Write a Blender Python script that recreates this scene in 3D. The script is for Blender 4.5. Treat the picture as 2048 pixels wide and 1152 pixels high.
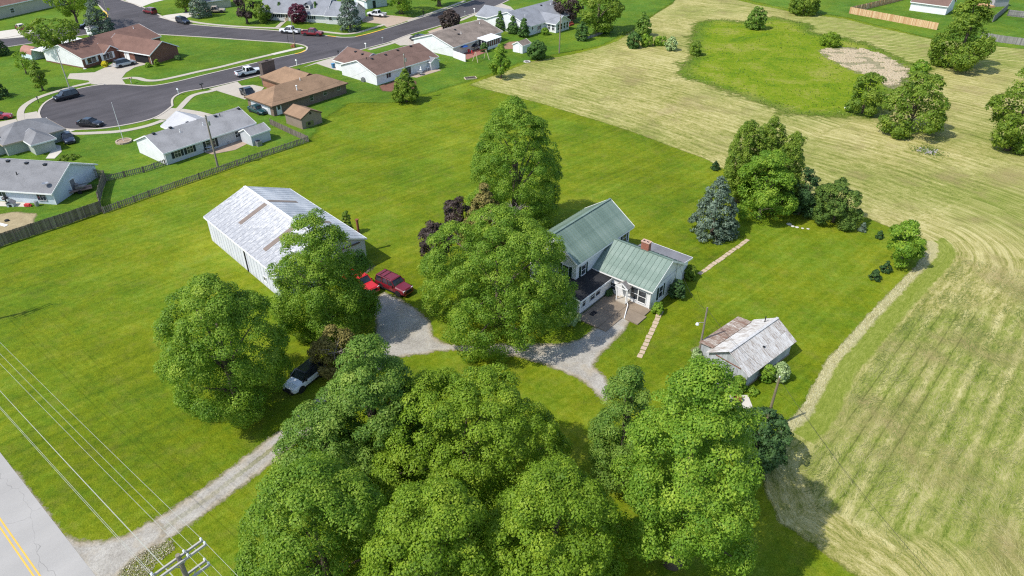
import bpy, bmesh, math, random
import numpy as np
from mathutils import Vector, Matrix

# ------------------------------------------------------------------ camera, sky, sun, exposure
SC = bpy.context.scene
for o in list(bpy.data.objects):
    bpy.data.objects.remove(o)
FPX, TILT, CAMH = 1422.0, math.radians(33.5), 49.0
cam_d = bpy.data.cameras.new('camera')
cam = bpy.data.objects.new('camera', cam_d)
SC.collection.objects.link(cam)
cam.location = (0, 0, CAMH)
cam.rotation_euler = (math.pi / 2 - TILT, 0, 0)
cam_d.sensor_width = 36.0
cam_d.lens = 36.0 * FPX / 2048.0
cam_d.clip_start = 0.5
cam_d.clip_end = 4000
SC.camera = cam
SC.render.resolution_x, SC.render.resolution_y = 1024, 576

SUN_AZ, SUN_EL = math.radians(27), math.radians(52)      # shadows run towards +x, a little away from the camera
world = bpy.data.worlds.new('World')
SC.world = world
world.use_nodes = True
wn = world.node_tree
wn.nodes.clear()
sky = wn.nodes.new('ShaderNodeTexSky')
sky.sky_type = 'NISHITA'
sky.sun_disc = False
sky.sun_elevation = SUN_EL
TO_SUN = Vector((-math.cos(SUN_AZ) * math.cos(SUN_EL), -math.sin(SUN_AZ) * math.cos(SUN_EL), math.sin(SUN_EL)))
sky.sun_rotation = math.atan2(TO_SUN.x, TO_SUN.y)
bg = wn.nodes.new('ShaderNodeBackground')
bg.inputs['Strength'].default_value = 0.15
wo = wn.nodes.new('ShaderNodeOutputWorld')
wn.links.new(sky.outputs[0], bg.inputs[0])
wn.links.new(bg.outputs[0], wo.inputs[0])
sd_ = bpy.data.lights.new('sun', 'SUN')
sd_.energy = 3.4
sd_.angle = math.radians(0.55)
sd_.color = (1.0, 0.96, 0.89)
sun = bpy.data.objects.new('sun', sd_)
SC.collection.objects.link(sun)
sun.rotation_euler = TO_SUN.to_track_quat('Z', 'Y').to_euler()
SC.cycles.use_denoising = False       # keep the fine grain of grass and leaves
SC.cycles.filter_width = 1.2
SC.view_settings.view_transform = 'Standard'
SC.view_settings.look = 'None'
SC.view_settings.exposure = 0.54
SC.view_settings.gamma = 1.0
SC.view_settings.use_curve_mapping = False

# ------------------------------------------------------------------ survey helpers: photo point -> place on the ground
CT, ST = math.cos(TILT), math.sin(TILT)
def ray(px, py):
    x = (px - 1024) / FPX
    y = (py - 576) / FPX
    return Vector((x, CT - y * ST, -ST - y * CT))
def G(px, py, z=0.0):
    d = ray(px, py)
    t = (z - CAMH) / d.z
    return Vector((d.x * t, d.y * t, z))
def PJ(w):
    dx, dy, dz = w[0], w[1], w[2] - CAMH
    zc = dy * CT - dz * ST
    return (1024 + FPX * dx / zc, 576 + FPX * (-dy * ST - dz * CT) / zc, zc)
def g3(p):
    return G(p[0], p[1], p[2] if len(p) > 2 else 0.0)

COL = SC.collection
rnd = random.Random(7)

def tag(o, label=None, cat=None, group=None, kind=None):
    if label: o['label'] = label
    if cat: o['category'] = cat
    if group: o['group'] = group
    if kind: o['kind'] = kind
    return o
def empty(name, loc, rz=0.0, label=None, cat=None, group=None):
    o = bpy.data.objects.new(name, None)
    o.empty_display_size = 0.3
    COL.objects.link(o)
    o.location = loc
    o.rotation_euler = (0, 0, rz)
    return tag(o, label, cat, group)
def inst(name, me, parent=None, loc=(0, 0, 0), rz=0.0, sc=None):
    o = bpy.data.objects.new(name, me)
    COL.objects.link(o)
    o.parent = parent
    o.location = loc
    o.rotation_euler = (0, 0, rz)
    if sc: o.scale = sc
    return o

class MB:
    def __init__(s):
        s.v = []; s.f = []
    def add(s, vs, fs):
        o = len(s.v)
        s.v += [tuple(v) for v in vs]
        s.f += [tuple(i + o for i in f) for f in fs]
        return s
    def box(s, x0, y0, z0, x1, y1, z1):
        return s.add([(x0,y0,z0),(x1,y0,z0),(x1,y1,z0),(x0,y1,z0),(x0,y0,z1),(x1,y0,z1),(x1,y1,z1),(x0,y1,z1)],
                     [(0,3,2,1),(4,5,6,7),(0,1,5,4),(1,2,6,5),(2,3,7,6),(3,0,4,7)])
    def hexa(s, b, t):
        return s.add(list(b) + list(t), [(0,3,2,1),(4,5,6,7),(0,1,5,4),(1,2,6,5),(2,3,7,6),(3,0,4,7)])
    def bar(s, p, q, w, h, up=(0, 0, 1)):
        p, q = Vector(p), Vector(q)
        d = (q - p).normalized()
        u = Vector(up)
        x = d.cross(u)
        if x.length < 1e-4: x = d.cross(Vector((1, 0, 0)))
        x.normalize(); y = x.cross(d).normalized()
        a, b = x * w / 2, y * h / 2
        return s.hexa([p-a-b, p+a-b, p+a+b, p-a+b], [q-a-b, q+a-b, q+a+b, q-a+b])
    def cyl(s, p, q, r0, r1=None, n=8):
        p, q = Vector(p), Vector(q)
        if r1 is None: r1 = r0
        d = (q - p).normalized()
        x = d.cross(Vector((0, 0, 1)))
        if x.length < 1e-3: x = Vector((1, 0, 0))
        x.normalize(); y = d.cross(x)
        A = [p + (x*math.cos(2*math.pi*i/n) + y*math.sin(2*math.pi*i/n))*r0 for i in range(n)]
        B = [q + (x*math.cos(2*math.pi*i/n) + y*math.sin(2*math.pi*i/n))*r1 for i in range(n)]
        return s.add(A + B, [(i, (i+1) % n, n+(i+1) % n, n+i) for i in range(n)] + [tuple(range(n-1, -1, -1)), tuple(range(n, 2*n))])
    def tube(s, pts, rs, n=6):
        pts = [Vector(p) for p in pts]
        o = len(s.v); k = len(pts)
        for i, p in enumerate(pts):
            d = (pts[min(i+1, k-1)] - pts[max(i-1, 0)]).normalized()
            x = d.cross(Vector((0.3, 0.1, 1)))
            if x.length < 1e-3: x = Vector((1, 0, 0))
            x.normalize(); y = d.cross(x)
            r = rs[i] if hasattr(rs, '__len__') else rs
            s.v += [tuple(p + (x*math.cos(2*math.pi*j/n) + y*math.sin(2*math.pi*j/n))*r) for j in range(n)]
        for i in range(k-1):
            for j in range(n):
                s.f.append((o+i*n+j, o+i*n+(j+1) % n, o+(i+1)*n+(j+1) % n, o+(i+1)*n+j))
        s.f.append(tuple(o+j for j in range(n-1, -1, -1)))
        s.f.append(tuple(o+(k-1)*n+j for j in range(n)))
        return s
    def lathe(s, prof, n=12, c=(0, 0, 0)):
        o = len(s.v)
        for r, z in prof:
            s.v += [(c[0]+r*math.cos(2*math.pi*j/n), c[1]+r*math.sin(2*math.pi*j/n), c[2]+z) for j in range(n)]
        for i in range(len(prof)-1):
            for j in range(n):
                s.f.append((o+i*n+j, o+i*n+(j+1) % n, o+(i+1)*n+(j+1) % n, o+(i+1)*n+j))
        s.f.append(tuple(o+j for j in range(n-1, -1, -1)))
        s.f.append(tuple(o+(len(prof)-1)*n+j for j in range(n)))
        return s
    def slab(s, poly, t):          # polygon with a downward thickness
        n = len(poly)
        top = [Vector(p) for p in poly]
        bot = [p - Vector((0, 0, t)) for p in top]
        return s.add(top + bot, [tuple(range(n)), tuple(range(2*n-1, n-1, -1))] + [(i, n+i, n+(i+1) % n, (i+1) % n) for i in range(n)])
    def mesh(s, name, mat=None, smooth=False, recalc=True):
        me = bpy.data.meshes.new(name)
        me.from_pydata(s.v, [], s.f)
        if recalc:
            bm = bmesh.new(); bm.from_mesh(me)
            bmesh.ops.recalc_face_normals(bm, faces=bm.faces)
            bm.to_mesh(me); bm.free()
        if smooth:
            me.polygons.foreach_set('use_smooth', [True]*len(me.polygons))
        if mat: me.materials.append(mat)
        me.update()
        return me
    def build(s, name, mat, parent=None, smooth=False, recalc=True):
        return inst(name, s.mesh(name, mat, smooth, recalc), parent)

# ------------------------------------------------------------------ procedural materials
MATS = {}
def nodes_of(name):
    m = bpy.data.materials.new(name)
    m.use_nodes = True
    nt = m.node_tree
    b = nt.nodes['Principled BSDF']
    return m, nt, b
def lk(nt, a, b): nt.links.new(a, b)
def val(nt, v):
    n = nt.nodes.new('ShaderNodeValue'); n.outputs[0].default_value = v; return n.outputs[0]
def math_(nt, op, a, b=None, c=None, clamp=False):
    n = nt.nodes.new('ShaderNodeMath'); n.operation = op; n.use_clamp = clamp
    for i, x in enumerate((a, b, c)):
        if x is None: continue
        if isinstance(x, (int, float)): n.inputs[i].default_value = x
        else: lk(nt, x, n.inputs[i])
    return n.outputs[0]
def noise(nt, vec, scale, detail=3, rough=0.55, dist=0.0):
    n = nt.nodes.new('ShaderNodeTexNoise')
    n.inputs['Scale'].default_value = scale; n.inputs['Detail'].default_value = detail
    n.inputs['Roughness'].default_value = rough; n.inputs['Distortion'].default_value = dist
    if vec is not None: lk(nt, vec, n.inputs['Vector'])
    return n.outputs['Fac']
def ramp(nt, fac, stops, interp='LINEAR'):
    n = nt.nodes.new('ShaderNodeValToRGB'); cr = n.color_ramp; cr.interpolation = interp
    while len(cr.elements) < len(stops): cr.elements.new(0.5)
    for e, (p, c) in zip(cr.elements, stops):
        e.position = p; e.color = (c[0], c[1], c[2], 1) if hasattr(c, '__len__') else (c, c, c, 1)
    lk(nt, fac, n.inputs[0])
    return n.outputs[0]
def mixc(nt, fac, a, b, mode='MIX'):
    n = nt.nodes.new('ShaderNodeMix'); n.data_type = 'RGBA'; n.blend_type = mode
    for sock, x in ((n.inputs[0], fac), (n.inputs[6], a), (n.inputs[7], b)):
        if isinstance(x, (int, float)): sock.default_value = x
        elif isinstance(x, tuple): sock.default_value = (x[0], x[1], x[2], 1)
        else: lk(nt, x, sock)
    return n.outputs[2]
def pos(nt, kind='world', scale=(1, 1, 1), rz=0.0):
    if kind == 'world': v = nt.nodes.new('ShaderNodeNewGeometry').outputs['Position']
    else: v = nt.nodes.new('ShaderNodeTexCoord').outputs['Object']
    if rz:
        m0 = nt.nodes.new('ShaderNodeMapping'); m0.inputs['Rotation'].default_value = (0, 0, rz)
        lk(nt, v, m0.inputs[0]); v = m0.outputs[0]
    mp = nt.nodes.new('ShaderNodeMapping')
    mp.inputs['Scale'].default_value = scale
    lk(nt, v, mp.inputs[0])
    return mp.outputs[0]
def attr(nt, name, out='Fac'):
    n = nt.nodes.new('ShaderNodeAttribute'); n.attribute_name = name
    return n.outputs[out]
def bump(nt, b, h, strength=0.3, dist=0.05):
    n = nt.nodes.new('ShaderNodeBump'); n.inputs['Strength'].default_value = strength; n.inputs['Distance'].default_value = dist
    lk(nt, h, n.inputs['Height']); lk(nt, n.outputs[0], b.inputs['Normal'])
def paint(name, col, rough=0.6, var=0.12, scale=1.5, metal=0.0, spec=0.3, fine=0.06, kind='world', coat=0.0, bmp=0.0):
    if name in MATS: return MATS[name]
    m, nt, b = nodes_of(name)
    p = pos(nt, kind)
    f = math_(nt, 'ADD', math_(nt, 'MULTIPLY', noise(nt, p, scale, 4), var*2), math_(nt, 'MULTIPLY', noise(nt, p, scale*14, 2), fine*2))
    k = math_(nt, 'ADD', f, 1 - var - fine)
    c = mixc(nt, 1.0, (col[0], col[1], col[2]), (1, 1, 1), 'MULTIPLY')
    mm = nt.nodes.new('ShaderNodeVectorMath'); mm.operation = 'SCALE'
    mm.inputs[0].default_value = col; lk(nt, k, mm.inputs['Scale'])
    lk(nt, mm.outputs[0], b.inputs['Base Color'])
    b.inputs['Roughness'].default_value = rough
    b.inputs['Metallic'].default_value = metal
    b.inputs['Specular IOR Level'].default_value = spec
    if coat: b.inputs['Coat Weight'].default_value = coat; b.inputs['Coat Roughness'].default_value = 0.05
    if bmp: bump(nt, b, noise(nt, p, scale*8, 3), bmp, 0.03)
    MATS[name] = m
    return m
def siding(name, col, step=0.2, dirt=0.12):
    if name in MATS: return MATS[name]
    m, nt, b = nodes_of(name)
    p = pos(nt, 'object')
    sp = nt.nodes.new('ShaderNodeSeparateXYZ'); lk(nt, p, sp.inputs[0])
    fr = math_(nt, 'FRACT', math_(nt, 'DIVIDE', sp.outputs['Z'], step))
    line = math_(nt, 'LESS_THAN', fr, 0.10)
    n1 = noise(nt, p, 0.7, 4)
    c1 = ramp(nt, n1, [(0.3, tuple(x*(1-dirt) for x in col)), (0.7, col)])
    c2 = mixc(nt, math_(nt, 'MULTIPLY', line, 0.22), c1, tuple(x*0.55 for x in col))
    lk(nt, c2, b.inputs['Base Color'])
    b.inputs['Roughness'].default_value = 0.55
    bump(nt, b, fr, 0.2, 0.02)
    MATS[name] = m
    return m
def brick(name, c1, c2, mortar, sc=5.0):
    if name in MATS: return MATS[name]
    m, nt, b = nodes_of(name)
    p = pos(nt, 'object')
    sp = nt.nodes.new('ShaderNodeSeparateXYZ'); lk(nt, p, sp.inputs[0])
    cb = nt.nodes.new('ShaderNodeCombineXYZ')
    lk(nt, math_(nt, 'ADD', sp.outputs['X'], sp.outputs['Y']), cb.inputs[0]); lk(nt, sp.outputs['Z'], cb.inputs[1])
    t = nt.nodes.new('ShaderNodeTexBrick')
    lk(nt, cb.outputs[0], t.inputs['Vector'])
    t.inputs['Color1'].default_value = (*c1, 1); t.inputs['Color2'].default_value = (*c2, 1); t.inputs['Mortar'].default_value = (*mortar, 1)
    t.inputs['Scale'].default_value = sc; t.inputs['Mortar Size'].default_value = 0.015; t.inputs['Brick Width'].default_value = 1.1; t.inputs['Row Height'].default_value = 0.38
    c = mixc(nt, 0.5, t.outputs['Color'], ramp(nt, noise(nt, p, 1.2, 4), [(0.3, 0.6), (0.7, 1.0)]), 'MULTIPLY')
    lk(nt, c, b.inputs['Base Color']); b.inputs['Roughness'].default_value = 0.85
    bump(nt, b, t.outputs['Fac'], -0.3, 0.02)
    MATS[name] = m
    return m
def shingle(name, col, streak=0.25):
    if name in MATS: return MATS[name]
    m, nt, b = nodes_of(name)
    p = pos(nt, 'object')
    n1 = noise(nt, p, 0.45, 5, 0.6)
    n2 = noise(nt, pos(nt, 'object', (2.2, 2.2, 9)), 2.2, 2)
    n3 = noise(nt, p, 22, 2)
    f = math_(nt, 'ADD', math_(nt, 'MULTIPLY', n1, 0.45), math_(nt, 'ADD', math_(nt, 'MULTIPLY', n2, 0.3), math_(nt, 'MULTIPLY', n3, 0.25)))
    c = ramp(nt, f, [(0.32, tuple(x*(1-streak*1.5) for x in col)), (0.5, col), (0.68, tuple(min(1, x*(1+streak)) for x in col))])
    lk(nt, c, b.inputs['Base Color']); b.inputs['Roughness'].default_value = 0.9; b.inputs['Specular IOR Level'].default_value = 0.15
    sp = nt.nodes.new('ShaderNodeSeparateXYZ'); lk(nt, p, sp.inputs[0])
    bump(nt, b, math_(nt, 'FRACT', math_(nt, 'DIVIDE', sp.outputs['Z'], 0.07)), 0.4, 0.02)
    MATS[name] = m
    return m
def glass(name='window_glass', tint=(0.02, 0.025, 0.03)):
    if name in MATS: return MATS[name]
    m, nt, b = nodes_of(name)
    p = pos(nt, 'world')
    lk(nt, ramp(nt, noise(nt, p, 1.1, 2), [(0.35, tint), (0.7, tuple(x*2.2+0.01 for x in tint))]), b.inputs['Base Color'])
    b.inputs['Roughness'].default_value = 0.06; b.inputs['Specular IOR Level'].default_value = 0.7
    MATS[name] = m
    return m

WHITE = paint('white_trim_paint', (0.78, 0.78, 0.76), 0.5, 0.06, 2.0)
GLASS = glass()
# ------------------------------------------------------------------ ground, field, drives, streets
def spline(pts, k=6, closed=False):
    P = [Vector((p[0], p[1])) for p in pts]
    n = len(P); out = []
    rng = n if closed else n - 1
    for i in range(rng):
        a, b, c, d = (P[(i-1) % n], P[i], P[(i+1) % n], P[(i+2) % n]) if closed else (P[max(i-1, 0)], P[i], P[i+1], P[min(i+2, n-1)])
        for j in range(k):
            t = j / k
            out.append(0.5*((2*b) + (c-a)*t + (2*a-5*b+4*c-d)*t*t + (3*b-a-3*c+d)*t*t*t))
    if not closed: out.append(P[-1])
    return out
def gp(pts): return [G(p[0], p[1]).to_2d() for p in pts]
def crop(pts, x0, y0, s): return [(x0 + a/s, y0 + b/s) for a, b in pts]

def poly_sd(XY, poly):
    """signed distance (inside positive) and arc length of the nearest boundary point"""
    P = np.array([(p[0], p[1]) for p in poly]); Q = np.roll(P, -1, 0)
    seg = np.linalg.norm(Q-P, axis=1); acc = np.concatenate([[0], np.cumsum(seg)[:-1]])
    best = np.full(len(XY), 1e9); arc = np.zeros(len(XY)); inside = np.zeros(len(XY), bool)
    for i in range(len(P)):
        a, b = P[i], Q[i]; d = b-a; l2 = max(d@d, 1e-9)
        t = np.clip(((XY-a)@d)/l2, 0, 1)
        dist = np.linalg.norm(XY-(a+t[:, None]*d), axis=1)
        m = dist < best
        best[m] = dist[m]; arc[m] = acc[i]+t[m]*seg[i]
        c = ((a[1] > XY[:, 1]) != (b[1] > XY[:, 1]))
        with np.errstate(divide='ignore', invalid='ignore'):
            xx = (b[0]-a[0])*(XY[:, 1]-a[1])/(b[1]-a[1])+a[0]
        inside ^= c & (XY[:, 0] < xx)
    return np.where(inside, best, -best), arc

def sheet(name, poly, z, cell, mat, pad=0.5, uv=None, zfun=None):
    P = np.array([(p[0], p[1]) for p in poly])
    x0, y0 = P.min(0)-pad; x1, y1 = P.max(0)+pad
    nx, ny = int((x1-x0)/cell)+2, int((y1-y0)/cell)+2
    X, Y = np.meshgrid(x0+np.arange(nx)*cell, y0+np.arange(ny)*cell)
    XY = np.stack([X.ravel(), Y.ravel()], 1)
    sd, arc = poly_sd(XY, poly)
    idx = np.arange(nx*ny).reshape(ny, nx)
    q = np.stack([idx[:-1, :-1], idx[:-1, 1:], idx[1:, 1:], idx[1:, :-1]], -1).reshape(-1, 4)
    q = q[(sd[q] > -pad).any(1)]
    used = np.unique(q); remap = np.full(nx*ny, -1); remap[used] = np.arange(len(used)); q = remap[q]
    XY, sd, arc = XY[used], sd[used], arc[used]
    Z = np.full(len(used), z)
    if zfun is not None: Z = Z+zfun(XY, sd)
    me = bpy.data.meshes.new(name)
    me.vertices.add(len(used)); me.vertices.foreach_set('co', np.column_stack([XY, Z]).astype(np.float32).ravel())
    me.loops.add(len(q)*4); me.loops.foreach_set('vertex_index', q.astype(np.int32).ravel())
    me.polygons.add(len(q)); me.polygons.foreach_set('loop_start', (np.arange(len(q))*4).astype(np.int32))
    me.update(calc_edges=True)
    me.attributes.new('edge', 'FLOAT', 'POINT').data.foreach_set('value', sd.astype(np.float32))
    u, v = (sd, arc) if uv is None else uv(XY, sd, arc)
    me.attributes.new('row', 'FLOAT', 'POINT').data.foreach_set('value', u.astype(np.float32))
    me.attributes.new('along', 'FLOAT', 'POINT').data.foreach_set('value', v.astype(np.float32))
    me.polygons.foreach_set('use_smooth', [True]*len(q))
    me.materials.append(mat)
    return tag(inst(name, me), kind='structure')

def ragged(nt, b, out_shader, amp=0.5, scale=1.3, soft=0.25, off=0.0, fine=6.0):
    """worn, uneven border: the sheet gives way to the turf below along a noisy line"""
    e = attr(nt, 'edge')
    p = pos(nt, 'world')
    nz = math_(nt, 'ADD', math_(nt, 'MULTIPLY', math_(nt, 'SUBTRACT', noise(nt, p, scale, 4, 0.65), 0.5), amp*2),
               math_(nt, 'MULTIPLY', math_(nt, 'SUBTRACT', noise(nt, p, fine, 2), 0.5), amp*0.9))
    a = math_(nt, 'DIVIDE', math_(nt, 'ADD', math_(nt, 'ADD', e, nz), off+soft/2), soft, clamp=True)
    tr = nt.nodes.new('ShaderNodeBsdfTransparent'); mx = nt.nodes.new('ShaderNodeMixShader')
    lk(nt, a, mx.inputs[0]); lk(nt, tr.outputs[0], mx.inputs[1]); lk(nt, out_shader, mx.inputs[2])
    lk(nt, mx.outputs[0], nt.nodes['Material Output'].inputs['Surface'])

MOW = math.radians(-41.0)
def lawn_mat(name, dark, mid, light, stripe=0.5, angle=0.0, dryk=0.4):
    m, nt, b = nodes_of(name)
    p = pos(nt, 'world')
    big = noise(nt, p, 0.03, 4, 0.55)
    medn = noise(nt, p, 0.20, 4, 0.62)
    sp = pos(nt, 'world', (0.05, 1.05, 1), -angle)      # passes of the mower along one heading
    st = noise(nt, sp, 1.0, 4, 0.6, 0.6)
    clump = noise(nt, p, 1.6, 4, 0.72)
    fine = noise(nt, p, 6.5, 3, 0.75)
    f = math_(nt, 'ADD', math_(nt, 'MULTIPLY', big, 0.60), math_(nt, 'MULTIPLY', medn, 0.46))
    f = math_(nt, 'ADD', f, math_(nt, 'MULTIPLY', st, 0.40*stripe))
    f = math_(nt, 'ADD', f, math_(nt, 'ADD', math_(nt, 'MULTIPLY', clump, 0.42), math_(nt, 'MULTIPLY', fine, 0.62)))
    mean = (0.60+0.46+0.40*stripe+0.42+0.62)*0.5
    c = ramp(nt, math_(nt, 'ADD', math_(nt, 'SUBTRACT', f, mean), 0.5), [(0.25, dark), (0.5, mid), (0.76, light)])
    hue = ramp(nt, math_(nt, 'ADD', math_(nt, 'MULTIPLY', noise(nt, p, 0.09, 4, 0.6, 0.4), 0.6), math_(nt, 'MULTIPLY', noise(nt, p, 0.9, 3, 0.7), 0.4)), [(0.42, 0.0), (0.60, 1.0)])
    c = mixc(nt, math_(nt, 'MULTIPLY', hue, 0.75), c, mixc(nt, 1.0, c, (0.68, 0.97, 1.6), 'MULTIPLY'))
    dry = math_(nt, 'MULTIPLY', ramp(nt, math_(nt, 'ADD', math_(nt, 'MULTIPLY', noise(nt, p, 0.42, 5, 0.72), 0.7), math_(nt, 'MULTIPLY', fine, 0.3)), [(0.50, 0.0), (0.68, 1.0)]), dryk)
    c = mixc(nt, dry, c, (0.205, 0.185, 0.040))
    lk(nt, c, b.inputs['Base Color'])
    b.inputs['Roughness'].default_value = 0.9; b.inputs['Specular IOR Level'].default_value = 0.1
    bump(nt, b, math_(nt, 'ADD', math_(nt, 'MULTIPLY', clump, 0.5), fine), 0.8, 0.14)
    return m, nt, b
LAWN, _, _ = lawn_mat('mown_grass', (0.064, 0.100, 0.002), (0.148, 0.186, 0.005), (0.258, 0.280, 0.020), 1.0, math.radians(43))
NLAWN, nt, b = lawn_mat('garden_grass', (0.042, 0.095, 0.006), (0.100, 0.168, 0.010), (0.185, 0.250, 0.022), 0.6, math.radians(35), 0.25)
ragged(nt, b, b.outputs[0], 1.2, 0.4, 1.2)

MB().add([(-1500,-300,0),(1500,-300,0),(1500,2500,0),(-1500,2500,0)], [(0,1,2,3)]).build('lawn', LAWN, recalc=False)
tag(bpy.data.objects['lawn'], kind='structure')
sheet('village_lawn', gp([(-60,492),(0,478),(205,424),(400,352),(617,284),(652,236),(700,205),(790,205),(860,185),(945,160),(1060,118),(1200,92),(1262,60),(1340,8),(1400,-30),(-700,-30),(-700,520)]), 0.004, 2.0, NLAWN, 2.5)
sheet('village_grass', gp([(1430,-20),(1510,4),(1600,22),(1690,34),(1760,52),(1860,76),(1990,92),(2060,100),(2300,130),(2500,-20)]), 0.016, 2.0, NLAWN, 2.5)

# hay field
HAYP = [(938,170),(1010,188),(1080,206),(1250,258),(1415,319),(1460,345),(1560,372),(1650,402),(1735,436),(1800,462),(1850,482),(1858,503),(1832,532),(1790,574),(1740,626),(1692,680),(1655,720),(1630,765),(1600,822),(1565,852),(1520,905),(1530,975),(1560,1045),(1620,1083),(1690,1135),(1740,1175),(1900,1300),(2600,1300),(2700,500),(2500,180),(2060,98),(1990,90),(1870,80),(1760,56),(1690,38),(1600,27),(1510,9),(1440,-8),(1430,-40),(1380,-40),(1345,8),(1318,24),(1290,44),(1262,64),(1235,82),(1200,95),(1150,108),(1060,124),(1000,147)]
HAYW = gp(HAYP)
a_, b_ = G(1640, 980).to_2d(), G(1862, 650).to_2d()
RD = (b_-a_).normalized(); RN = np.array([-RD.y, RD.x]); RDn = np.array([RD.x, RD.y])
c0 = np.array(G(1500, 650).to_2d())
HR = [(945,170),(1250,258),(1415,319),(1650,402),(1850,482)]
def hay_uv(XY, sd, arc):
    """row / along measured from the lawn border, so the outer passes follow it"""
    border = spline(gp(HAYP[:26]), 3); bp = np.array([(p.x, p.y) for p in border])
    best = np.full(len(XY), 1e9); ar = np.zeros(len(XY)); acc = 0.0
    for i in range(len(bp)-1):
        d = bp[i+1]-bp[i]; l = np.linalg.norm(d)
        t = np.clip(((XY-bp[i])@d)/(l*l), 0, 1)
        ds = np.linalg.norm(XY-(bp[i]+t[:, None]*d), axis=1); mk = ds < best
        best[mk] = ds[mk]; ar[mk] = acc+t[mk]*l; acc += l
    return best, ar
_b = spline(gp(HAYP[:26]), 3); _acc = [0.0]
for _i in range(len(_b)-1): _acc.append(_acc[-1]+(_b[_i+1]-_b[_i]).length)
FURROW = float((np.array(G(1775, 980).to_2d())-c0)@RN+100.3)
HV0, HV1 = _acc[3*10], _acc[3*19]
def hay_mat():
    m, nt, b = nodes_of('mown_hay')
    p = pos(nt, 'world')
    fine = noise(nt, p, 7.5, 3, 0.8); med = noise(nt, p, 0.33, 4, 0.7); big = noise(nt, p, 0.05, 3, 0.5)
    wob = math_(nt, 'MULTIPLY', math_(nt, 'SUBTRACT', noise(nt, p, 0.13, 3), 0.5), 2.2)
    def rows(u, v, wobk):
        u2 = math_(nt, 'ADD', u, math_(nt, 'MULTIPLY', wob, wobk))
        cb = nt.nodes.new('ShaderNodeCombineXYZ'); lk(nt, u2, cb.inputs[0]); lk(nt, math_(nt, 'MULTIPLY', v, 0.10), cb.inputs[1])
        n1 = noise(nt, cb.outputs[0], 1.15, 4, 0.68)
        cb2 = nt.nodes.new('ShaderNodeCombineXYZ'); lk(nt, u2, cb2.inputs[0]); lk(nt, math_(nt, 'MULTIPLY', v, 0.30), cb2.inputs[1])
        n2 = noise(nt, cb2.outputs[0], 3.6, 3, 0.7)
        tri = math_(nt, 'ABSOLUTE', math_(nt, 'SUBTRACT', math_(nt, 'FRACT', math_(nt, 'DIVIDE', u2, 1.55)), 0.5))
        return n1, n2, tri
    na = rows(attr(nt, 'row'), attr(nt, 'along'), 0.55)
    nb = rows(attr(nt, 'row2'), attr(nt, 'along2'), 0.15)
    w = math_(nt, 'ADD', attr(nt, 'lush'), math_(nt, 'MULTIPLY', math_(nt, 'SUBTRACT', noise(nt, p, 0.25, 4, 0.65), 0.5), 1.1))
    w = ramp(nt, w, [(0.38, 0.0), (0.62, 1.0)])
    def mx(a, b_): return math_(nt, 'ADD', math_(nt, 'MULTIPLY', a, math_(nt, 'SUBTRACT', 1.0, w)), math_(nt, 'MULTIPLY', b_, w))
    n1, n2 = mx(na[0], nb[0]), mx(na[1], nb[1])
    tri = mx(math_(nt, 'MULTIPLY', na[2], 0.22), math_(nt, 'MULTIPLY', nb[2], 0.55))
    f = math_(nt, 'ADD', math_(nt, 'ADD', math_(nt, 'MULTIPLY', n1, 0.78), math_(nt, 'MULTIPLY', n2, 0.92)), math_(nt, 'ADD', math_(nt, 'MULTIPLY', fine, 0.75), tri))
    f = math_(nt, 'ADD', f, math_(nt, 'ADD', math_(nt, 'MULTIPLY', big, 0.35), math_(nt, 'MULTIPLY', med, 0.45)))
    g = math_(nt, 'SUBTRACT', f, 1.145)
    straw = ramp(nt, g, [(0.22, (0.125, 0.150, 0.022)), (0.40, (0.250, 0.245, 0.062)), (0.55, (0.365, 0.325, 0.118)), (0.80, (0.53, 0.475, 0.220))])
    green = ramp(nt, g, [(0.25, (0.080, 0.120, 0.014)), (0.45, (0.165, 0.205, 0.032)), (0.65, (0.265, 0.280, 0.068)), (0.88, (0.40, 0.37, 0.15))])
    band = math_(nt, 'MULTIPLY', math_(nt, 'SUBTRACT', math_(nt, 'ABSOLUTE', math_(nt, 'SUBTRACT', math_(nt, 'FRACT', math_(nt, 'DIVIDE', math_(nt, 'ADD', attr(nt, 'row2'), math_(nt, 'MULTIPLY', wob, 0.5)), 3.1)), 0.5)), 0.25), math_(nt, 'MULTIPLY', attr(nt, 'lush'), 0.6))
    gsel = ramp(nt, math_(nt, 'ADD', math_(nt, 'ADD', noise(nt, p, 0.045, 4, 0.6), band), math_(nt, 'MULTIPLY', attr(nt, 'lush'), 0.26)), [(0.44, 0.0), (0.66, 1.0)])
    c = mixc(nt, gsel, straw, green)
    brown = ramp(nt, noise(nt, p, 0.09, 4, 0.65), [(0.52, 0.0), (0.68, 1.0)])
    c = mixc(nt, math_(nt, 'MULTIPLY', brown, 0.6), c, ramp(nt, fine, [(0.3, (0.19, 0.140, 0.060)), (0.7, (0.36, 0.275, 0.140))]))
    hr, hv = math_(nt, 'ADD', attr(nt, 'row'), math_(nt, 'MULTIPLY', math_(nt, 'SUBTRACT', noise(nt, p, 0.9, 4, 0.7), 0.5), 1.1)), attr(nt, 'along')
    hl = math_(nt, 'MULTIPLY', math_(nt, 'GREATER_THAN', hv, HV0), math_(nt, 'LESS_THAN', hv, HV1))
    gs = math_(nt, 'MULTIPLY', hl, math_(nt, 'MULTIPLY', ramp(nt, math_(nt, 'DIVIDE', hr, 5.0), [(0.20, 0.0), (0.25, 1.0)]), ramp(nt, math_(nt, 'DIVIDE', hr, 5.0), [(0.60, 1.0), (0.68, 0.0)])))
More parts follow.
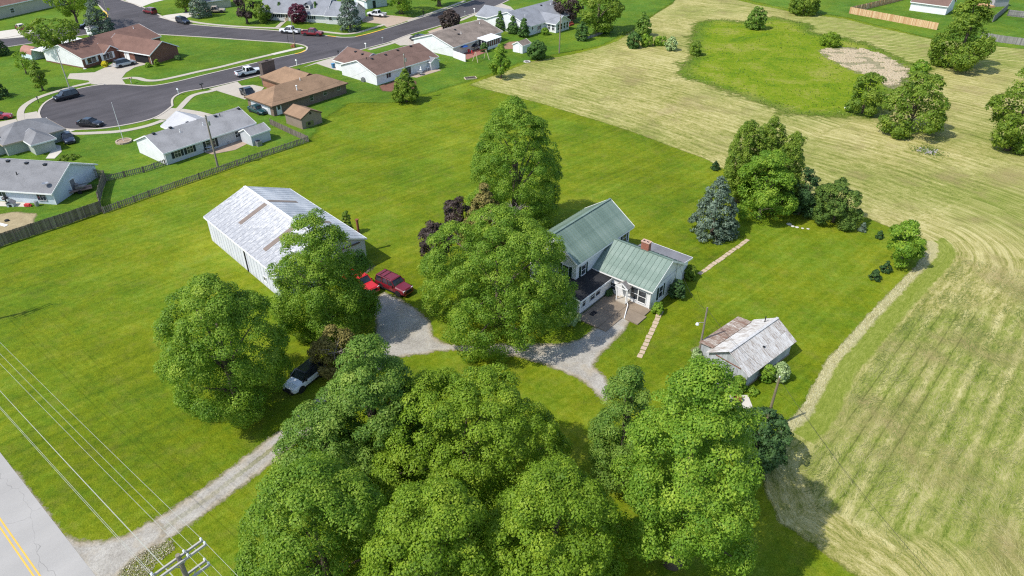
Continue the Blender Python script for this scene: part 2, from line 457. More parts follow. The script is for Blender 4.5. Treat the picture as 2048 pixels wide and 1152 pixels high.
    c = mixc(nt, math_(nt, 'MULTIPLY', gs, 0.85), c, ramp(nt, math_(nt, 'ADD', math_(nt, 'MULTIPLY', fine, 0.5), math_(nt, 'MULTIPLY', na[1], 0.5)), [(0.3, (0.09, 0.14, 0.010)), (0.55, (0.20, 0.245, 0.030)), (0.72, (0.36, 0.35, 0.11))]))
    ws = math_(nt, 'MULTIPLY', hl, ramp(nt, math_(nt, 'DIVIDE', hr, 5.0), [(0.18, 1.0), (0.25, 0.0)]))
    c = mixc(nt, math_(nt, 'MULTIPLY', ws, 0.6), c, ramp(nt, fine, [(0.3, (0.33, 0.295, 0.145)), (0.7, (0.54, 0.49, 0.29))]))
    # narrow furrows left between the last swaths
    r2 = math_(nt, 'ADD', attr(nt, 'row2'), math_(nt, 'MULTIPLY', wob, 0.10))
    fl = math_(nt, 'LESS_THAN', math_(nt, 'ABSOLUTE', math_(nt, 'SUBTRACT', math_(nt, 'FRACT', math_(nt, 'DIVIDE', r2, 1.55)), 0.5)), 0.045)
    fl = math_(nt, 'MULTIPLY', fl, math_(nt, 'MULTIPLY', math_(nt, 'GREATER_THAN', attr(nt, 'row2'), FURROW), ramp(nt, noise(nt, p, 0.8, 3), [(0.38, 0.0), (0.5, 1.0)])))
    c = mixc(nt, math_(nt, 'MULTIPLY', math_(nt, 'MULTIPLY', fl, w), 0.45), c, (0.07, 0.075, 0.02))
    lk(nt, c, b.inputs['Base Color']); b.inputs['Roughness'].default_value = 0.95; b.inputs['Specular IOR Level'].default_value = 0.1
    bump(nt, b, math_(nt, 'ADD', math_(nt, 'ADD', math_(nt, 'MULTIPLY', fine, 0.6), math_(nt, 'MULTIPLY', n2, 0.7)), math_(nt, 'MULTIPLY', n1, 0.6)), 0.7, 0.2)
    ragged(nt, b, b.outputs[0], 0.5, 0.8, 0.35)
    return m
HAY = hay_mat()
hf = sheet('hay_field', HAYW, 0.010, 0.8, HAY, 1.0, hay_uv)
co = np.empty(len(hf.data.vertices)*3, np.float32); hf.data.vertices.foreach_get('co', co); co = co.reshape(-1, 3)
zc_ = co[:, 1]*CT+CAMH*ST; px_ = 1024+FPX*co[:, 0]/zc_; py_ = 576+FPX*(-co[:, 1]*ST+CAMH*CT)/zc_
rowv = np.empty(len(co), np.float32); hf.data.attributes['row'].data.foreach_get('value', rowv)
def sst(x, a, b): t = np.clip((x-a)/(b-a), 0, 1); return t*t*(3-2*t)
lush = sst(py_-0.10*(px_-1700), 545, 640)*sst(rowv, 3.2, 5.2)*(1-sst(py_-0.18*(px_-1640), 1000, 1070))
nf = np.array([0.37, 0.93]); df = np.array([0.93, -0.37])
farw = (1-sst(py_, 110, 150))*sst(px_, 1540, 1620)
r2 = np.where(farw > lush, co[:, :2]@nf, (co[:, :2]-c0)@RN+100.3); v2 = np.where(farw > lush, co[:, :2]@df, co[:, :2]@RDn)
for nm, arr in (('lush', np.maximum(lush, farw*0.8)), ('row2', r2), ('along2', v2)):
    hf.data.attributes.new(nm, 'FLOAT', 'POINT').data.foreach_set('value', arr.astype(np.float32))

# wet meadow in the basin
MEADP = [(1395,52),(1427,38),(1494,44),(1548,36),(1612,50),(1628,66),(1686,76),(1740,90),(1813,124),(1855,140),(1823,152),(1785,182),(1758,226),(1696,231),(1595,230),(1548,214),(1444,180),(1362,147),(1387,112),(1383,100),(1388,68)]
MEADW = spline(gp(MEADP), 4, True)
def mead_mat():
    m, nt, b = nodes_of('meadow_grass')
    p = pos(nt, 'world')
    f = math_(nt, 'ADD', math_(nt, 'MULTIPLY', noise(nt, p, 0.10, 4, 0.6, 0.6), 0.55), math_(nt, 'ADD', math_(nt, 'MULTIPLY', noise(nt, p, 0.9, 4, 0.7), 0.36), math_(nt, 'MULTIPLY', noise(nt, p, 6, 2, 0.7), 0.16)))
    c = ramp(nt, f, [(0.34, (0.055, 0.115, 0.010)), (0.45, (0.115, 0.200, 0.006)), (0.54, (0.180, 0.245, 0.008)), (0.66, (0.280, 0.280, 0.055))])
    edge = ramp(nt, math_(nt, 'ADD', math_(nt, 'DIVIDE', attr(nt, 'edge'), 5.0), math_(nt, 'SUBTRACT', noise(nt, p, 0.6, 3), 0.5)), [(0.25, 1.0), (0.8, 0.0)])
    c = mixc(nt, math_(nt, 'MULTIPLY', edge, 0.45), c, ramp(nt, noise(nt, p, 2.5, 3, 0.7), [(0.35, (0.035, 0.085, 0.016)), (0.7, (0.085, 0.165, 0.030))]))
    lk(nt, c, b.inputs['Base Color']); b.inputs['Roughness'].default_value = 0.95; b.inputs['Specular IOR Level'].default_value = 0.1
    bump(nt, b, noise(nt, p, 3.0, 4, 0.75), 0.8, 0.4)
    ragged(nt, b, b.outputs[0], 6.0, 0.16, 2.4, 0.4, fine=0.9)
    return m
sheet('meadow', MEADW, 0.022, 1.0, mead_mat(), 3.0)
RIPP = [(1640,103),(1662,97),(1692,95),(1746,103),(1803,130),(1822,145),(1806,160),(1783,178),(1756,156),(1706,141),(1662,118)]
RIPW = spline(gp(RIPP), 4, True)
def soil(name, c1, c2, sc, amp=0.6, soft=0.5, gaps=0.0, bs=0.5):
    m, nt, b = nodes_of(name)
    p = pos(nt, 'world')
    f = math_(nt, 'ADD', math_(nt, 'MULTIPLY', noise(nt, p, sc, 4, 0.65), 0.55), math_(nt, 'MULTIPLY', noise(nt, p, sc*9, 2, 0.7), 0.45))
    lk(nt, ramp(nt, f, [(0.3, c1), (0.7, c2)]), b.inputs['Base Color']); b.inputs['Roughness'].default_value = 0.95
    bump(nt, b, noise(nt, p, sc*9, 3, 0.7), bs, 0.06)
    ragged(nt, b, b.outputs[0], amp, 0.7, soft)
    return m
sheet('rubble_bank', RIPW, 0.034, 0.7, soil('pale_rubble_soil', (0.13, 0.13, 0.05), (0.36, 0.30, 0.18), 0.9, 4.0, 1.5), 2.5)

# gravel
def gravel_mat(name, two_track=False):
    m, nt, b = nodes_of(name)
    p = pos(nt, 'world')
    n1, n2, n3 = noise(nt, p, 0.5, 4, 0.6), noise(nt, p, 4.5, 3, 0.7), noise(nt, p, 20, 2, 0.8)
    f = math_(nt, 'ADD', math_(nt, 'MULTIPLY', n1, 0.36), math_(nt, 'ADD', math_(nt, 'MULTIPLY', n2, 0.36), math_(nt, 'MULTIPLY', n3, 0.28)))
    c = ramp(nt, f, [(0.36, (0.215, 0.195, 0.165)), (0.5, (0.36, 0.335, 0.29)), (0.64, (0.49, 0.465, 0.41))])
    rim = ramp(nt, math_(nt, 'ADD', attr(nt, 'edge'), math_(nt, 'SUBTRACT', n1, 0.5)), [(0.05, 1.0), (0.65, 0.0)])
    c = mixc(nt, math_(nt, 'MULTIPLY', rim, 0.6), c, (0.37, 0.29, 0.17))
    tan = ramp(nt, noise(nt, p, 0.35, 3, 0.6), [(0.55, 0.0), (0.7, 1.0)])
    c = mixc(nt, math_(nt, 'MULTIPLY', tan, 0.4), c, (0.42, 0.34, 0.22))
    if two_track:
        mid = math_(nt, 'SUBTRACT', 1.0, math_(nt, 'MULTIPLY', math_(nt, 'ABSOLUTE', attr(nt, 'row')), 1.9), clamp=True)
        gr = ramp(nt, math_(nt, 'ADD', math_(nt, 'MULTIPLY', mid, 0.85), math_(nt, 'SUBTRACT', noise(nt, p, 2.2, 4, 0.75), 0.5)), [(0.36, 0.0), (0.52, 1.0)])
        keep = ramp(nt, math_(nt, 'DIVIDE', attr(nt, 'along'), 100.0), [(0.10, 0.25), (0.2, 1.0)])
        c = mixc(nt, math_(nt, 'MULTIPLY', gr, keep), c, ramp(nt, n2, [(0.35, (0.085, 0.10, 0.016)), (0.65, (0.23, 0.215, 0.06))]))
    lk(nt, c, b.inputs['Base Color']); b.inputs['Roughness'].default_value = 0.95; b.inputs['Specular IOR Level'].default_value = 0.1
    bump(nt, b, math_(nt, 'ADD', n3, n2), 0.6, 0.05)
    ragged(nt, b, b.outputs[0], 0.6, 0.9, 0.45, -0.12, fine=3.5)
    return m
LANE = spline(gp([(215,1130),(262,1098),(330,1055),(420,993),(500,932),(592,860),(660,800),(720,742),(770,690)]), 8)
LW = 1.4
def lane_uv(XY, sd, arc):
    bp = np.array([(p.x, p.y) for p in LANE]); best = np.full(len(XY), 1e9); ar = np.zeros(len(XY)); acc = 0.0
    for i in range(len(bp)-1):
        d = bp[i+1]-bp[i]; l = np.linalg.norm(d); t = np.clip(((XY-bp[i])@d)/(l*l), 0, 1)
        ds = np.linalg.norm(XY-(bp[i]+t[:, None]*d), axis=1); mk = ds < best
        best[mk] = ds[mk]; ar[mk] = acc+t[mk]*l; acc += l
    return best, ar
def offset_line(pts, d):
    out = []
    for i, p in enumerate(pts):
        t = (pts[min(i+1, len(pts)-1)]-pts[max(i-1, 0)]).normalized()
        out.append(p+Vector((-t.y, t.x))*d)
    return out
sheet('driveway', offset_line(LANE, LW)+list(reversed(offset_line(LANE, -LW))), 0.012, 0.35, gravel_mat('driveway_gravel', True), 0.9, lane_uv)
apron = gp([(-10,905),(40,950),(80,1000),(128,1066),(160,1080),(205,1081),(250,1070),(300,1040),(330,1050),(330,1075),(275,1115),(250,1140),(225,1175),(150,1250),(60,1150)])
sheet('road_shoulder', apron, 0.016, 0.35, gravel_mat('shoulder_gravel'), 0.9)
COURT = spline(gp([(735,700),(752,650),(742,612),(765,585),(792,594),(825,612),(858,640),(868,672),(905,688),(960,690),(1040,686),(1115,688),(1160,676),(1188,656),(1215,636),(1228,622),(1262,634),(1250,660),(1222,690),(1196,716),(1190,735),(1212,752),(1222,790),(1205,800),(1165,764),(1110,738),(1040,716),(960,706),(890,702),(845,710),(800,716),(760,740),(725,760),(705,745)]), 4, True)
sheet('gravel_yard', COURT, 0.020, 0.35, gravel_mat('yard_gravel'), 0.9)
# bare patches
for nm, pts, c1, c2 in [('dirt_patch', [(-20,432),(30,424),(72,428),(66,448),(30,466),(-20,470)], (0.22,0.17,0.085), (0.42,0.34,0.19)),
                        ('bare_soil', [(712,545),(742,527),(752,533),(735,545),(712,556)], (0.07,0.055,0.04), (0.16,0.13,0.10)),
                        ('worn_soil', [(1386,700),(1410,690),(1412,735),(1480,768),(1440,778),(1398,742)], (0.20,0.16,0.10), (0.42,0.36,0.26)),
                        ('mulch_bed', [(758,172),(800,158),(832,162),(830,178),(790,184),(765,182)], (0.10,0.045,0.03), (0.22,0.10,0.06)),
                        ('garden_bed', [(1004,92),(1018,84),(1044,82),(1052,88),(1030,98),(1006,98)], (0.20,0.11,0.06), (0.36,0.21,0.13))]:
    sheet(nm, gp(pts), 0.014, 0.5, soil(nm+'_material', c1, c2, 1.0, 0.5, 0.5), 0.6)

def flat(name, poly, z, mat, t=0.0):
    P = [(p[0], p[1], z) for p in poly]
    if t: return tag(MB().slab(P, t).build(name, mat), kind='structure')
    o = MB().add(P, [tuple(range(len(P)))]).build(name, mat, recalc=False)
    if o.data.polygons[0].normal.z < 0: o.data.flip_normals()
    return tag(o, kind='structure')
def strip(name, line, w, z, mat, t=0.0, off=0.0):
    a, b = offset_line(line, off+w/2), offset_line(line, off-w/2)
    m = MB(); n = len(a)
    top = [(p.x, p.y, z) for p in a]+[(p.x, p.y, z) for p in b]
    if not t:
        m.add(top, [(i, n+i, n+i+1, i+1) for i in range(n-1)])
    else:
        bot = [(p[0], p[1], z-t) for p in top]
        N = 2*n
        m.add(top+bot, [(i, n+i, n+i+1, i+1) for i in range(n-1)]+[(N+i, i, i+1, N+i+1) for i in range(n-1)]+[(n+i, N+n+i, N+n+i+1, n+i+1) for i in range(n-1)]+[(0, N, N+n, n), (n-1, 2*n-1, N+2*n-1, N+n-1)])
    return tag(m.build(name, mat, recalc=bool(t)), kind='structure')

def asphalt(name, c, crack=0.0, streak=0.15):
    m, nt, b = nodes_of(name)
    p = pos(nt, 'world')
    n1 = noise(nt, pos(nt, 'world', (0.06, 0.5, 1), math.radians(-51)), 1.0, 3)
    f = math_(nt, 'ADD', math_(nt, 'ADD', math_(nt, 'MULTIPLY', noise(nt, p, 0.12, 4), 0.4), math_(nt, 'MULTIPLY', n1, 0.35)), math_(nt, 'MULTIPLY', noise(nt, p, 18, 2), 0.25))
    col = ramp(nt, f, [(0.3, tuple(x*(1-streak*1.6) for x in c)), (0.7, tuple(x*(1+streak*1.6) for x in c))])
    if crack:
        v = nt.nodes.new('ShaderNodeTexVoronoi'); v.feature = 'DISTANCE_TO_EDGE'; v.inputs['Scale'].default_value = 0.10
        wv = nt.nodes.new('ShaderNodeVectorMath'); wv.operation = 'ADD'
        nn = nt.nodes.new('ShaderNodeTexNoise'); nn.inputs['Scale'].default_value = 0.6; lk(nt, p, nn.inputs['Vector'])
        lk(nt, p, wv.inputs[0]); lk(nt, nn.outputs['Color'], wv.inputs[1]); lk(nt, wv.outputs[0], v.inputs['Vector'])
        col = mixc(nt, math_(nt, 'MULTIPLY', math_(nt, 'LESS_THAN', v.outputs['Distance'], 0.0013), crack), col, tuple(x*0.4 for x in c))
    lk(nt, col, b.inputs['Base Color']); b.inputs['Roughness'].default_value = 0.85; b.inputs['Specular IOR Level'].default_value = 0.25
    bump(nt, b, noise(nt, p, 40, 2), 0.25, 0.01)
    return m
DARK = asphalt('dark_asphalt', (0.074, 0.067, 0.070), 0.55, 0.30)
OLD = asphalt('weathered_road', (0.36, 0.345, 0.32), 0.45, 0.10)
CONC = paint('concrete', (0.42, 0.375, 0.31), 0.85, 0.12, 0.5, fine=0.06)
CONC2 = paint('pale_concrete', (0.53, 0.49, 0.42), 0.85, 0.08, 0.5, fine=0.05)
KERB = paint('kerb_concrete', (0.45, 0.40, 0.335), 0.85, 0.10, 0.6)
TANC = paint('tan_paving', (0.40, 0.31, 0.235), 0.85, 0.14, 0.6)
YEL = paint('yellow_road_paint', (0.72, 0.42, 0.07), 0.7, 0.12, 1.5, fine=0.15)

# county road in the corner
r0, r1 = G(0, 1046).to_2d(), G(73, 1151).to_2d(); rd = (r1-r0).normalized(); rn = Vector((-rd.y, rd.x))
ra, rb = r0-rd*160, r1+rd*120
flat('road', [ra+rn*2.95, rb+rn*2.95, rb-rn*3.1, ra-rn*3.1], 0.024, OLD)
for s_ in (-0.16, 0.16):
    flat('centre_line', [ra+rn*(s_+0.06), rb+rn*(s_+0.06), rb+rn*(s_-0.06), ra+rn*(s_-0.06)], 0.029, YEL)

# streets of the estate (one joined carriageway)
A_near = [(345,212),(346,197),(367,185),(416,176),(477,162),(540,146),(598,130),(672,113),(740,95),(781,84),(820,69),(885,50),(926,34),(972,20),(1002,8),(1030,-6)]
A_far_top = [(970,-8),(949,0),(914,12),(851,33),(797,50),(771,58),(740,67),(709,74.5)]
B_far = [(709,74.5),(684,75),(652,71.5),(555,62),(467,56),(383,49),(340,40.5),(320,31),(293,17.5),(268,8),(242,0),(225,-10)]
C_far = [(178,-10),(188,0),(207,21),(216,31),(205,42),(170,50.5),(110,59),(50,69),(0,78),(-60,90)]
C_near = [(-60,110),(0,97),(49,89),(110,80),(176,69),(228,63),(280,66)]
B_near = [(280,66),(340,70.5),(430,76),(516,82),(576,86),(600,89),(612,93),(614,98),(604,105)]
A_isl = [(604,105),(555,116),(486,132),(410,150),(352,164),(305,172),(270,171),(240,169),(203,170),(166,176),(132,186),(105,197),(88,208),(79,222),(79,232),(88,245),(109,254),(137,259),(168,259),(215,256),(273,246),(309,236),(330,224),(345,212)]
street_px = A_near+A_far_top[:-1]+B_far+C_far+C_near+B_near[1:]+A_isl[1:-1]
flat('street', gp(street_px), 0.020, DARK)
for nm, line in [('kerb', A_near), ('kerb', A_far_top), ('kerb', B_far), ('kerb', C_far), ('kerb', C_near+B_near[1:]+A_isl[1:])]:
    strip(nm, spline(gp(line), 4), 0.42, 0.10, KERB, 0.10, 0.0)
def yellow_kerb(line):
    strip('painted_kerb', spline(gp(line), 4), 0.46, 0.106, YEL, 0.02)
yellow_kerb([(590,108.5),(602,105.5),(611,101)]); yellow_kerb([(712,73.5),(735,68.5),(768,59)]); yellow_kerb([(655,72),(672,74)])
yellow_kerb([(207,22),(216,31),(208,40)])
def walk(line, w=1.25, m=CONC): strip('sidewalk', spline(gp(line), 5), w, 0.075, m, 0.07)
walk([(244,158),(262,156),(277,157),(293,161),(316,161),(348,155),(400,143),(438,135),(490,122),(545,109)])
walk([(545,109),(575,102),(606,95)], 1.5, CONC2)
walk([(183,165.5),(150,173),(125,180),(98,188),(74,197),(56,207),(45,217),(41,229),(45,245),(64,257),(92,265),(144,267.5),(195,266),(244,262.5),(293,252.5),(327,241)])
walk([(352,223),(360,216),(370,205),(383,193),(400,187),(418,183.5),(436,179)])
walk([(738,99.5),(766,92),(793,84)]); walk([(905,46),(922,40.5),(945,31),(975,20)])
walk([(345,36),(379,42.5),(410,47.5),(457,52),(510,55),(555,56.7),(620,61),(668,66),(690,68),(712,66),(735,60),(769,49)])
walk([(576,36),(566,45),(555,55)], 1.3); walk([(585,44),(620,42),(680,45)], 1.0)
walk([(815,42),(860,27),(905,11),(930,2)], 1.2)
def pave(pts, x0=0, y0=0, s=1.0, m=CONC, z=0.05, name='concrete_drive'):
    flat(name, gp(crop(pts, x0, y0, s)), z, m, z)
pave([(935,862),(905,825),(690,805),(715,755),(970,742),(1080,692),(1200,622),(1350,560),(1510,630),(1500,660),(1380,690),(1290,745),(1245,805),(1285,862),(1160,866),(1040,872)], 0, 0, 5.12)
pave([(400,912),(690,838),(735,880),(850,870),(965,895),(930,940),(770,1020),(640,980),(480,930)], 340, 0, 5.12)
pave([(240,448),(420,340),(560,350),(720,375),(860,410),(640,520),(340,520),(400,462)], 260, 150, 5.12)
pave([(455,330),(545,268),(640,302),(770,312),(640,352),(505,445),(622,470),(632,530),(560,600),(470,600),(540,505),(350,440),(350,370)], 0, 200, 5.12, CONC2)
pave([(-60,235),(165,195),(200,255),(-60,305)], 0, 200, 5.12)
pave([(170,190),(250,140),(378,118),(402,170),(445,220),(300,235),(230,240)], 0, 200, 5.12, CONC, 0.045)
pave([(1360,692),(1500,640),(1680,588),(1760,600),(1800,720),(1700,720),(1500,652)], 340, 0, 5.12)
pave([(620,422),(820,358),(960,400),(950,450),(720,468)], 660, 0, 5.12)
pave([(1000,325),(1160,268),(1330,265),(1200,300),(1030,345)], 660, 0, 5.12, TANC)
pave([(1570,108),(1760,38),(1850,70),(1900,120),(1650,112)], 660, 0, 5.12)
pave([(330,190),(420,150),(640,160),(870,185),(720,240),(585,280),(530,245),(330,225)], 660, 0, 5.12, TANC)
pave([(1230,-20),(1440,75),(1560,30),(1770,-20)], 0, 0, 5.12, CONC2)
pave([(-60,330),(150,300),(330,310),(260,380),(30,400),(-60,405)], 0, 0, 5.12, CONC2)
pave([(1620,175),(1700,155),(1980,120),(2060,130),(1960,170),(1780,220)], 0, 0, 5.12, CONC2)
# ------------------------------------------------------------------ buildings
FH_ = [None]
class Bld:
    def __init__(s, name, label, o, ang, cat='house', group=None):
        s.o = g3(o) if not isinstance(o, Vector) else o
        s.o.z = 0
        s.a = math.radians(ang)
        s.ex = Vector((math.cos(s.a), math.sin(s.a), 0)); s.ey = Vector((-math.sin(s.a), math.cos(s.a), 0))
        s.root = empty(name, s.o, s.a, label, cat, group)
    def hit(s, px, py, axis, at):
        """where the sight line meets the wall plane x=at / y=at: returns (local x, local y, z)"""
        d = ray(px, py); n = s.ex if axis == 'x' else s.ey
        c = Vector((0, 0, CAMH))
        t = (at - n.dot(c - s.o)) / n.dot(d)
        w = c + d*t - s.o
        return Vector((s.ex.dot(w), s.ey.dot(w), w.z))
    def at(s, px, py, z=0):
        w = G(px, py, z) - s.o
        return Vector((s.ex.dot(w), s.ey.dot(w), z))
    def wing(s, x0, x1, y0, y1, hw, hr, mw, mr, ends='gg', axis='x', over=0.4, rake=0.25, t=0.10, trim=WHITE, ridge=None, roof=True, wallname='wall', rn='roof'):
        M = (lambda a, b, z: (a, b, z)) if axis == 'x' else (lambda a, b, z: (b, a, z))
        a0, a1, b0, b1 = (x0, x1, y0, y1) if axis == 'x' else (y0, y1, x0, x1)
        bm_ = (b0+b1)/2 if ridge is None else ridge
        sl0 = (hr-t-hw)/(bm_-b0); sl1 = (hr-t-hw)/(b1-bm_)
        m = MB()
        v = [M(a0,b0,0), M(a1,b0,0), M(a1,b1,0), M(a0,b1,0), M(a0,b0,hw), M(a1,b0,hw), M(a1,b1,hw), M(a0,b1,hw)]
        f = [(0,1,5,4), (2,3,7,6)]
        for e, (i0, i1, aa) in zip(ends, ((0, 3, a0), (1, 2, a1))):
            if e == 'g':
                v.append(M(aa, bm_, hr-t-0.02)); f.append((i0, i1, i1+4, len(v)-1, i0+4))
            else: f.append((i0, i1, i1+4, i0+4))
        m.add(v, f)
        w = m.build(wallname, mw, s.root, recalc=True)
        if not hasattr(s, 'hw'): s.hw = hw
        if not roof: return w, None
        ze0, ze1 = hw+t-over*sl0, hw+t-over*sl1
        half = (b1-b0)/2
        r0 = a0-rake if ends[0] == 'g' else a0+half*0.95
        r1 = a1+rake if ends[1] == 'g' else a1-half*0.95
        e0 = a0-rake if ends[0] == 'g' else a0-over
        e1 = a1+rake if ends[1] == 'g' else a1+over
        polys = [[M(e0,b0-over,ze0), M(e1,b0-over,ze0), M(r1,bm_,hr), M(r0,bm_,hr)],
                 [M(e1,b1+over,ze1), M(e0,b1+over,ze1), M(r0,bm_,hr), M(r1,bm_,hr)]]
        if ends[0] == 'h': polys.append([M(e0,b1+over,ze1), M(e0,b0-over,ze0), M(r0,bm_,hr)])
        if ends[1] == 'h': polys.append([M(e1,b0-over,ze0), M(e1,b1+over,ze1), M(r1,bm_,hr)])
        m = MB()
        for p in polys: m.slab(p, t)
        r = m.build(rn, mr, s.root)
        if trim:
            m = MB()
            for b, z in ((b0-over-0.02, ze0), (b1+over+0.02, ze1)):
                m.bar(M(e0, b, z-0.10), M(e1, b, z-0.10), 0.04, 0.24)
            for e, aa, sg in ((ends[0], e0, -1), (ends[1], e1, 1)):
                if e == 'g':
                    for b, z in ((b0-over, ze0), (b1+over, ze1)):
                        m.bar(M(aa+sg*0.02, b, z-0.07), M(aa+sg*0.02, bm_, hr-0.07), 0.04, 0.2)
                else: m.bar(M(aa+sg*0.02, b0-over, ze0-0.10), M(aa+sg*0.02, b1+over, ze1-0.10), 0.04, 0.24)
            m.build('fascia', trim, r)
        s.last = (axis, a0, a1, b0, bm_, b1, hw, hr, t, sl0, sl1)
        return w, r
    def roof_z(s, x, y):
        axis, a0, a1, b0, bm_, b1, hw, hr, t, sl0, sl1 = s.last
        b = y if axis == 'x' else x
        return hw+t+(b-b0)*sl0 if b < bm_ else hw+t+(b1-b)*sl1
    def roof_hit(s, px, py):
        axis, a0, a1, b0, bm_, b1, hw, hr, t, sl0, sl1 = s.last
        z = (hw+hr)/2
        for _ in range(20):
            p = s.at(px, py, z); z = 0.5*z+0.5*s.roof_z(p.x, p.y)
        return p.x, p.y, s.roof_z(p.x, p.y)
    def vents(s, pts, mat, kind='box', parent=None):
        for px, py in pts:
            x, y, z = s.roof_hit(px, py)
            m = MB()
            if kind == 'box': m.box(x-0.2, y-0.2, z-0.1, x+0.2, y+0.2, z+0.16).box(x-0.26, y-0.26, z+0.15, x+0.26, y+0.26, z+0.2); nm = 'roof_vent'
            elif kind == 'pipe': m.cyl((x, y, z-0.2), (x, y, z+0.45), 0.07, n=8).cyl((x, y, z-0.1), (x, y, z+0.06), 0.16, 0.09, 8); nm = 'vent_pipe'
            else: m.cyl((x, y, z-0.2), (x, y, z+0.8), 0.12, n=10).lathe([(0.2, 0), (0.2, 0.08), (0.05, 0.2)], 10, (x, y, z+0.82)); nm = 'flue'
            m.build(nm, mat, s.root)
    def opening(s, axis, at, face, u, z, w, h, nx=2, nz=2, frame=WHITE, gl=GLASS, shutters=None, name='window', fw=0.07):
        """frame ring proud of the wall, glass behind it; face = -1 / +1 outward sign along the axis"""
        def Q(du, dz, dn):
            n = at+face*dn
            return (u+du, n, z+dz) if axis == 'y' else (n, u+du, z+dz)
        def bx(m, u0, z0, u1, z1, n0, n1):
            a, b = Q(u0, z0, n0), Q(u1, z1, n1)
            m.box(min(a[0], b[0]), min(a[1], b[1]), min(a[2], b[2]), max(a[0], b[0]), max(a[1], b[1]), max(a[2], b[2]))
        m = MB()
        W, H = w/2, h/2
        bx(m, -W-fw, -H-fw, -W, H+fw, -0.05, 0.07); bx(m, W, -H-fw, W+fw, H+fw, -0.05, 0.07)
        bx(m, -W, H, W, H+fw, -0.05, 0.07); bx(m, -W-0.02, -H-fw, W+0.02, -H, -0.05, 0.10)
        for i in range(1, nx): bx(m, -W+w*i/nx-0.025, -H, -W+w*i/nx+0.025, H, -0.04, 0.055)
        for i in range(1, nz): bx(m, -W, -H+h*i/nz-0.025, W, -H+h*i/nz+0.025, -0.04, 0.05)
        o = m.build(name, frame, s.root)
        m = MB(); bx(m, -W, -H, W, H, -0.05, 0.02); m.build('pane', gl, o)
        if shutters:
            sw = min(0.45, w*0.42)
            for k in (-1, 1):
                m = MB(); c = k*(W+fw+sw/2+0.02)
                bx(m, c-sw/2, -H-0.04, c+sw/2, H+0.04, -0.02, 0.05)
                for j in range(7):
                    zz = -H+0.08+(h-0.2)*j/6
                    bx(m, c-sw/2+0.05, zz-0.03, c+sw/2-0.05, zz+0.03, 0.05, 0.065)
                m.build('shutter', shutters, o)
        return o
    def win(s, axis, at, face, px, py, w, h, **k):
        p = s.hit(px, py, axis, at)
        u = p.x if axis == 'y' else p.y
        return s.opening(axis, at, face, u, min(max(p.z, h/2+0.1), max(s.hw, 2.3)-h/2-0.22 if s is not FH_[0] else 99), w, h, **k)
    def door(s, axis, at, face, u, w=0.95, h=2.05, mat=None, z0=0.05, name='door', glassy=False):
        def bx(m, u0, z0_, u1, z1_, n0, n1):
            a = (u+u0, at+face*n0, z0_) if axis == 'y' else (at+face*n0, u+u0, z0_)
            b = (u+u1, at+face*n1, z1_) if axis == 'y' else (at+face*n1, u+u1, z1_)
            m.box(min(a[0], b[0]), min(a[1], b[1]), min(a[2], b[2]), max(a[0], b[0]), max(a[1], b[1]), max(a[2], b[2]))
        m = MB(); bx(m, -w/2, z0, w/2, z0+h, -0.03, 0.04)
        for zz in (0.15, 0.55): bx(m, -w/2+0.12, z0+h*zz, w/2-0.12, z0+h*(zz+0.3), 0.04, 0.055)
        d = m.build(name, mat or WHITE, s.root)
        m = MB(); bx(m, -w/2-0.1, z0, -w/2, z0+h+0.1, -0.02, 0.07); bx(m, w/2, z0, w/2+0.1, z0+h+0.1, -0.02, 0.07); bx(m, -w/2, z0+h, w/2, z0+h+0.1, -0.02, 0.07)
        m.build('door_frame', WHITE, d)
        m = MB(); bx(m, w/2-0.14, z0+0.95, w/2-0.07, z0+1.02, 0.04, 0.10); m.build('handle', paint('brass', (0.35, 0.26, 0.1), 0.3, metal=0.8), d)
        if glassy:
            m = MB(); bx(m, -w/2+0.15, z0+h*0.5, w/2-0.15, z0+h*0.92, 0.05, 0.06); m.build('pane', GLASS, d)
        return d
    def garage(s, axis, at, face, u, w=4.6, h=2.1, mat=None):
        def bx(m, u0, z0_, u1, z1_, n0, n1):
            a = (u+u0, at+face*n0, z0_) if axis == 'y' else (at+face*n0, u+u0, z0_)
            b = (u+u1, at+face*n1, z1_) if axis == 'y' else (at+face*n1, u+u1, z1_)
            m.box(min(a[0], b[0]), min(a[1], b[1]), min(a[2], b[2]), max(a[0], b[0]), max(a[1], b[1]), max(a[2], b[2]))
        m = MB(); bx(m, -w/2-0.1, 0.02, w/2+0.1, h+0.12, -0.03, 0.03); d = m.build('garage_door', mat or WHITE, s.root)
        for k in range(4):
            m = MB(); bx(m, -w/2, 0.04+k*h/4, w/2, 0.02+(k+1)*h/4-0.03, 0.03, 0.06); m.build('door_panel', mat or WHITE, d)
    def box(s, name, x0, y0, z0, x1, y1, z1, mat):
        return MB().box(x0, y0, z0, x1, y1, z1).build(name, mat, s.root)
    def gutterpipe(s, x, y, h):
        return MB().bar((x, y, 0.1), (x, y, h), 0.09, 0.07).build('downspout', WHITE, s.root)

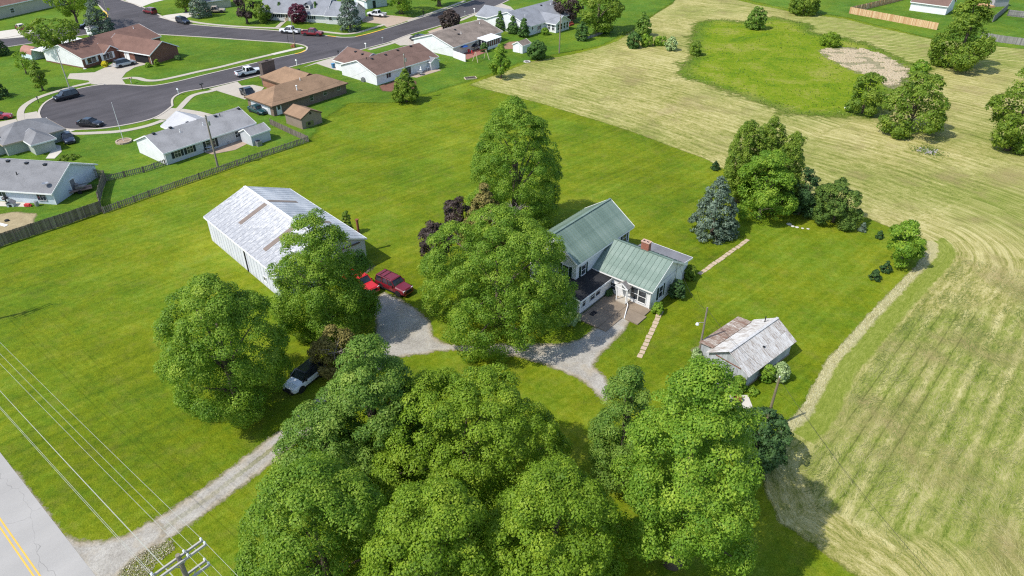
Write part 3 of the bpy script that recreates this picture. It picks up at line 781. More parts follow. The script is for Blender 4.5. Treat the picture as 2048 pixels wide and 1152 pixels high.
SIDEW = siding('white_lap_siding', (0.76, 0.765, 0.77)); SIDEB = siding('pale_blue_siding', (0.56, 0.63, 0.69)); SIDEG = siding('grey_lap_siding', (0.50, 0.52, 0.54))
SIDET = siding('beige_siding', (0.47, 0.44, 0.36)); SIDEGR = siding('greenish_siding', (0.42, 0.45, 0.40))
BRICKR = brick('red_brick', (0.22, 0.085, 0.05), (0.16, 0.06, 0.04), (0.30, 0.24, 0.19)); BRICKT = brick('brown_brick', (0.21, 0.15, 0.105), (0.155, 0.105, 0.08), (0.27, 0.23, 0.19)); BRICKO = brick('orange_brick', (0.32, 0.15, 0.085), (0.25, 0.11, 0.065), (0.36, 0.29, 0.22))
SH_BROWN = shingle('brown_shingle', (0.165, 0.105, 0.084)); SH_TAN = shingle('tan_shingle', (0.265, 0.172, 0.108)); SH_GREY = shingle('grey_shingle', (0.285, 0.28, 0.28)); SH_DGREY = shingle('dark_grey_shingle', (0.20, 0.20, 0.205)); SH_MOSS = shingle('streaked_shingle', (0.215, 0.175, 0.145), 0.4); SH_BLUE = shingle('slate_shingle', (0.235, 0.245, 0.265)); SH_RBROWN = shingle('reddish_shingle', (0.175, 0.102, 0.080))
BLACKM = paint('black_metal', (0.02, 0.02, 0.022), 0.45); DSHUT = paint('dark_shutter', (0.02, 0.03, 0.03), 0.6); LSHUT = paint('white_shutter', (0.70, 0.72, 0.72), 0.6); GREYM = paint('grey_metal', (0.35, 0.36, 0.37), 0.4, metal=0.5)

# --- metal pole barn
BR = Bld('pole_barn', 'large white metal barn with patchy flaking white roof and brown skylight strips', (424.6, 481), -46.9, 'barn')
def barn_wall():
    m, nt, b = nodes_of('barn_sheet_wall')
    p = pos(nt, 'object')
    sp = nt.nodes.new('ShaderNodeSeparateXYZ'); lk(nt, p, sp.inputs[0])
    cb = nt.nodes.new('ShaderNodeCombineXYZ'); lk(nt, math_(nt, 'ADD', sp.outputs['X'], sp.outputs['Y']), cb.inputs[0]); lk(nt, math_(nt, 'MULTIPLY', sp.outputs['Z'], 0.12), cb.inputs[2])
    st = noise(nt, cb.outputs[0], 2.5, 4, 0.7)
    n1 = noise(nt, p, 0.8, 4)
    c = ramp(nt, math_(nt, 'ADD', math_(nt, 'MULTIPLY', st, 0.6), math_(nt, 'MULTIPLY', n1, 0.4)), [(0.3, (0.48, 0.485, 0.54)), (0.55, (0.61, 0.615, 0.68)), (0.8, (0.68, 0.685, 0.74))])
    low = ramp(nt, math_(nt, 'ADD', sp.outputs['Z'], n1), [(0.35, 1.0), (1.1, 0.0)])
    c = mixc(nt, math_(nt, 'MULTIPLY', low, 0.4), c, (0.36, 0.33, 0.27))
    lk(nt, c, b.inputs['Base Color']); b.inputs['Roughness'].default_value = 0.45
    MATS['barnwall'] = m
    return m
def barn_roof():
    m, nt, b = nodes_of('flaking_barn_roof')
    p = pos(nt, 'object')
    sx = pos(nt, 'object', (2.6, 1.1, 1.1))
    f1 = noise(nt, sx, 1.5, 5, 0.7, 0.3); f2 = noise(nt, pos(nt, 'object', (4.5, 2.0, 2)), 1.4, 3, 0.6)
    sp = nt.nodes.new('ShaderNodeSeparateXYZ'); lk(nt, p, sp.inputs[0])
    side = math_(nt, 'GREATER_THAN', sp.outputs['Y'], 6.2)
    low = math_(nt, 'MULTIPLY', math_(nt, 'SUBTRACT', 1.0, math_(nt, 'DIVIDE', sp.outputs['Y'], 6.0)), 0.10, clamp=False)
    fac = math_(nt, 'ADD', math_(nt, 'ADD', math_(nt, 'MULTIPLY', f1, 0.65), math_(nt, 'MULTIPLY', f2, 0.35)), low)
    flk = ramp(nt, fac, [(0.50, 0.0), (0.58, 1.0)])
    c = mixc(nt, math_(nt, 'MULTIPLY', flk, 0.8), ramp(nt, noise(nt, p, 0.6, 4, 0.65), [(0.3, (0.42, 0.415, 0.41)), (0.7, (0.57, 0.565, 0.555))]), ramp(nt, noise(nt, p, 6, 3), [(0.3, (0.22, 0.225, 0.24)), (0.7, (0.36, 0.365, 0.38))]))
    wash = ramp(nt, noise(nt, pos(nt, 'object', (0.25, 0.5, 0.5)), 0.7, 4, 0.6), [(0.40, 0.0), (0.60, 1.0)])
    c2 = mixc(nt, math_(nt, 'MULTIPLY', wash, 0.8), (0.52, 0.53, 0.54), (0.29, 0.315, 0.345))
    c2 = mixc(nt, math_(nt, 'MULTIPLY', flk, 0.3), c2, (0.5, 0.45, 0.42))
    lk(nt, mixc(nt, side, c, c2), b.inputs['Base Color'])
    b.inputs['Roughness'].default_value = 0.42
    return m
bw = barn_wall(); brf = barn_roof()
BL, BW_, BE, BP = 19.8, 12.4, 3.75, 6.15
w_, r_ = BR.wing(0, BL, 0, BW_, BE, BP, bw, brf, over=0.25, rake=0.2, t=0.06)
# standing ribs of the wall and roof sheets
m = MB()
for i in range(1, 22): m.box(i*0.9-0.03, -0.03, 0.1, i*0.9+0.03, 0.0, BE-0.02)
for i in range(1, 14): m.box(BL, i*0.9-0.03, 0.1, BL+0.03, i*0.9+0.03, BE)
m.build('wall_rib', bw, BR.root)
m = MB()
sl = (BP-0.06-BE)/(BW_/2)
for i in range(0, 23):
    x = 0.05+i*0.9
    for sg in (-1, 1):
        y0 = -0.25 if sg < 0 else BW_+0.25
        m.bar((x, y0, BE+0.06-0.25*sl+0.01), (x, BW_/2, BP+0.01), 0.045, 0.03)
m.build('roof_rib', brf, BR.root)
SKYL = paint('brown_fibreglass', (0.20, 0.155, 0.125), 0.5, 0.2, 2.0)
for (x, ya, yb) in [(6.55, 1.9, 5.9), (14.7, 1.2, 5.7), (5.9, 6.55, 10.6), (14.0, 6.6, 11.0)]:
    za = BE+0.06+ya*sl if ya < 6.2 else BE+0.06+(BW_-ya)*sl
    zb = BE+0.06+yb*sl if yb <= 6.2 else BE+0.06+(BW_-yb)*sl
    MB().hexa([(x-0.4, ya, za), (x+0.4, ya, za), (x+0.4, yb, zb), (x-0.4, yb, zb)], [(x-0.4, ya, za+0.035), (x+0.4, ya, za+0.035), (x+0.4, yb, zb+0.035), (x-0.4, yb, zb+0.035)]).build('skylight', SKYL, BR.root)
MB().bar((-0.25, BW_/2, BP+0.03), (BL+0.25, BW_/2, BP+0.03), 0.35, 0.06).build('ridge_cap', WHITE, BR.root)
p = BR.hit(492, 517, 'y', 0)
BR.box('downspout', p.x-0.06, -0.14, 0.1, p.x+0.06, -0.03, BE-0.1, paint('dark_pipe', (0.03, 0.03, 0.035), 0.5))
BR.win('y', 0, -1, 531, 558, 0.75, 0.6, nx=2, nz=1, fw=0.05)
BR.win('x', BL, 1, 711, 521, 0.9, 0.6, nx=2, nz=1, fw=0.05)
BR.box('sliding_door', BL+0.03, 3.4, 0.05, BL+0.10, 8.6, 3.4, paint('barn_door_white', (0.70, 0.72, 0.74), 0.5))
BR.box('door_track', BL+0.02, 2.8, 3.42, BL+0.16, 11.6, 3.56, paint('track_brown', (0.12, 0.09, 0.07), 0.6))
RUST = paint('rusty_iron', (0.20, 0.075, 0.035), 0.85, 0.3, 3.0, fine=0.15)
c = BR.at(704, 455, 0)
m = MB().cyl((16.9, 13.3, 0), (16.9, 13.3, 4.9), 0.17, n=12).cyl((16.9, 13.3, 4.9), (16.9, 13.3, 5.05), 0.24, n=12).bar((16.9, 12.4, 3.2), (16.9, 13.3, 3.2), 0.06, 0.06)
m.build('stove_pipe', RUST, BR.root)

# --- farmhouse
FH = Bld('farmhouse', 'white farmhouse with green standing seam metal roof and red brick chimney', (1158, 632.8), 50, 'house')
FH_[0] = FH
def green_metal():
    m, nt, b = nodes_of('green_roof_metal')
    p = pos(nt, 'object')
    f = math_(nt, 'ADD', math_(nt, 'MULTIPLY', noise(nt, p, 0.5, 5, 0.65), 0.6), math_(nt, 'MULTIPLY', noise(nt, p, 7, 3), 0.4))
    oi = nt.nodes.new('ShaderNodeObjectInfo')
    f = math_(nt, 'ADD', f, math_(nt, 'MULTIPLY', math_(nt, 'SUBTRACT', oi.outputs['Random'], 0.5), 0.14))
    lk(nt, ramp(nt, f, [(0.32, (0.105, 0.155, 0.125)), (0.5, (0.160, 0.222, 0.182)), (0.7, (0.235, 0.295, 0.250))]), b.inputs['Base Color'])
    b.inputs['Roughness'].default_value = 0.5; b.inputs['Specular IOR Level'].default_value = 0.35
    return m
GREEN = green_metal()
DARKROOF = shingle('black_rolled_roof', (0.030, 0.030, 0.032), 0.4); ROLLED = shingle('grey_rolled_roof', (0.19, 0.19, 0.20))
mx0, mx1, my0, my1, mhw, mhr = 2.7, 14.5, 2.6, 9.6, 5.25, 7.75
FH.wing(mx0, mx1, my0, my1, mhw, mhr, SIDEW, GREEN, roof=False, wallname='main_wall', t=0.12)
FH.last = None
def metal_roof(a0, a1, b0, br, b1, hw, hr, axis, pw=0.62, t=0.05, over=0.4, rake=0.35, clip=None):
    """each pan of the standing seam roof is a piece of its own"""
    M = (lambda a, b, z: (a, b, z)) if axis == 'x' else (lambda a, b, z: (b, a, z))
    rf = MB()
    for bb in (b0, b1):
        so = (hr-hw)/abs(br-bb); sg = 1 if bb > br else -1
        P = [M(a0-rake, bb+sg*over, hw-over*so), M(a1+rake, bb+sg*over, hw-over*so), M(a1+rake, br, hr), M(a0-rake, br, hr)]
        rf.slab([Vector(p) for p in P], 0.10)
    ro = rf.build('roof', paint('roof_deck_green', (0.06, 0.12, 0.09), 0.6), FH.root)
    n = int((a1-a0+2*rake)/pw)+1; pw = (a1-a0+2*rake)/n
    for bb in (b0, b1):
        so = (hr-hw)/abs(br-bb); sg = 1 if bb > br else -1
        ev, ez = bb+sg*(over+0.03), hw-(over+0.03)*so
        m = MB()
        zt = t
        m.hexa([M(0.012, ev, ez+0.005), M(pw-0.012, ev, ez+0.005), M(pw-0.012, br, hr+0.005), M(0.012, br, hr+0.005)],
               [M(0.012, ev, ez+0.022), M(pw-0.012, ev, ez+0.022), M(pw-0.012, br, hr+0.022), M(0.012, br, hr+0.022)])
        m.bar(M(0.0, ev, ez+zt*0.8), M(0.0, br, hr+zt*0.8), 0.035, 0.075)
        me = m.mesh('roof_pan', GREEN)
        for i in range(n):
            inst('roof_pan', me, ro, M(a0-rake+i*pw, 0, 0))
    m = MB().bar(M(a0-rake-0.02, br, hr+0.05), M(a1+rake+0.02, br, hr+0.05), 0.26, 0.07)
    m.build('ridge_cap', GREEN, ro)
    m = MB()
    for aa in (a0-rake-0.03, a1+rake+0.03):
        for bb in (b0, b1):
            so = (hr-hw)/abs(br-bb); sg = 1 if bb > br else -1
            m.bar(M(aa, bb+sg*over, hw-over*so-0.06), M(aa, br, hr-0.06), 0.05, 0.22)
    for bb in (b0, b1):
        so = (hr-hw)/abs(br-bb); sg = 1 if bb > br else -1
        m.bar(M(a0-rake, bb+sg*(over+0.01), hw-over*so-0.12), M(a1+rake, bb+sg*(over+0.01), hw-over*so-0.12), 0.05, 0.2)
    m.build('fascia', WHITE, ro)
    return ro
metal_roof(mx0, mx1, my0, (my0+my1)/2, my1, mhw+0.1, mhr, 'x', 0.5)
wx0, wx1, wy0, wy1 = 6.5, 14.0, -5.7, 4.0
FH.wing(wx0, wx1, wy0, 2.62, 2.95, 5.15, SIDEW, GREEN, axis='y', roof=False, ridge=10.3, wallname='wing_wall')
metal_roof(wy0, 3.95, wx0, 10.3, wx1, 3.05, 5.2, 'y', 0.68, rake=0.3, over=0.38)
# valley saddle behind the wing ridge is covered by the wing roof running into the main slope
FH.box('leanto_wall', 14.0, -5.4, 0, 15.9, 0.6, 2.65, SIDEW)
MB().slab([(13.7, -5.75, 3.15), (16.2, -5.75, 2.85), (16.2, 0.9, 2.85), (13.7, 0.9, 3.15)], 0.12).build('leanto_roof', ROLLED, FH.root)
MB().bar((13.7, -5.78, 3.05), (16.22, -5.78, 2.75), 0.04, 0.2).bar((16.22, -5.78, 2.77), (16.22, 0.92, 2.77), 0.04, 0.2).build('leanto_fascia', WHITE, FH.root)
# enclosed porch
FH.box('porch_wall', 0, 0, 0.35, 6.5, 2.6, 2.28, SIDEW); FH.box('porch_base', 0.08, 0.08, 0, 6.45, 2.6, 0.35, paint('grey_stone_base', (0.25, 0.24, 0.22), 0.9))
FH.box('porch_return_wall', 0, 2.6, 0.35, 2.7, 5.4, 2.28, SIDEW)
MB().slab([(-0.25, -0.3, 2.38), (6.52, -0.3, 2.38), (6.52, 2.6, 2.72), (-0.25, 2.6, 2.72)], 0.1).slab([(-0.25, 2.62, 2.72), (2.7, 2.62, 2.72), (2.7, 5.7, 2.60), (-0.25, 5.7, 2.60)], 0.1).build('porch_roof', DARKROOF, FH.root)
MB().bar((-0.28, -0.33, 2.3), (6.5, -0.33, 2.3), 0.05, 0.22).bar((-0.28, -0.33, 2.3), (-0.28, 2.6, 2.64), 0.05, 0.2).bar((-0.28, 2.6, 2.64), (-0.28, 5.7, 2.52), 0.05, 0.2).build('porch_fascia', WHITE, FH.root)
for (px, py) in [(1184.5, 592), (1195.5, 583)]: FH.win('y', 0, -1, px, py, 0.95, 1.0, nx=1, nz=2)
FH.win('y', 0, -1, 1167.5, 605, 0.6, 1.0, nx=1, nz=2)
for (px, py) in [(1147, 605), (1130, 596)]: FH.win('x', 0, -1, px, py, 0.95, 1.15, nx=1, nz=2)
FH.opening('x', 0, -1, 4.6, 1.5, 0.95, 1.15, nx=1, nz=2)
GSH = paint('dark_green_shutter', (0.012, 0.04, 0.03), 0.6)
FH.win('y', my0, -1, 1166.5, 539, 0.85, 1.35, nx=1, nz=2, shutters=GSH)
FH.opening('y', my0, -1, 13.3, 3.9, 0.85, 1.35, nx=1, nz=2, shutters=GSH)
FH.win('x', mx0, -1, 1131, 541, 0.9, 1.45, nx=1, nz=2, shutters=GSH)
FH.opening('x', mx0, -1, 7.6, 3.9, 0.9, 1.45, nx=1, nz=2, shutters=GSH)
for (px, py) in [(1268.5, 586), (1284.5, 594)]: FH.win('x', wx0, -1, px, py, 1.0, 1.55, nx=1, nz=2)
FH.win('x', wx0, -1, 1226.5, 572, 0.75, 0.95, nx=1, nz=2)
FH.win('y', wy0, -1, 1321, 583, 0.85, 1.6, nx=1, nz=2, shutters=GSH)
dz = FH.hit(1244, 581, 'x', wx0)
FH.door('x', wx0, -1, -2.35, 0.95, 2.0, WHITE, 0.35, glassy=True)
# little gabled hood over the side door
hx0, hx1, hy0, hy1 = 5.3, 6.5, -3.0, -1.6
m = MB()
m.slab([(hx0, hy0-0.15, 2.35), (hx1, hy0-0.15, 2.35), (hx1, -2.3, 2.95), (hx0, -2.3, 2.95)], 0.08).slab([(hx1, hy1+0.15, 2.35), (hx0, hy1+0.15, 2.35), (hx0, -2.3, 2.95), (hx1, -2.3, 2.95)], 0.08)
hd = m.build('door_hood', shingle('worn_grey_shingle', (0.24, 0.22, 0.20), 0.35), FH.root)
m = MB(); m.bar((hx0-0.03, hy0-0.15, 2.3), (hx0-0.03, -2.3, 2.9), 0.05, 0.16).bar((hx0-0.03, hy1+0.15, 2.3), (hx0-0.03, -2.3, 2.9), 0.05, 0.16).bar((hx0-0.03, hy0, 2.28), (hx0-0.03, hy1, 2.28), 0.06, 0.12)
m.build('hood_trim', WHITE, hd)
for yy in (hy0+0.05, hy1-0.05): MB().bar((hx0+0.1, yy, 0.3), (hx0+0.1, yy, 2.28), 0.1, 0.1).build('hood_post', WHITE, FH.root)
FH.box('door_step', 5.3, -3.0, 0.06, 6.5, -1.6, 0.34, CONC)
MB().tube([(5.35, -3.1, 2.2), (5.35, -3.15, 0.6), (5.2, -3.4, 0.42), (3.1, -4.3, 0.16), (2.9, -4.4, 0.13)], 0.055, 8).build('downspout', WHITE, FH.root)
FH.gutterpipe(6.4, -5.6, 2.8); FH.gutterpipe(-0.06, -0.05, 2.3)
CHB = brick('chimney_brick', (0.34, 0.11, 0.065), (0.26, 0.08, 0.05), (0.42, 0.30, 0.24), 6.0)
ch = MB(); cx_, cy_ = 10.5, -2.1
ch.box(cx_-0.30, cy_-0.52, 4.2, cx_+0.30, cy_+0.52, 6.25)
co_ = ch.build('chimney', CHB, FH.root)
ch = MB(); z = 6.25
for a, b, c2, d in ((-0.36,-0.58,0.36,-0.42), (-0.36,0.42,0.36,0.58), (-0.36,-0.42,-0.18,0.42), (0.18,-0.42,0.36,0.42), (-0.18,-0.08,0.18,0.08)): ch.box(cx_+a, cy_+b, z, cx_+c2, cy_+d, z+0.12)
ch.build('chimney_cap', paint('cap_brick_pale', (0.50, 0.33, 0.26), 0.9), co_)
FH.box('flue_opening', cx_-0.18, cy_-0.42, 6.22, cx_+0.18, cy_+0.42, 6.262, BLACKM)
# service mast and meter at the gable
MB().cyl((11.9, -5.85, 1.0), (11.9, -5.85, 4.6), 0.035, n=8).box(11.78, -5.95, 1.1, 12.02, -5.72, 1.6).build('service_mast', GREYM, FH.root)
MB().bar((6.5, -5.72, 2.95), (13.9, -5.72, 2.95), 0.03, 0.06).build('belt_trim', paint('grey_trim', (0.42, 0.43, 0.44), 0.6), FH.root)

# patio slabs in front of the porch
PATIO = empty('patio', FH.o, FH.a); PATIO['kind'] = 'structure'
PC = paint('stained_patio', (0.235, 0.185, 0.135), 0.9, 0.35, 0.9, fine=0.12)
for (x0, x1, y0, y1, h) in [(-0.6, 2.9, -3.0, -0.55, 0.15), (2.93, 6.4, -3.2, -0.1, 0.17), (-0.5, 2.9, -4.1, -3.03, 0.12), (2.93, 4.9, -6.2, -3.23, 0.15), (4.93, 6.45, -5.9, -3.23, 0.16), (-0.8, 5.0, -0.52, -0.08, 0.10)]:
    MB().box(x0, y0, 0, x1, y1, h).build('slab', PC, PATIO)
MB().box(0.9, -1.35, 0.152, 1.9, -0.75, 0.17).build('cellar_grate', BLACKM, PATIO)

# --- old tin shed
SHD = Bld('tin_shed', 'old grey shed with rusty corrugated tin roof and low lean-to', (1490, 776), 41, 'shed')
def tin(name, rust):
    m, nt, b = nodes_of(name)
    p = pos(nt, 'object')
    oi = nt.nodes.new('ShaderNodeObjectInfo')
    ad = nt.nodes.new('ShaderNodeVectorMath'); ad.operation = 'ADD'; lk(nt, pos(nt, 'object', (11.0, 1.1, 0.3)), ad.inputs[0])
    cb = nt.nodes.new('ShaderNodeCombineXYZ'); lk(nt, math_(nt, 'MULTIPLY', oi.outputs['Random'], 37.0), cb.inputs[2]); lk(nt, cb.outputs[0], ad.inputs[1])
    st = noise(nt, ad.outputs[0], 1.6, 4, 0.7); n2 = noise(nt, p, 2.0, 4, 0.7)
    f = math_(nt, 'ADD', math_(nt, 'ADD', math_(nt, 'MULTIPLY', st, 0.85), math_(nt, 'MULTIPLY', n2, 0.15)), math_(nt, 'ADD', math_(nt, 'MULTIPLY', math_(nt, 'SUBTRACT', oi.outputs['Random'], 0.5), 0.10), rust))
    lk(nt, ramp(nt, f, [(0.36, (0.62, 0.61, 0.59)), (0.50, (0.50, 0.48, 0.45)), (0.58, (0.31, 0.265, 0.22)), (0.72, (0.16, 0.090, 0.060))]), b.inputs['Base Color'])
    b.inputs['Roughness'].default_value = 0.55; b.inputs['Metallic'].default_value = 0.15
    return m
TIN, TINR = tin('weathered_tin', -0.005), tin('rusted_tin', 0.14)
def shed_wall():
    m, nt, b = nodes_of('grey_shed_boards')
    p = pos(nt, 'object')
    sp = nt.nodes.new('ShaderNodeSeparateXYZ'); lk(nt, p, sp.inputs[0])
    cb = nt.nodes.new('ShaderNodeCombineXYZ'); h = math_(nt, 'ADD', sp.outputs['X'], sp.outputs['Y']); lk(nt, h, cb.inputs[0]); lk(nt, math_(nt, 'MULTIPLY', sp.outputs['Z'], 0.10), cb.inputs[2])
    st = noise(nt, cb.outputs[0], 3.0, 4, 0.7)
    gap = math_(nt, 'LESS_THAN', math_(nt, 'FRACT', math_(nt, 'DIVIDE', h, 0.26)), 0.07)
    c = ramp(nt, st, [(0.3, (0.26, 0.27, 0.28)), (0.55, (0.41, 0.43, 0.45)), (0.75, (0.52, 0.54, 0.56))])
    c = mixc(nt, math_(nt, 'MULTIPLY', gap, 0.5), c, (0.13, 0.13, 0.13))
    lk(nt, c, b.inputs['Base Color']); b.inputs['Roughness'].default_value = 0.8
    return m
SW = shed_wall()
sL, sWd, sE, sR = 8.3, 4.75, 1.95, 3.45
SHD.wing(0, sL, 0, sWd, sE, sR, SW, TIN, roof=False)
def tin_roof(parent_name, x0, x1, ye, ze, yr, zr, mat, courses=2, wdt=0.66, dark=None):
    slope = math.hypot(yr-ye, zr-ze)
    ro = empty(parent_name, (0, 0, 0)); ro.parent = SHD.root
    n = int((x1-x0)/wdt)+1
    sw = (x1-x0)/n
    nb = 6
    for cidx in range(courses):
        m = MB()
        f0, f1 = cidx/courses-(0.03 if cidx else 0), (cidx+1)/courses
        lift = 0.012*cidx
        for k in range(nb):
            for j in range(2):
                pass
        top = []
        for fr in (f0, f1):
            y = ye+(yr-ye)*fr; z = ze+(zr-ze)*fr+lift
            top.append([(sw*1.04*k/(nb*2), y, z+(0.028 if k % 2 else 0.0)) for k in range(nb*2+1)])
        vs = top[0]+top[1]; nn = nb*2+1
        vs2 = [(a, b_2, c2-0.012) for a, b_2, c2 in vs]
        m.add(vs+vs2, [(i, i+1, nn+i+1, nn+i) for i in range(nn-1)]+[(2*nn+nn+i, 2*nn+nn+i+1, 2*nn+i+1, 2*nn+i) for i in range(nn-1)]+[(2*nn+i, 2*nn+i+1, i+1, i) for i in range(nn-1)])
        me = m.mesh('tin_sheet', mat)
        for i in range(n):
            o = inst('tin_sheet', me, ro, (x0+i*sw, 0, rnd.uniform(0, 0.012)))
            o.rotation_euler = (0, 0, rnd.uniform(-0.006, 0.006))
    return ro
so = (sR-sE)/(sWd/2)
tin_roof('near_roof_slope', -0.35, sL+0.4, -0.3, sE+0.03-0.3*so, sWd/2, sR+0.03, TIN, 2)
tin_roof('far_roof_slope', -0.35, sL+0.4, sWd+0.25, sE+0.03-0.25*so, sWd/2, sR+0.03, TIN, 2)
tin_roof('leanto_roof', 0.6, 7.9, 6.55, 1.80, sWd+0.05, 2.02, TINR, 1)
MB().bar((-0.38, sWd/2, sR+0.07), (sL+0.42, sWd/2, sR+0.07), 0.3, 0.04).build('ridge_cap', TIN, SHD.root)
SHD.box('leanto_wall', 0.8, sWd, 0, 7.8, 6.3, 1.78, SW)
SHD.box('foundation', -0.05, -0.05, 0, sL+0.05, sWd+0.05, 0.18, paint('foundation_stone', (0.24, 0.2, 0.15), 0.95))
p = SHD.hit(1443, 735, 'x', 0)
SHD.box('barn_door', -0.05, 1.2, 0.15, -0.01, 3.6, 1.95, SW)
MB().bar((-0.06, 0.9, 2.02), (-0.06, 3.9, 2.02), 0.05, 0.08).build('door_rail', RUST, SHD.root)
MB().cyl((7.6, 3.2, 2.9), (7.6, 3.2, 3.75), 0.06, n=8).build('vent_pipe', BLACKM, SHD.root)
MB().box(4.0, 0.9, 2.55, 4.25, 1.15, 2.72).build('roof_patch', BLACKM, SHD.root)

# --- neighbourhood houses
def shed_house(name, label, o, ang, L, W, hw, hr, mw, mr, axis='x', group=None, trim=WHITE, **k):
    b = Bld(name, label, o, ang, 'shed', group); b.wing(0, L, 0, W, hw, hr, mw, mr, axis=axis, over=0.15, rake=0.15, t=0.07, trim=trim, **k); return b

# brick ranch by the cul-de-sac
h1 = Bld('brick_ranch_house', 'red brick ranch house with brown roof and white end wall by the cul-de-sac', (170, 137.7), 64)
h1.wing(0, 22.3, 0, 13.6, 2.45, 4.75, BRICKR, SH_RBROWN); h1.vents([(267, 57)], WHITE, 'pipe')
h1.box('white_end_panel', -0.04, 0.1, 0.3, -0.005, 13.5, 2.4, SIDEW)
m = MB().add([(-0.03, 0.1, 2.4), (-0.03, 13.5, 2.4), (-0.03, 6.8, 4.6)], [(0, 1, 2)]); m.build('gable_panel', SIDEW, h1.root)
h1.win('y', 0, -1, 183, 119, 2.3, 1.4, nx=2, nz=1, shutters=LSHUT)
h1.wing(5.6, 9.2, -0.7, 3.0, 2.45, 3.75, BRICKR, SH_RBROWN, axis='y', wallname='bay_wall', rn='bay_roof')
h1.win('y', -0.7, -1, 215, 110, 2.5, 1.4, nx=3, nz=1, shutters=LSHUT)
h1.wing(9.3, 17.3, -11.6, 4.0, 2.45, 4.6, BRICKR, SH_RBROWN, axis='y', wallname='garage_wall', rn='garage_roof')
h1.vents([(284, 66)], WHITE, 'pipe')
h1.win('y', -11.6, -1, 327, 103.5, 1.4, 1.2, nx=2, nz=1, shutters=LSHUT)
MB().lathe([(0.35, 0), (0.35, 0.08), (0.2, 0.1)], 12).build('gable_vent', WHITE, h1.root)
gv = h1.root.children[-1]; gv.rotation_euler = (math.pi/2, 0, 0); gv.location = (13.3, -11.62, 3.4)
h1.box('garage_opening', 9.25, -10.6, 0.03, 9.29, -6.0, 2.1, paint('dark_interior', (0.012, 0.012, 0.014), 0.9))
h1.box('garage_header', 9.2, -10.7, 2.1, 9.28, -5.9, 2.3, WHITE)
h1.door('x', 9.3, -1, -3.6, 0.95, 2.05, WHITE, 0.08)
h1.box('door_sidelight', 9.24, -2.9, 0.1, 9.28, -2.5, 2.1, WHITE)
h1.gutterpipe(9.2, -11.5, 2.4)
h1.box('patio_awning', -0.5, 14.0, 2.4, 12.0, 17.5, 2.5, WHITE)
for xx in (0, 6, 11.5): MB().bar((xx, 17.3, 0), (xx, 17.3, 2.4), 0.1, 0.1).build('awning_post', WHITE, h1.root)

# brown hip-roofed house
h2 = Bld('brown_hip_house', 'brown brick house with tan hipped roof and wide chimney', (549, 233), 51)
h2.wing(0, 18.2, 0, 8.6, 2.25, 4.3, BRICKT, SH_TAN, ends='hh', trim=paint('brown_trim', (0.12, 0.08, 0.05), 0.6))
h2.vents([(594, 180)], WHITE, 'flue'); h2.vents([(600, 160)], WHITE, 'pipe')
h2.wing(9.7, 17.4, 6.0, 17.6, 2.25, 4.2, BRICKO, SH_TAN, ends='gh', axis='y', trim=paint('brown_trim', (0.12, 0.08, 0.05), 0.6), wallname='front_wall', rn='front_roof')
h2.vents([(597, 139)], BLACKM, 'box')
h2.box('garage_front', -0.03, 1.0, 0.05, -0.005, 7.5, 2.2, SIDEG)
h2.win('x', 0, -1, 529, 207, 1.9, 1.0, nx=2, nz=1)
h2.door('y', 0, -1, 1.3, 0.95, 2.0, WHITE, 0.06, glassy=True)
for px, py in [(623, 196), (650, 185)]: h2.win('y', 0, -1, px, py, 0.8, 1.0, nx=1, nz=2, frame=paint('tan_frame', (0.4, 0.36, 0.28), 0.6))
h2.win('y', 0, -1, 677, 175, 0.9, 0.9, nx=2, nz=1, frame=paint('tan_frame', (0.4, 0.36, 0.28), 0.6))
m = MB().box(10.2, 17.55, 0, 13.4, 18.7, 4.9).box(10.1, 17.45, 4.9, 13.5, 18.8, 5.05).box(11.3, 17.8, 5.05, 12.2, 18.4, 5.25); m.build('chimney', brick('dark_brick', (0.12, 0.09, 0.075), (0.09, 0.07, 0.06), (0.2, 0.17, 0.15)), h2.root)
s2 = shed_house('brown_shed', 'small brown shed with tan gable roof and broken panel', (605.7, 259), 51, 4.6, 5.0, 2.1, 3.25, siding('brown_board', (0.27, 0.21, 0.165), 0.3), SH_TAN, axis='y', trim=paint('brown_trim', (0.12, 0.08, 0.05), 0.6))
s2.box('panel_gap_grass', 0.9, -0.03, 0.1, 2.6, -0.005, 1.15, paint('grass_through_gap_paint', (0.17, 0.18, 0.06), 0.9, 0.3)); s2.box('gable_vent', 2.0, -0.04, 2.35, 2.4, -0.005, 2.75, BLACKM); s2.box('hole', 1.3, -0.05, 0.5, 1.9, -0.031, 0.95, BLACKM)  # grass-coloured sheet added to stand for grass seen through the broken panel

# white house with light grey roof behind the picket fence
h3 = Bld('grey_roof_house', 'white ranch house with pale grey shingle roof behind the long picket fence', (334, 330.7), 52)
h3.wing(0, 17.7, 0, 8.8, 2.35, 4.3, SIDEG, SH_GREY); h3.box('white_end_panel', -0.04, 0.05, 0.05, -0.005, 8.75, 2.35, SIDEW)
MB().add([(-0.03, 0.05, 2.35), (-0.03, 8.75, 2.35), (-0.03, 4.4, 4.1)], [(0, 1, 2)]).build('gable_panel', SIDEW, h3.root)
h3.vents([(307, 268), (341, 257), (375, 246), (431, 233), (477, 218)], BLACKM); h3.vents([(360, 264), (406, 250)], WHITE, 'pipe'); h3.vents([(440, 232)], BLACKM, 'pipe')
for px, py in [(354.5, 305.5), (379, 296)]: h3.win('y', 0, -1, px, py, 1.05, 1.35, nx=2, nz=2, frame=paint('cream_frame', (0.6, 0.55, 0.42), 0.6), shutters=DSHUT)
h3.win('y', 0, -1, 420.5, 284, 1.7, 1.75, nx=2, nz=3, shutters=DSHUT, frame=paint('cream_frame', (0.6, 0.55, 0.42), 0.6))
h3.win('y', 0, -1, 475, 268, 0.95, 1.1, nx=2, nz=2)
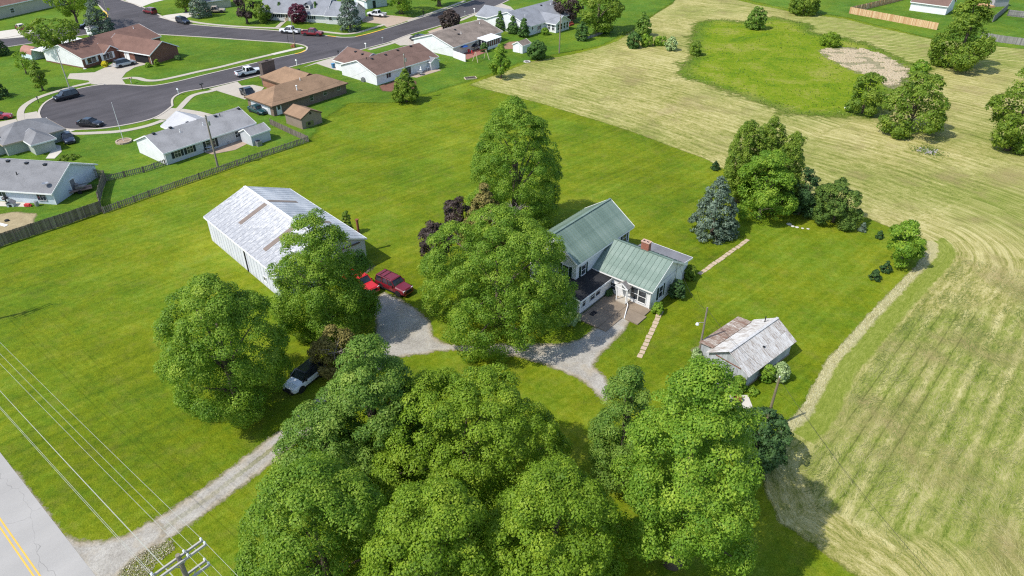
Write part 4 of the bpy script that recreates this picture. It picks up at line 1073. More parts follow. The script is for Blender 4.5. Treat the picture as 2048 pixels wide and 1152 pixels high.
h3.wing(6.9, 13.4, 6.0, 12.2, 2.2, 3.9, SIDEG, shingle('bright_grey_shingle', (0.42, 0.42, 0.425), 0.15), ends='gg', axis='y', wallname='garage_wall', rn='garage_roof')
h3.gutterpipe(0.1, -0.1, 2.3)
flat('patio_pad', [ (h3.o+h3.ex*a+h3.ey*b).to_2d() for a, b in ((7.0, -0.1), (15.4, -0.1), (15.4, -2.2), (11.0, -3.3), (7.4, -1.9))], 0.05, paint('stained_pad', (0.36, 0.27, 0.20), 0.9, 0.3, 0.8), 0.05)
s3 = shed_house('grey_garden_shed', 'grey garden shed with pale shingle roof at the picket fence corner', (506, 292.6), 52, 3.9, 3.3, 2.0, 2.9, SIDEG, SH_GREY)

# white house at the left edge
h4 = Bld('white_gable_house', 'pale blue-white house with grey roof at the left edge, fenced yard', (113.7, 409.4), -8)
h4.wing(-16, 0, 0, 10.2, 2.15, 4.6, SIDEB, SH_DGREY, over=0.45)
h4.vents([(16, 323), (53, 327), (90, 330)], BLACKM); h4.vents([(34, 349)], BLACKM, 'pipe')
h4.win('y', 0, -1, 3, 385, 1.3, 1.2, nx=2, nz=1); h4.win('y', 0, -1, 82, 391, 1.4, 1.5, nx=3, nz=1, frame=paint('grey_trim', (0.42, 0.43, 0.44), 0.6))
dp = h4.hit(144, 365, 'x', 0); h4.door('x', 0, 1, dp.y, 1.0, 2.1, paint('grey_door', (0.17, 0.17, 0.18), 0.6), 0.05)
h4.gutterpipe(0.05, -0.05, 2.1)
x, y, z = h4.roof_hit(94, 372)
m = MB().cyl((x, y, z-0.05), (x, y-0.1, z+0.45), 0.03, n=6); m.lathe([(0.02, 0.0), (0.25, 0.05), (0.48, 0.17), (0.46, 0.18), (0.02, 0.03)], 14, (x, y-0.15, z+0.4)); m.build('satellite_dish', GREYM, h4.root)
# grey hip-roofed house behind it
h5 = Bld('grey_hip_house', 'grey hip-roofed house at the left edge beside the cul-de-sac drive', (18, 312), 50)
h5.wing(0, 9.6, 0, 8.0, 2.2, 4.1, SIDEGR, SH_DGREY, ends='hh', trim=paint('tan_trim', (0.42, 0.34, 0.25), 0.6))
h5.wing(3.2, 6.6, -3.4, 1.0, 2.2, 3.3, SIDEGR, SH_DGREY, ends='hg', axis='y', wallname='porch_wall', rn='porch_roof')
h5.wing(-8, 0.0, 1.5, 9.0, 2.2, 3.9, SIDEGR, SH_DGREY, ends='gg', wallname='rear_wall', rn='rear_roof')

# brown roofed white house
h6 = Bld('brown_roof_house', 'white vinyl house with brown roof between the tan house and the green tree', (754.6, 171), 50)
h6.wing(0, 18.6, 0, 12.0, 2.35, 4.45, SIDEW, SH_BROWN); h6.vents([(744, 118), (771, 110), (795, 101), (821, 93)], BLACKM); h6.vents([(733, 118)], BLACKM, 'pipe')
h6.wing(1.7, 10.3, 8.0, 16.4, 2.35, 4.35, SIDEW, SH_BROWN, axis='y', wallname='garage_wall', rn='garage_roof'); h6.vents([(711, 104), (725, 109)], BLACKM)
h6.win('y', 0, -1, 777, 150, 1.3, 1.1, nx=2, nz=1); h6.win('y', 0, -1, 816, 139, 1.6, 1.9, nx=2, nz=1, frame=paint('grey_trim', (0.42, 0.43, 0.44), 0.6))
h6.door('x', 1.7, -1, 13.6, 0.95, 2.0, paint('grey_blue_door', (0.22, 0.24, 0.30), 0.6), 0.05)
h6.gutterpipe(-0.05, -0.05, 2.3)
s6 = shed_house('patio_shed', 'small grey shed with dark roof on the patio of the brown roofed house', (863, 141), 50, 2.6, 2.6, 1.9, 2.7, SIDEG, SH_DGREY, axis='y')
flat('patio_pad', [(h6.o+h6.ex*a+h6.ey*b).to_2d() for a, b in ((8.5, -0.05), (17.5, -0.05), (17.0, -2.8), (9.5, -2.6))], 0.05, TANC, 0.05)

# house with sunroom
h7 = Bld('sunroom_house', 'white house with streaked grey-brown roof and white sunroom', (907, 114), 53)
h7.wing(0, 19.2, 0, 13.2, 2.4, 4.5, siding('cream_siding', (0.68, 0.66, 0.58)), SH_MOSS)
h7.box('white_end_panel', -0.04, 0.05, 0.05, -0.005, 13.15, 2.4, SIDEW); MB().add([(-0.03, 0.05, 2.4), (-0.03, 13.15, 2.4), (-0.03, 6.6, 4.3)], [(0, 1, 2)]).build('gable_panel', SIDEW, h7.root)
h7.vents([(922, 67), (959, 47)], WHITE, 'pipe'); h7.vents([(910, 60), (917, 69)], BLACKM)
h7.win('y', 0, -1, 951, 84, 0.8, 1.0, nx=1, nz=2)
sx0, sx1, sy0 = 9.7, 15.0, -2.8
for (a0, b0, a1, b1) in ((sx0, sy0, sx0+0.1, 0), (sx1-0.1, sy0, sx1, 0), (sx0+0.1, sy0, sx1-0.1, sy0+0.1)): h7.box('sunroom_wall', a0, b0, 0, a1, b1, 0.7, WHITE)
for i in range(7):
    x = sx0+(sx1-sx0)*i/6; h7.box('sunroom_post', x-0.06, sy0, 0.7, x+0.06, sy0+0.12, 2.2, WHITE)
for i in range(6):
    x = sx0+(sx1-sx0)*i/6; h7.box('pane', x+0.07, sy0+0.04, 0.7, x+(sx1-sx0)/6-0.07, sy0+0.08, 2.2, GLASS)
for i in range(1, 4):
    y = sy0+(-sy0)*i/3; h7.box('sunroom_post', sx0, y-0.06, 0.7, sx0+0.12, y+0.06, 2.25, WHITE); h7.box('pane', sx0+0.04, y+0.07+sy0/3, 0.7, sx0+0.08, y-0.07, 2.2, GLASS)
MB().slab([(sx0-0.3, sy0-0.3, 2.28), (sx1+0.3, sy0-0.3, 2.28), (sx1+0.3, 0.3, 2.6), (sx0-0.3, 0.3, 2.6)], 0.1).build('sunroom_roof', WHITE, h7.root)
s7 = shed_house('white_garden_shed', 'small white garden shed with brown-grey roof beside the round bush', (1045, 107.4), 53, 3.4, 3.0, 1.9, 2.75, SIDEW, SH_MOSS)
s7.box('shed_door', -0.04, 0.9, 0.05, -0.005, 2.1, 1.8, WHITE)

# slate roofed house with bay room
h8 = Bld('bay_room_house', 'white house with slate grey roof and projecting windowed room', (1056.7, 72), 50)
h8.wing(0, 19.4, 0, 14.6, 2.5, 5.2, SIDEW, SH_BLUE); h8.vents([(1050, 32), (1101, 9)], WHITE, 'pipe'); h8.vents([(1082, 11)], BLACKM)
h8.wing(7.2, 13.2, -3.8, 5.0, 2.45, 4.1, SIDEW, SH_BLUE, axis='y', wallname='bay_wall', rn='bay_roof')
for u in (8.2, 9.6, 11.0, 12.3): h8.opening('y', -3.8, -1, u, 1.35, 0.85, 1.5, nx=1, nz=2)
for u in (-2.9, -1.4): h8.opening('x', 7.2, -1, u, 1.35, 0.8, 1.4, nx=2, nz=2)
h8.win('y', 0, -1, 1078, 55, 1.5, 1.0, nx=2, nz=1); h8.win('y', 0, -1, 1065, 56, 0.6, 0.9, nx=1, nz=2)
h8.wing(1.0, 8.5, 10.0, 19.5, 2.5, 4.6, SIDEW, SH_BLUE, axis='y', wallname='garage_wall', rn='garage_roof')

# houses along the far street
h9 = Bld('dormer_house', 'white house with blue-grey roof and small dormer along the far street', (524, 39), -13)
h9.wing(0, 20.5, 0, 10, 2.5, 6.4, siding('stone_white_siding', (0.62, 0.62, 0.60)), SH_BLUE, over=0.5)
for px, w in ((552, 1.2), (567, 1.0), (598, 1.2), (622, 1.2)): h9.win('y', 0, -1, px, 26, w, 1.35, nx=2, nz=2, shutters=DSHUT)
h9.box('door', 7.4, -0.05, 0.1, 8.5, -0.005, 2.1, paint('tan_door', (0.35, 0.28, 0.2), 0.6))
x, y, z = h9.roof_hit(614, 6); m = MB().box(x-0.9, y-0.4, z-0.2, x+0.9, y+1.6, z+1.0); dm = m.build('dormer', WHITE, h9.root)
MB().slab([(x-1.1, y-0.6, z+0.95), (x, y-0.6, z+1.7), (x, y+2.4, z+1.7), (x-1.1, y+2.4, z+0.95)], 0.08).slab([(x, y-0.6, z+1.7), (x+1.1, y-0.6, z+0.95), (x+1.1, y+2.4, z+0.95), (x, y+2.4, z+1.7)], 0.08).build('dormer_roof', SH_BLUE, dm)
MB().box(x-0.5, y-0.44, z+0.1, x+0.5, y-0.41, z+0.85).build('pane', GLASS, dm)
h9.wing(20.5, 28.5, -0.6, 9, 2.4, 5.2, siding('stone_white_siding', (0.62, 0.62, 0.60)), SH_BLUE, wallname='garage_wall', rn='garage_roof')
for px in (660, 675): h9.win('y', -0.6, -1, px, 31, 0.9, 1.2, nx=1, nz=2)
h10 = Bld('tan_garage_house', 'cream house with open dark garage door at the top edge', (405, 22), 40)
h10.wing(0, 9, 0, 9, 2.6, 5.0, siding('stone_cream_siding', (0.50, 0.47, 0.37)), SH_DGREY)
h10.box('garage_opening', -0.05, 0.8, 0.05, -0.005, 5.4, 2.3, paint('dark_interior', (0.012, 0.012, 0.014), 0.9)); h10.box('garage_trim', -0.07, 0.6, 2.3, -0.01, 5.6, 2.5, WHITE)
h11 = Bld('beige_corner_house', 'beige siding house wall with single window in the top left corner', (-30, 45), 66)
h11.wing(0, 26, 0, 10, 3.4, 5.6, SIDET, SH_RBROWN); h11.win('y', 0, -1, 24.5, 21, 1.1, 1.2, nx=1, nz=2)
h12 = Bld('blue_white_house', 'pale house with tall gable behind the white pickup at the top edge', (735, 18), 40)
h12.wing(0, 7, 0, 8, 2.6, 5.0, SIDEB, SH_BROWN, axis='y'); h12.box('front_door', 2.0, -0.05, 0.05, 3.0, -0.005, 2.1, DSHUT); h12.garage('x', 0, -1, 4.0)
h13 = Bld('corner_white_house', 'white house with small window behind the new cedar fence, top right', (1905, 20), 140)
h13.wing(0, 10, 0, 9, 2.6, 4.8, SIDEW, SH_BROWN); h13.opening('y', 0, -1, 3.0, 1.5, 1.0, 1.2, nx=1, nz=2)
p13 = h13.hit(1899, 3, 'y', 0)
s13 = shed_house('grey_yard_shed', 'grey-sided shed with pale porch behind the big tree, top right edge', (1986, 14), 10, 5.0, 4, 2.3, 3.2, siding('dusty_grey_siding', (0.34, 0.34, 0.36)), SH_DGREY)
s13.box('deck', -3.5, -1.0, 0, -0.2, 3, 0.5, paint('cedar', (0.50, 0.30, 0.14), 0.8))
# white gambrel garden shed
h14 = Bld('gambrel_shed', 'round-shouldered garden shed with rusty pink roof and pale blue front, far left', (56.5, 116), 62, 'shed')
prof = [(-1.5, 0), (-1.5, 1.35), (-1.25, 2.0), (-0.7, 2.55), (0, 2.8), (0.7, 2.55), (1.25, 2.0), (1.5, 1.35), (1.5, 0)]
h14.o = G(78, 118); h14.a = math.radians(62); h14.root.location = h14.o
PINK = paint('rusty_pink_roof', (0.34, 0.17, 0.13), 0.7, 0.2, 1.0); BLUEW = paint('pale_blue_sheet', (0.56, 0.66, 0.70), 0.5, 0.1)
n = len(prof)
m = MB(); m.add([(x, 0, z) for x, z in prof], [tuple(range(n))]); m.add([(x, 4.2, z) for x, z in prof], [tuple(range(n))])
m.add([(-1.5, 0, 0), (-1.5, 4.2, 0), (-1.5, 4.2, 1.35), (-1.5, 0, 1.35), (1.5, 0, 0), (1.5, 4.2, 0), (1.5, 4.2, 1.35), (1.5, 0, 1.35)], [(0, 1, 2, 3), (4, 5, 6, 7)]); m.build('wall', BLUEW, h14.root)
m = MB()
for (xa, za), (xb, zb) in zip(prof[1:-2], prof[2:-1]): m.slab([(xa, -0.12, za+0.05), (xb, -0.12, zb+0.05), (xb, 4.3, zb+0.05), (xa, 4.3, za+0.05)], 0.06)
m.build('roof', PINK, h14.root)
MB().box(-0.25, -0.03, 2.0, 0.05, -0.005, 2.3).build('vent', BLACKM, h14.root)
MB().box(-0.8, -0.03, 0.05, 0.8, -0.005, 1.85).build('door', BLUEW, h14.root)
h15 = Bld('white_yard_shed', 'tiny white shed under the spruce by the side street', (186, 73), 60, 'shed'); h15.wing(0, 2.2, 0, 2.4, 1.9, 2.6, SIDEW, SH_GREY, axis='y', over=0.1, rake=0.1)
# ------------------------------------------------------------------ trees and shrubs
def leaf_mat(name, dark, mid, light, trans=0.42, rough=0.55):
    if name in MATS: return MATS[name]
    m, nt, b = nodes_of(name)
    t = attr(nt, 'tint')
    p = pos(nt, 'world')
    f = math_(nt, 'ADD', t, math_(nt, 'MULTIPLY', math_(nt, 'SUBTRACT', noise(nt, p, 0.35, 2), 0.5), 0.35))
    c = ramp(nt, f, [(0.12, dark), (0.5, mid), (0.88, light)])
    lk(nt, c, b.inputs['Base Color']); b.inputs['Roughness'].default_value = rough; b.inputs['Specular IOR Level'].default_value = 0.25
    tr = nt.nodes.new('ShaderNodeBsdfTranslucent')
    lk(nt, mixc(nt, 1.0, c, (1.0, 1.1, 0.55), 'MULTIPLY'), tr.inputs[0])
    mx = nt.nodes.new('ShaderNodeMixShader'); mx.inputs[0].default_value = trans
    lk(nt, b.outputs[0], mx.inputs[1]); lk(nt, tr.outputs[0], mx.inputs[2])
    lk(nt, mx.outputs[0], nt.nodes['Material Output'].inputs['Surface'])
    MATS[name] = m
    return m
LM = {
 'maple': leaf_mat('maple_leaf', (0.078, 0.181, 0.016), (0.191, 0.316, 0.028), (0.384, 0.487, 0.059)),
 'dmaple': leaf_mat('deep_maple_leaf', (0.073, 0.173, 0.027), (0.172, 0.292, 0.043), (0.342, 0.448, 0.082)),
 'ymaple': leaf_mat('bright_maple_leaf', (0.108, 0.203, 0.015), (0.213, 0.333, 0.023), (0.367, 0.464, 0.045)),
 'lime': leaf_mat('fresh_leaf', (0.088, 0.205, 0.020), (0.208, 0.351, 0.031), (0.405, 0.514, 0.059)),
 'ash': leaf_mat('field_tree_leaf', (0.080, 0.165, 0.016), (0.186, 0.281, 0.031), (0.356, 0.429, 0.059)),
 'dark': leaf_mat('dark_bush_leaf', (0.024, 0.063, 0.018), (0.053, 0.112, 0.030), (0.105, 0.188, 0.051), 0.15),
 'ever': leaf_mat('evergreen_needle', (0.015, 0.042, 0.012), (0.036, 0.083, 0.021), (0.075, 0.138, 0.033), 0.08, 0.7),
 'yew': leaf_mat('yew_needle', (0.033, 0.072, 0.012), (0.083, 0.147, 0.021), (0.165, 0.232, 0.036), 0.10, 0.7),
 'blue': leaf_mat('blue_spruce_needle', (0.045, 0.072, 0.044), (0.11, 0.158, 0.105), (0.215, 0.275, 0.2), 0.06, 0.7),
 'brown': leaf_mat('dry_cedar_needle', (0.083, 0.078, 0.018), (0.188, 0.162, 0.042), (0.315, 0.255, 0.083), 0.12, 0.8),
 'purple': leaf_mat('purple_leaf', (0.03, 0.022, 0.018), (0.06, 0.042, 0.036), (0.11, 0.078, 0.062), 0.15),
 'wine': leaf_mat('wine_leaf', (0.045, 0.012, 0.021), (0.128, 0.027, 0.051), (0.225, 0.053, 0.083), 0.2),
 'yellow': leaf_mat('golden_leaf', (0.300, 0.240, 0.015), (0.630, 0.525, 0.015), (0.930, 0.810, 0.045), 0.2),
 'pale': leaf_mat('pale_shrub_leaf', (0.150, 0.225, 0.075), (0.300, 0.405, 0.150), (0.540, 0.630, 0.330), 0.2),
 'arb': leaf_mat('arborvitae_leaf', (0.027, 0.075, 0.015), (0.068, 0.143, 0.027), (0.128, 0.217, 0.045), 0.12, 0.7),
}
BARK = paint('bark', (0.135, 0.105, 0.08), 0.95, 0.3, 2.5, fine=0.2, bmp=0.6); DEAD = paint('dead_wood', (0.20, 0.17, 0.14), 0.95, 0.2, 3.0)

def leaf_mesh(name, P, N, size, tint, mat, rng, aspect=0.72):
    """one small rhombic blade per point, lying on its normal"""
    n = len(P)
    N = N/np.maximum(np.linalg.norm(N, axis=1, keepdims=True), 1e-6)
    a = rng.normal(size=(n, 3)); T = a-(a*N).sum(1, keepdims=True)*N
    T /= np.maximum(np.linalg.norm(T, axis=1, keepdims=True), 1e-6)
    B = np.cross(N, T)
    s = size[:, None]*0.5
    V = np.stack([P-T*s, P+B*s*aspect-N*s*0.25, P+T*s, P-B*s*aspect-N*s*0.25], 1).reshape(-1, 3)
    me = bpy.data.meshes.new(name)
    me.vertices.add(n*4); me.vertices.foreach_set('co', V.astype(np.float32).ravel())
    me.loops.add(n*4); me.loops.foreach_set('vertex_index', np.arange(n*4, dtype=np.int32))
    me.polygons.add(n); me.polygons.foreach_set('loop_start', (np.arange(n)*4).astype(np.int32))
    me.update(calc_edges=True)
    me.attributes.new('tint', 'FLOAT', 'POINT').data.foreach_set('value', np.repeat(tint, 4).astype(np.float32))
    me.materials.append(mat)
    return me

def profile(kind, t):
    t = np.asarray(t, float)
    if kind == 'dome': return np.where(t > 0.34, np.sqrt(np.clip(1-((t-0.34)/0.66)**2, 0, 1)), np.sqrt(np.clip(1-((0.34-t)/0.46)**2, 0, 1)))
    if kind == 'round': return np.sqrt(np.clip(1-((t-0.5)/0.5)**2, 0.0, 1))
    if kind == 'egg': return np.where(t > 0.25, np.clip(1-((t-0.25)/0.75)**1.7, 0, 1)**0.75, np.sqrt(np.clip(1-((0.25-t)/0.33)**2, 0, 1)))
    if kind == 'pear': return np.where(t > 0.12, np.clip(1-(t-0.12)/0.88, 0, 1)**0.62, np.sqrt(np.clip(1-((0.12-t)/0.16)**2, 0, 1)))
    if kind == 'column': return np.where(t > 0.22, np.clip(1-((t-0.22)/0.78)**2.8, 0, 1)**0.7*(1-0.22*(t-0.22)), np.sqrt(np.clip(1-((0.22-t)/0.30)**2, 0, 1)))
    if kind == 'cone': return np.clip(1-t, 0, 1)**0.85*np.where(t < 0.08, 0.8+2.5*t, 1.0)
    if kind == 'spire': return np.clip(1-t**1.6, 0, 1)**0.8*np.where(t < 0.12, 0.72+2.3*t, 1.0)
    if kind == 'vase': return np.where(t > 0.65, np.sqrt(np.clip(1-((t-0.65)/0.35)**2, 0, 1)), 0.35+0.65*(t/0.65)**0.8)
    return np.ones_like(t)

def crown_points(rng, R, z0, z1, kind, clr, nl, ls, inner=0.4, lob=0.17, up=0.45, sx=1.0, sy=1.0, dens=1.0, droop=0.0, flat=0.8, lobes=0):
    hgt = z1-z0
    tt = np.linspace(0, 1, 60); pr = profile(kind, tt); area = 2*math.pi*R*np.mean(pr)*hgt*1.05+math.pi*R*R*0.5
    nc = max(14, int(dens*area/(clr*clr*1.75))); ni = int(nc*inner)
    ts = rng.choice(tt, nc+ni, p=(pr+0.08)/(pr+0.08).sum())+rng.uniform(-0.01, 0.01, nc+ni)
    ts = np.clip(ts, 0.01, 0.99)
    ph = rng.uniform(0, 2*math.pi, nc+ni)
    k = np.arange(2, 7); pk = rng.uniform(0, 6.28, 5); ak = rng.uniform(0.4, 1.0, 5)/np.sqrt(k)
    wob = sum(a*np.cos(q*ph+f+2.2*ts*q) for q, f, a in zip(k, pk, ak))/1.6
    big = sum(rng.uniform(0.3, 1)*np.cos(q*ph+rng.uniform(0, 6.28)+rng.uniform(4, 9)*ts) for q in (3, 5, 7))/2
    rr = R*profile(kind, ts)*(1+lob*wob+lob*0.6*big)
    dep = 1.03-0.26*rng.random(nc+ni)**1.3
    dep[nc:] = rng.uniform(0.25, 0.80, ni)
    rr = np.maximum(rr*dep-clr*0.45, 0.05*R)
    C = np.stack([rr*np.cos(ph)*sx, rr*np.sin(ph)*sy, z0+ts*hgt+rng.normal(0, 0.12*clr, nc+ni)], 1)
    if lobes:      # billows: clumps sit on the faces of limb-sized lobes
        kk = np.arange(lobes); tl = np.clip((kk+0.5)/lobes*0.86+0.08+rng.normal(0, 0.04, lobes), 0.08, 0.92); al = kk*2.39996+rng.uniform(0, 6.28)+rng.normal(0, 0.25, lobes)
        pl = profile(kind, tl)*R; rl = np.minimum(R*rng.uniform(0.30, 0.46, lobes), np.maximum(pl, 0.22*R))
        cl = np.maximum(pl*rng.uniform(0.90, 1.04, lobes)-rl*0.88, 0)
        LC = np.stack([cl*np.cos(al)*sx, cl*np.sin(al)*sy, np.clip(z0+tl*hgt, z0+rl*0.55, z1-rl*0.75)], 1)
        nt_ = nc*5; li = rng.choice(lobes, nt_, p=rl**2/(rl**2).sum())
        od = LC-np.array([0, 0, z0+hgt*0.40]); od /= np.maximum(np.linalg.norm(od, axis=1, keepdims=True), 1e-6)
        dd = rng.normal(size=(nt_, 3)); dd /= np.linalg.norm(dd, axis=1, keepdims=True)
        dd = dd+od[li]*0.7+np.array([0, 0, 0.15]); dd /= np.linalg.norm(dd, axis=1, keepdims=True)
        pp = LC[li]+dd*(rl[li]*rng.uniform(0.82, 1.08, nt_))[:, None]-dd*clr*0.35
        ok = np.ones(nt_, bool)
        for j in range(lobes): ok &= (li == j) | (np.linalg.norm(pp-LC[j], axis=1) > rl[j]*0.80)
        ok &= pp[:, 2] > z0-0.3
        pp = pp[ok][:nc]; C[:len(pp)] = pp
    out = C-np.array([0, 0, z0+hgt*0.42]); out[:, 2] *= 0.8
    out /= np.maximum(np.linalg.norm(out, axis=1, keepdims=True), 1e-6)
    cr = clr*rng.uniform(0.65, 1.3, nc+ni)
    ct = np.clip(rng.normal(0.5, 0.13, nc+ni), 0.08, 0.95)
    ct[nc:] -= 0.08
    nls = np.maximum(4, (nl*(cr/clr)**2).astype(int)); nls[nc:] = np.maximum(3, (nls[nc:]*0.45).astype(int))
    ii = np.repeat(np.arange(nc+ni), nls); n = len(ii)
    d = rng.normal(size=(n, 3)); d /= np.linalg.norm(d, axis=1, keepdims=True)
    d = d+out[ii]*0.6+np.array([0, 0, up]); d /= np.linalg.norm(d, axis=1, keepdims=True)
    rad = cr[ii]*(0.72+0.36*rng.random(n))
    P = C[ii]+d*rad[:, None]*np.array([1, 1, flat])
    if droop: P[:, 2] -= droop*np.hypot(P[:, 0], P[:, 1])*rng.uniform(0.6, 1.2, n)
    N = d+rng.normal(0, 0.34, (n, 3))+np.array([0, 0, 0.12])
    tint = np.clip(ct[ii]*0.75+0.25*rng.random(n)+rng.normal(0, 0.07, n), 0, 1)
    size = ls*rng.uniform(0.65, 1.3, n)
    return P, N, size, tint, C[:nc]

def trunk_mesh(rng, H, r, z1, tips, mat, nlimb=9, lean=(0, 0)):
    m = MB()
    pts = []; n = 7
    for i in range(n):
        f = i/(n-1)
        pts.append((lean[0]*f*H+rng.normal(0, 0.10)*f, lean[1]*f*H+rng.normal(0, 0.10)*f, f*z1))
    m.tube(pts, [r*(1.35 if i == 0 else 1-0.75*i/(n-1)) for i in range(n)], 9)
    if len(tips):
        sel = rng.choice(len(tips), min(nlimb, len(tips)), replace=False)
        for s_ in sel:
            e = tips[s_]; f = min(0.9, max(0.15, (e[2]*0.45)/max(z1, 0.1)))
            i = f*(n-1); a = Vector(pts[int(i)]).lerp(Vector(pts[min(int(i)+1, n-1)]), i-int(i))
            e = Vector((float(e[0])*0.94, float(e[1])*0.94, float(e[2])))
            md = a.lerp(e, 0.5)+Vector((rng.normal(0, 0.3), rng.normal(0, 0.3), 0.1*(e-a).length))
            m.tube([a, a.lerp(md, 0.5)+Vector((0, 0, 0.15)), md, e], [r*0.42, r*0.32, r*0.22, r*0.06], 6)
    return m.mesh('trunk', mat, smooth=True)

def place(x0, x1, y0, y1, zlow=1.0, k=0.8, kind='dome', z0f=None):
    """stand a tree so that its crown fills the surveyed box"""
    tt = np.linspace(0, 1, 21); th = np.linspace(0, 2*math.pi, 32, endpoint=False)
    pr = profile(kind, tt)
    T, A = np.meshgrid(tt, th); Rr = profile(kind, T)
    b0 = G((x0+x1)/2, y1, zlow); X, Y, R, H = b0.x, b0.y+3, 4.0, 8.0
    for _ in range(80):
        z0 = zlow*0.8 if z0f is None else z0f*H
        x = X+R*Rr*np.cos(A); y = Y+R*Rr*np.sin(A); z = z0+T*(H-z0)
        zc = y*CT-(z-CAMH)*ST; px = 1024+FPX*x/zc; py = 576+FPX*(-y*ST-(z-CAMH)*CT)/zc
        sc = float(np.median(zc))/FPX
        X += ((x0+x1)/2-(px.min()+px.max())/2)*sc*0.7
        R *= 1+0.6*((x1-x0)/(px.max()-px.min())-1)
        dep = max(0.25, (CAMH-1)/math.hypot(Y, CAMH))
        Y -= (y1-py.max())*sc/dep*0.5
        H = max(0.35, H-(y0-py.min())*sc*0.5)
    return Vector((X, Y, 0)), R, H

TREE_N = 0
def tree(name, label, box, kind='dome', leaf='maple', clr=0.85, ls=0.30, nl=70, cat='tree', group=None, zlow=1.0, k=0.8, z0f=None, bare=False, trunk_r=None, inner=0.4, lob=0.17, up=0.45, dens=1.0, droop=0.0, limbs=9, flat=0.8, seed=None, bark=BARK, sx=1.0, sy=1.0, at=None, lobes=None):
    global TREE_N
    TREE_N += 1
    rng = np.random.default_rng(seed if seed is not None else 100+TREE_N)
    if nl > 100:      # lobed crowns sit a little inside their profile
        bw_, bh_ = (box[1]-box[0])*0.035, (box[3]-box[2])*0.015; box = (box[0]-bw_, box[1]+bw_, box[2]-bh_, box[3]+bh_)
    p, R, H = place(*box, zlow=zlow, k=k, kind=kind, z0f=z0f) if at is None else at
    z0 = zlow*0.8 if z0f is None else z0f*H
    P, N, S, T, C = crown_points(rng, R, z0, H, kind, clr, nl, ls, inner, lob, up, sx, sy, dens, droop, flat, lobes if lobes is not None else (25 if nl > 100 else 11 if kind in ('dome', 'egg', 'round', 'column') and cat == 'tree' else 0))
    P[:, 2] = np.maximum(P[:, 2], 0.05)
    root = empty(name, p, rng.uniform(0, 6.28) if sx == sy else 0, label, cat, group)
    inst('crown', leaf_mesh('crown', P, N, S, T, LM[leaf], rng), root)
    r = trunk_r or max(0.05, 0.032*H)
    inst('trunk', trunk_mesh(rng, H, r, H*0.72, C, bark, limbs), root)
    return root
def far(name, label, box, kind='round', leaf='ash', clr=0.8, ls=0.45, nl=26, **k):
    return tree(name, label, box, kind, leaf, clr, ls, nl, **k)
def shrub(name, label, box, kind='round', leaf='dark', clr=0.35, ls=0.22, nl=30, **k):
    k.setdefault('zlow', 0.15); k.setdefault('cat', 'shrub'); k.setdefault('inner', 0.3); k.setdefault('limbs', 3)
    return tree(name, label, box, kind, leaf, clr, ls, nl, **k)

FG = 'big maples in the front yard'
tree('maple_tree', 'broad maple on the left lawn beside the white car', (330,566,568,850), 'dome', 'maple', 0.9, 0.185, 200, lob=0.22, inner=0.55, group=FG, seed=3)
tree('maple_tree', 'maple standing against the near corner of the metal barn', (554,742,442,692), 'egg', 'maple', 0.85, 0.185, 200, lob=0.18, inner=0.55, group=FG, seed=4)
tree('maple_tree', 'deep green maple at the upper left of the front grove, next to the white car', (650,860,694,1000), 'egg', 'dmaple', 0.8, 0.175, 195, lob=0.12, group=FG, seed=5)
tree('maple_tree', 'deep green low maple bulging over the driveway at the left of the front grove', (562,745,818,1040), 'dome', 'dmaple', 0.8, 0.175, 190, lob=0.12, group=FG, seed=25)
tree('maple_tree', 'yellow-green maple with rounded crown in the middle of the front grove', (752,1104,756,1092), 'dome', 'ymaple', 0.8, 0.175, 195, lob=0.13, group=FG, seed=6)
tree('maple_tree', 'maple at the lower left of the front grove, cut by the bottom edge', (490,790,930,1290), 'dome', 'maple', 0.78, 0.17, 190, lob=0.12, group=FG, seed=7, k=0.6)
tree('maple_tree', 'maple at the bottom edge between the grove trees, partly shaded', (735,1010,980,1330), 'dome', 'ymaple', 0.78, 0.17, 190, lob=0.15, group=FG, seed=8, k=0.6)
tree('maple_tree', 'bright maple at the bottom edge right of the grove', (972,1238,946,1290), 'dome', 'ymaple', 0.78, 0.17, 190, lob=0.18, group=FG, seed=9, k=0.6)
tree('maple_tree', 'slender dark green tree beside the gravel turnout', (1182,1308,745,985), 'egg', 'dmaple', 0.8, 0.175, 180, lob=0.26, group=FG, seed=10)
tree('maple_tree', 'tall bright green maple with open limbs below the tin shed', (1232,1512,742,1170), 'egg', 'lime', 0.85, 0.18, 190, lob=0.28, inner=0.5, group=FG, seed=11, zlow=2.5, k=0.55)
shrub('round_bush', 'large dark green bush beside the utility pole at the field edge', (1452,1582,815,945), 'round', 'dark', 0.5, 0.24, 50, k=0.9)
tree('maple_tree', 'tall conical maple rising behind the farmhouse', (944,1116,206,480), 'column', 'maple', 0.9, 0.19, 200, lob=0.10, seed=12, lobes=0)
tree('maple_tree', 'huge round maple covering the front of the farmhouse', (850,1138,442,700), 'dome', 'maple', 0.9, 0.185, 200, lob=0.13, seed=13, k=0.7)
tree('plum_tree', 'dark purple leaved tree left of the huge maple, upper one', (886,944,400,466), 'round', 'purple', 0.6, 0.26, 60, zlow=2.5, inner=0.5)
tree('plum_tree', 'dark purple leaved tree left of the huge maple, lower one', (840,906,448,526), 'round', 'purple', 0.6, 0.26, 60, zlow=2.5, inner=0.5)
tree('cedar_tree', 'brownish cedar between the tall maple and the huge maple', (925,1015,372,520), 'spire', 'brown', 0.55, 0.26, 50, lob=0.25, zlow=1.0)
tree('cedar_tree', 'dry brown cedar leaning over the white car', (622,728,658,752), 'egg', 'brown', 0.5, 0.2, 55, lob=0.34, zlow=1.0, inner=0.3, bark=DEAD)
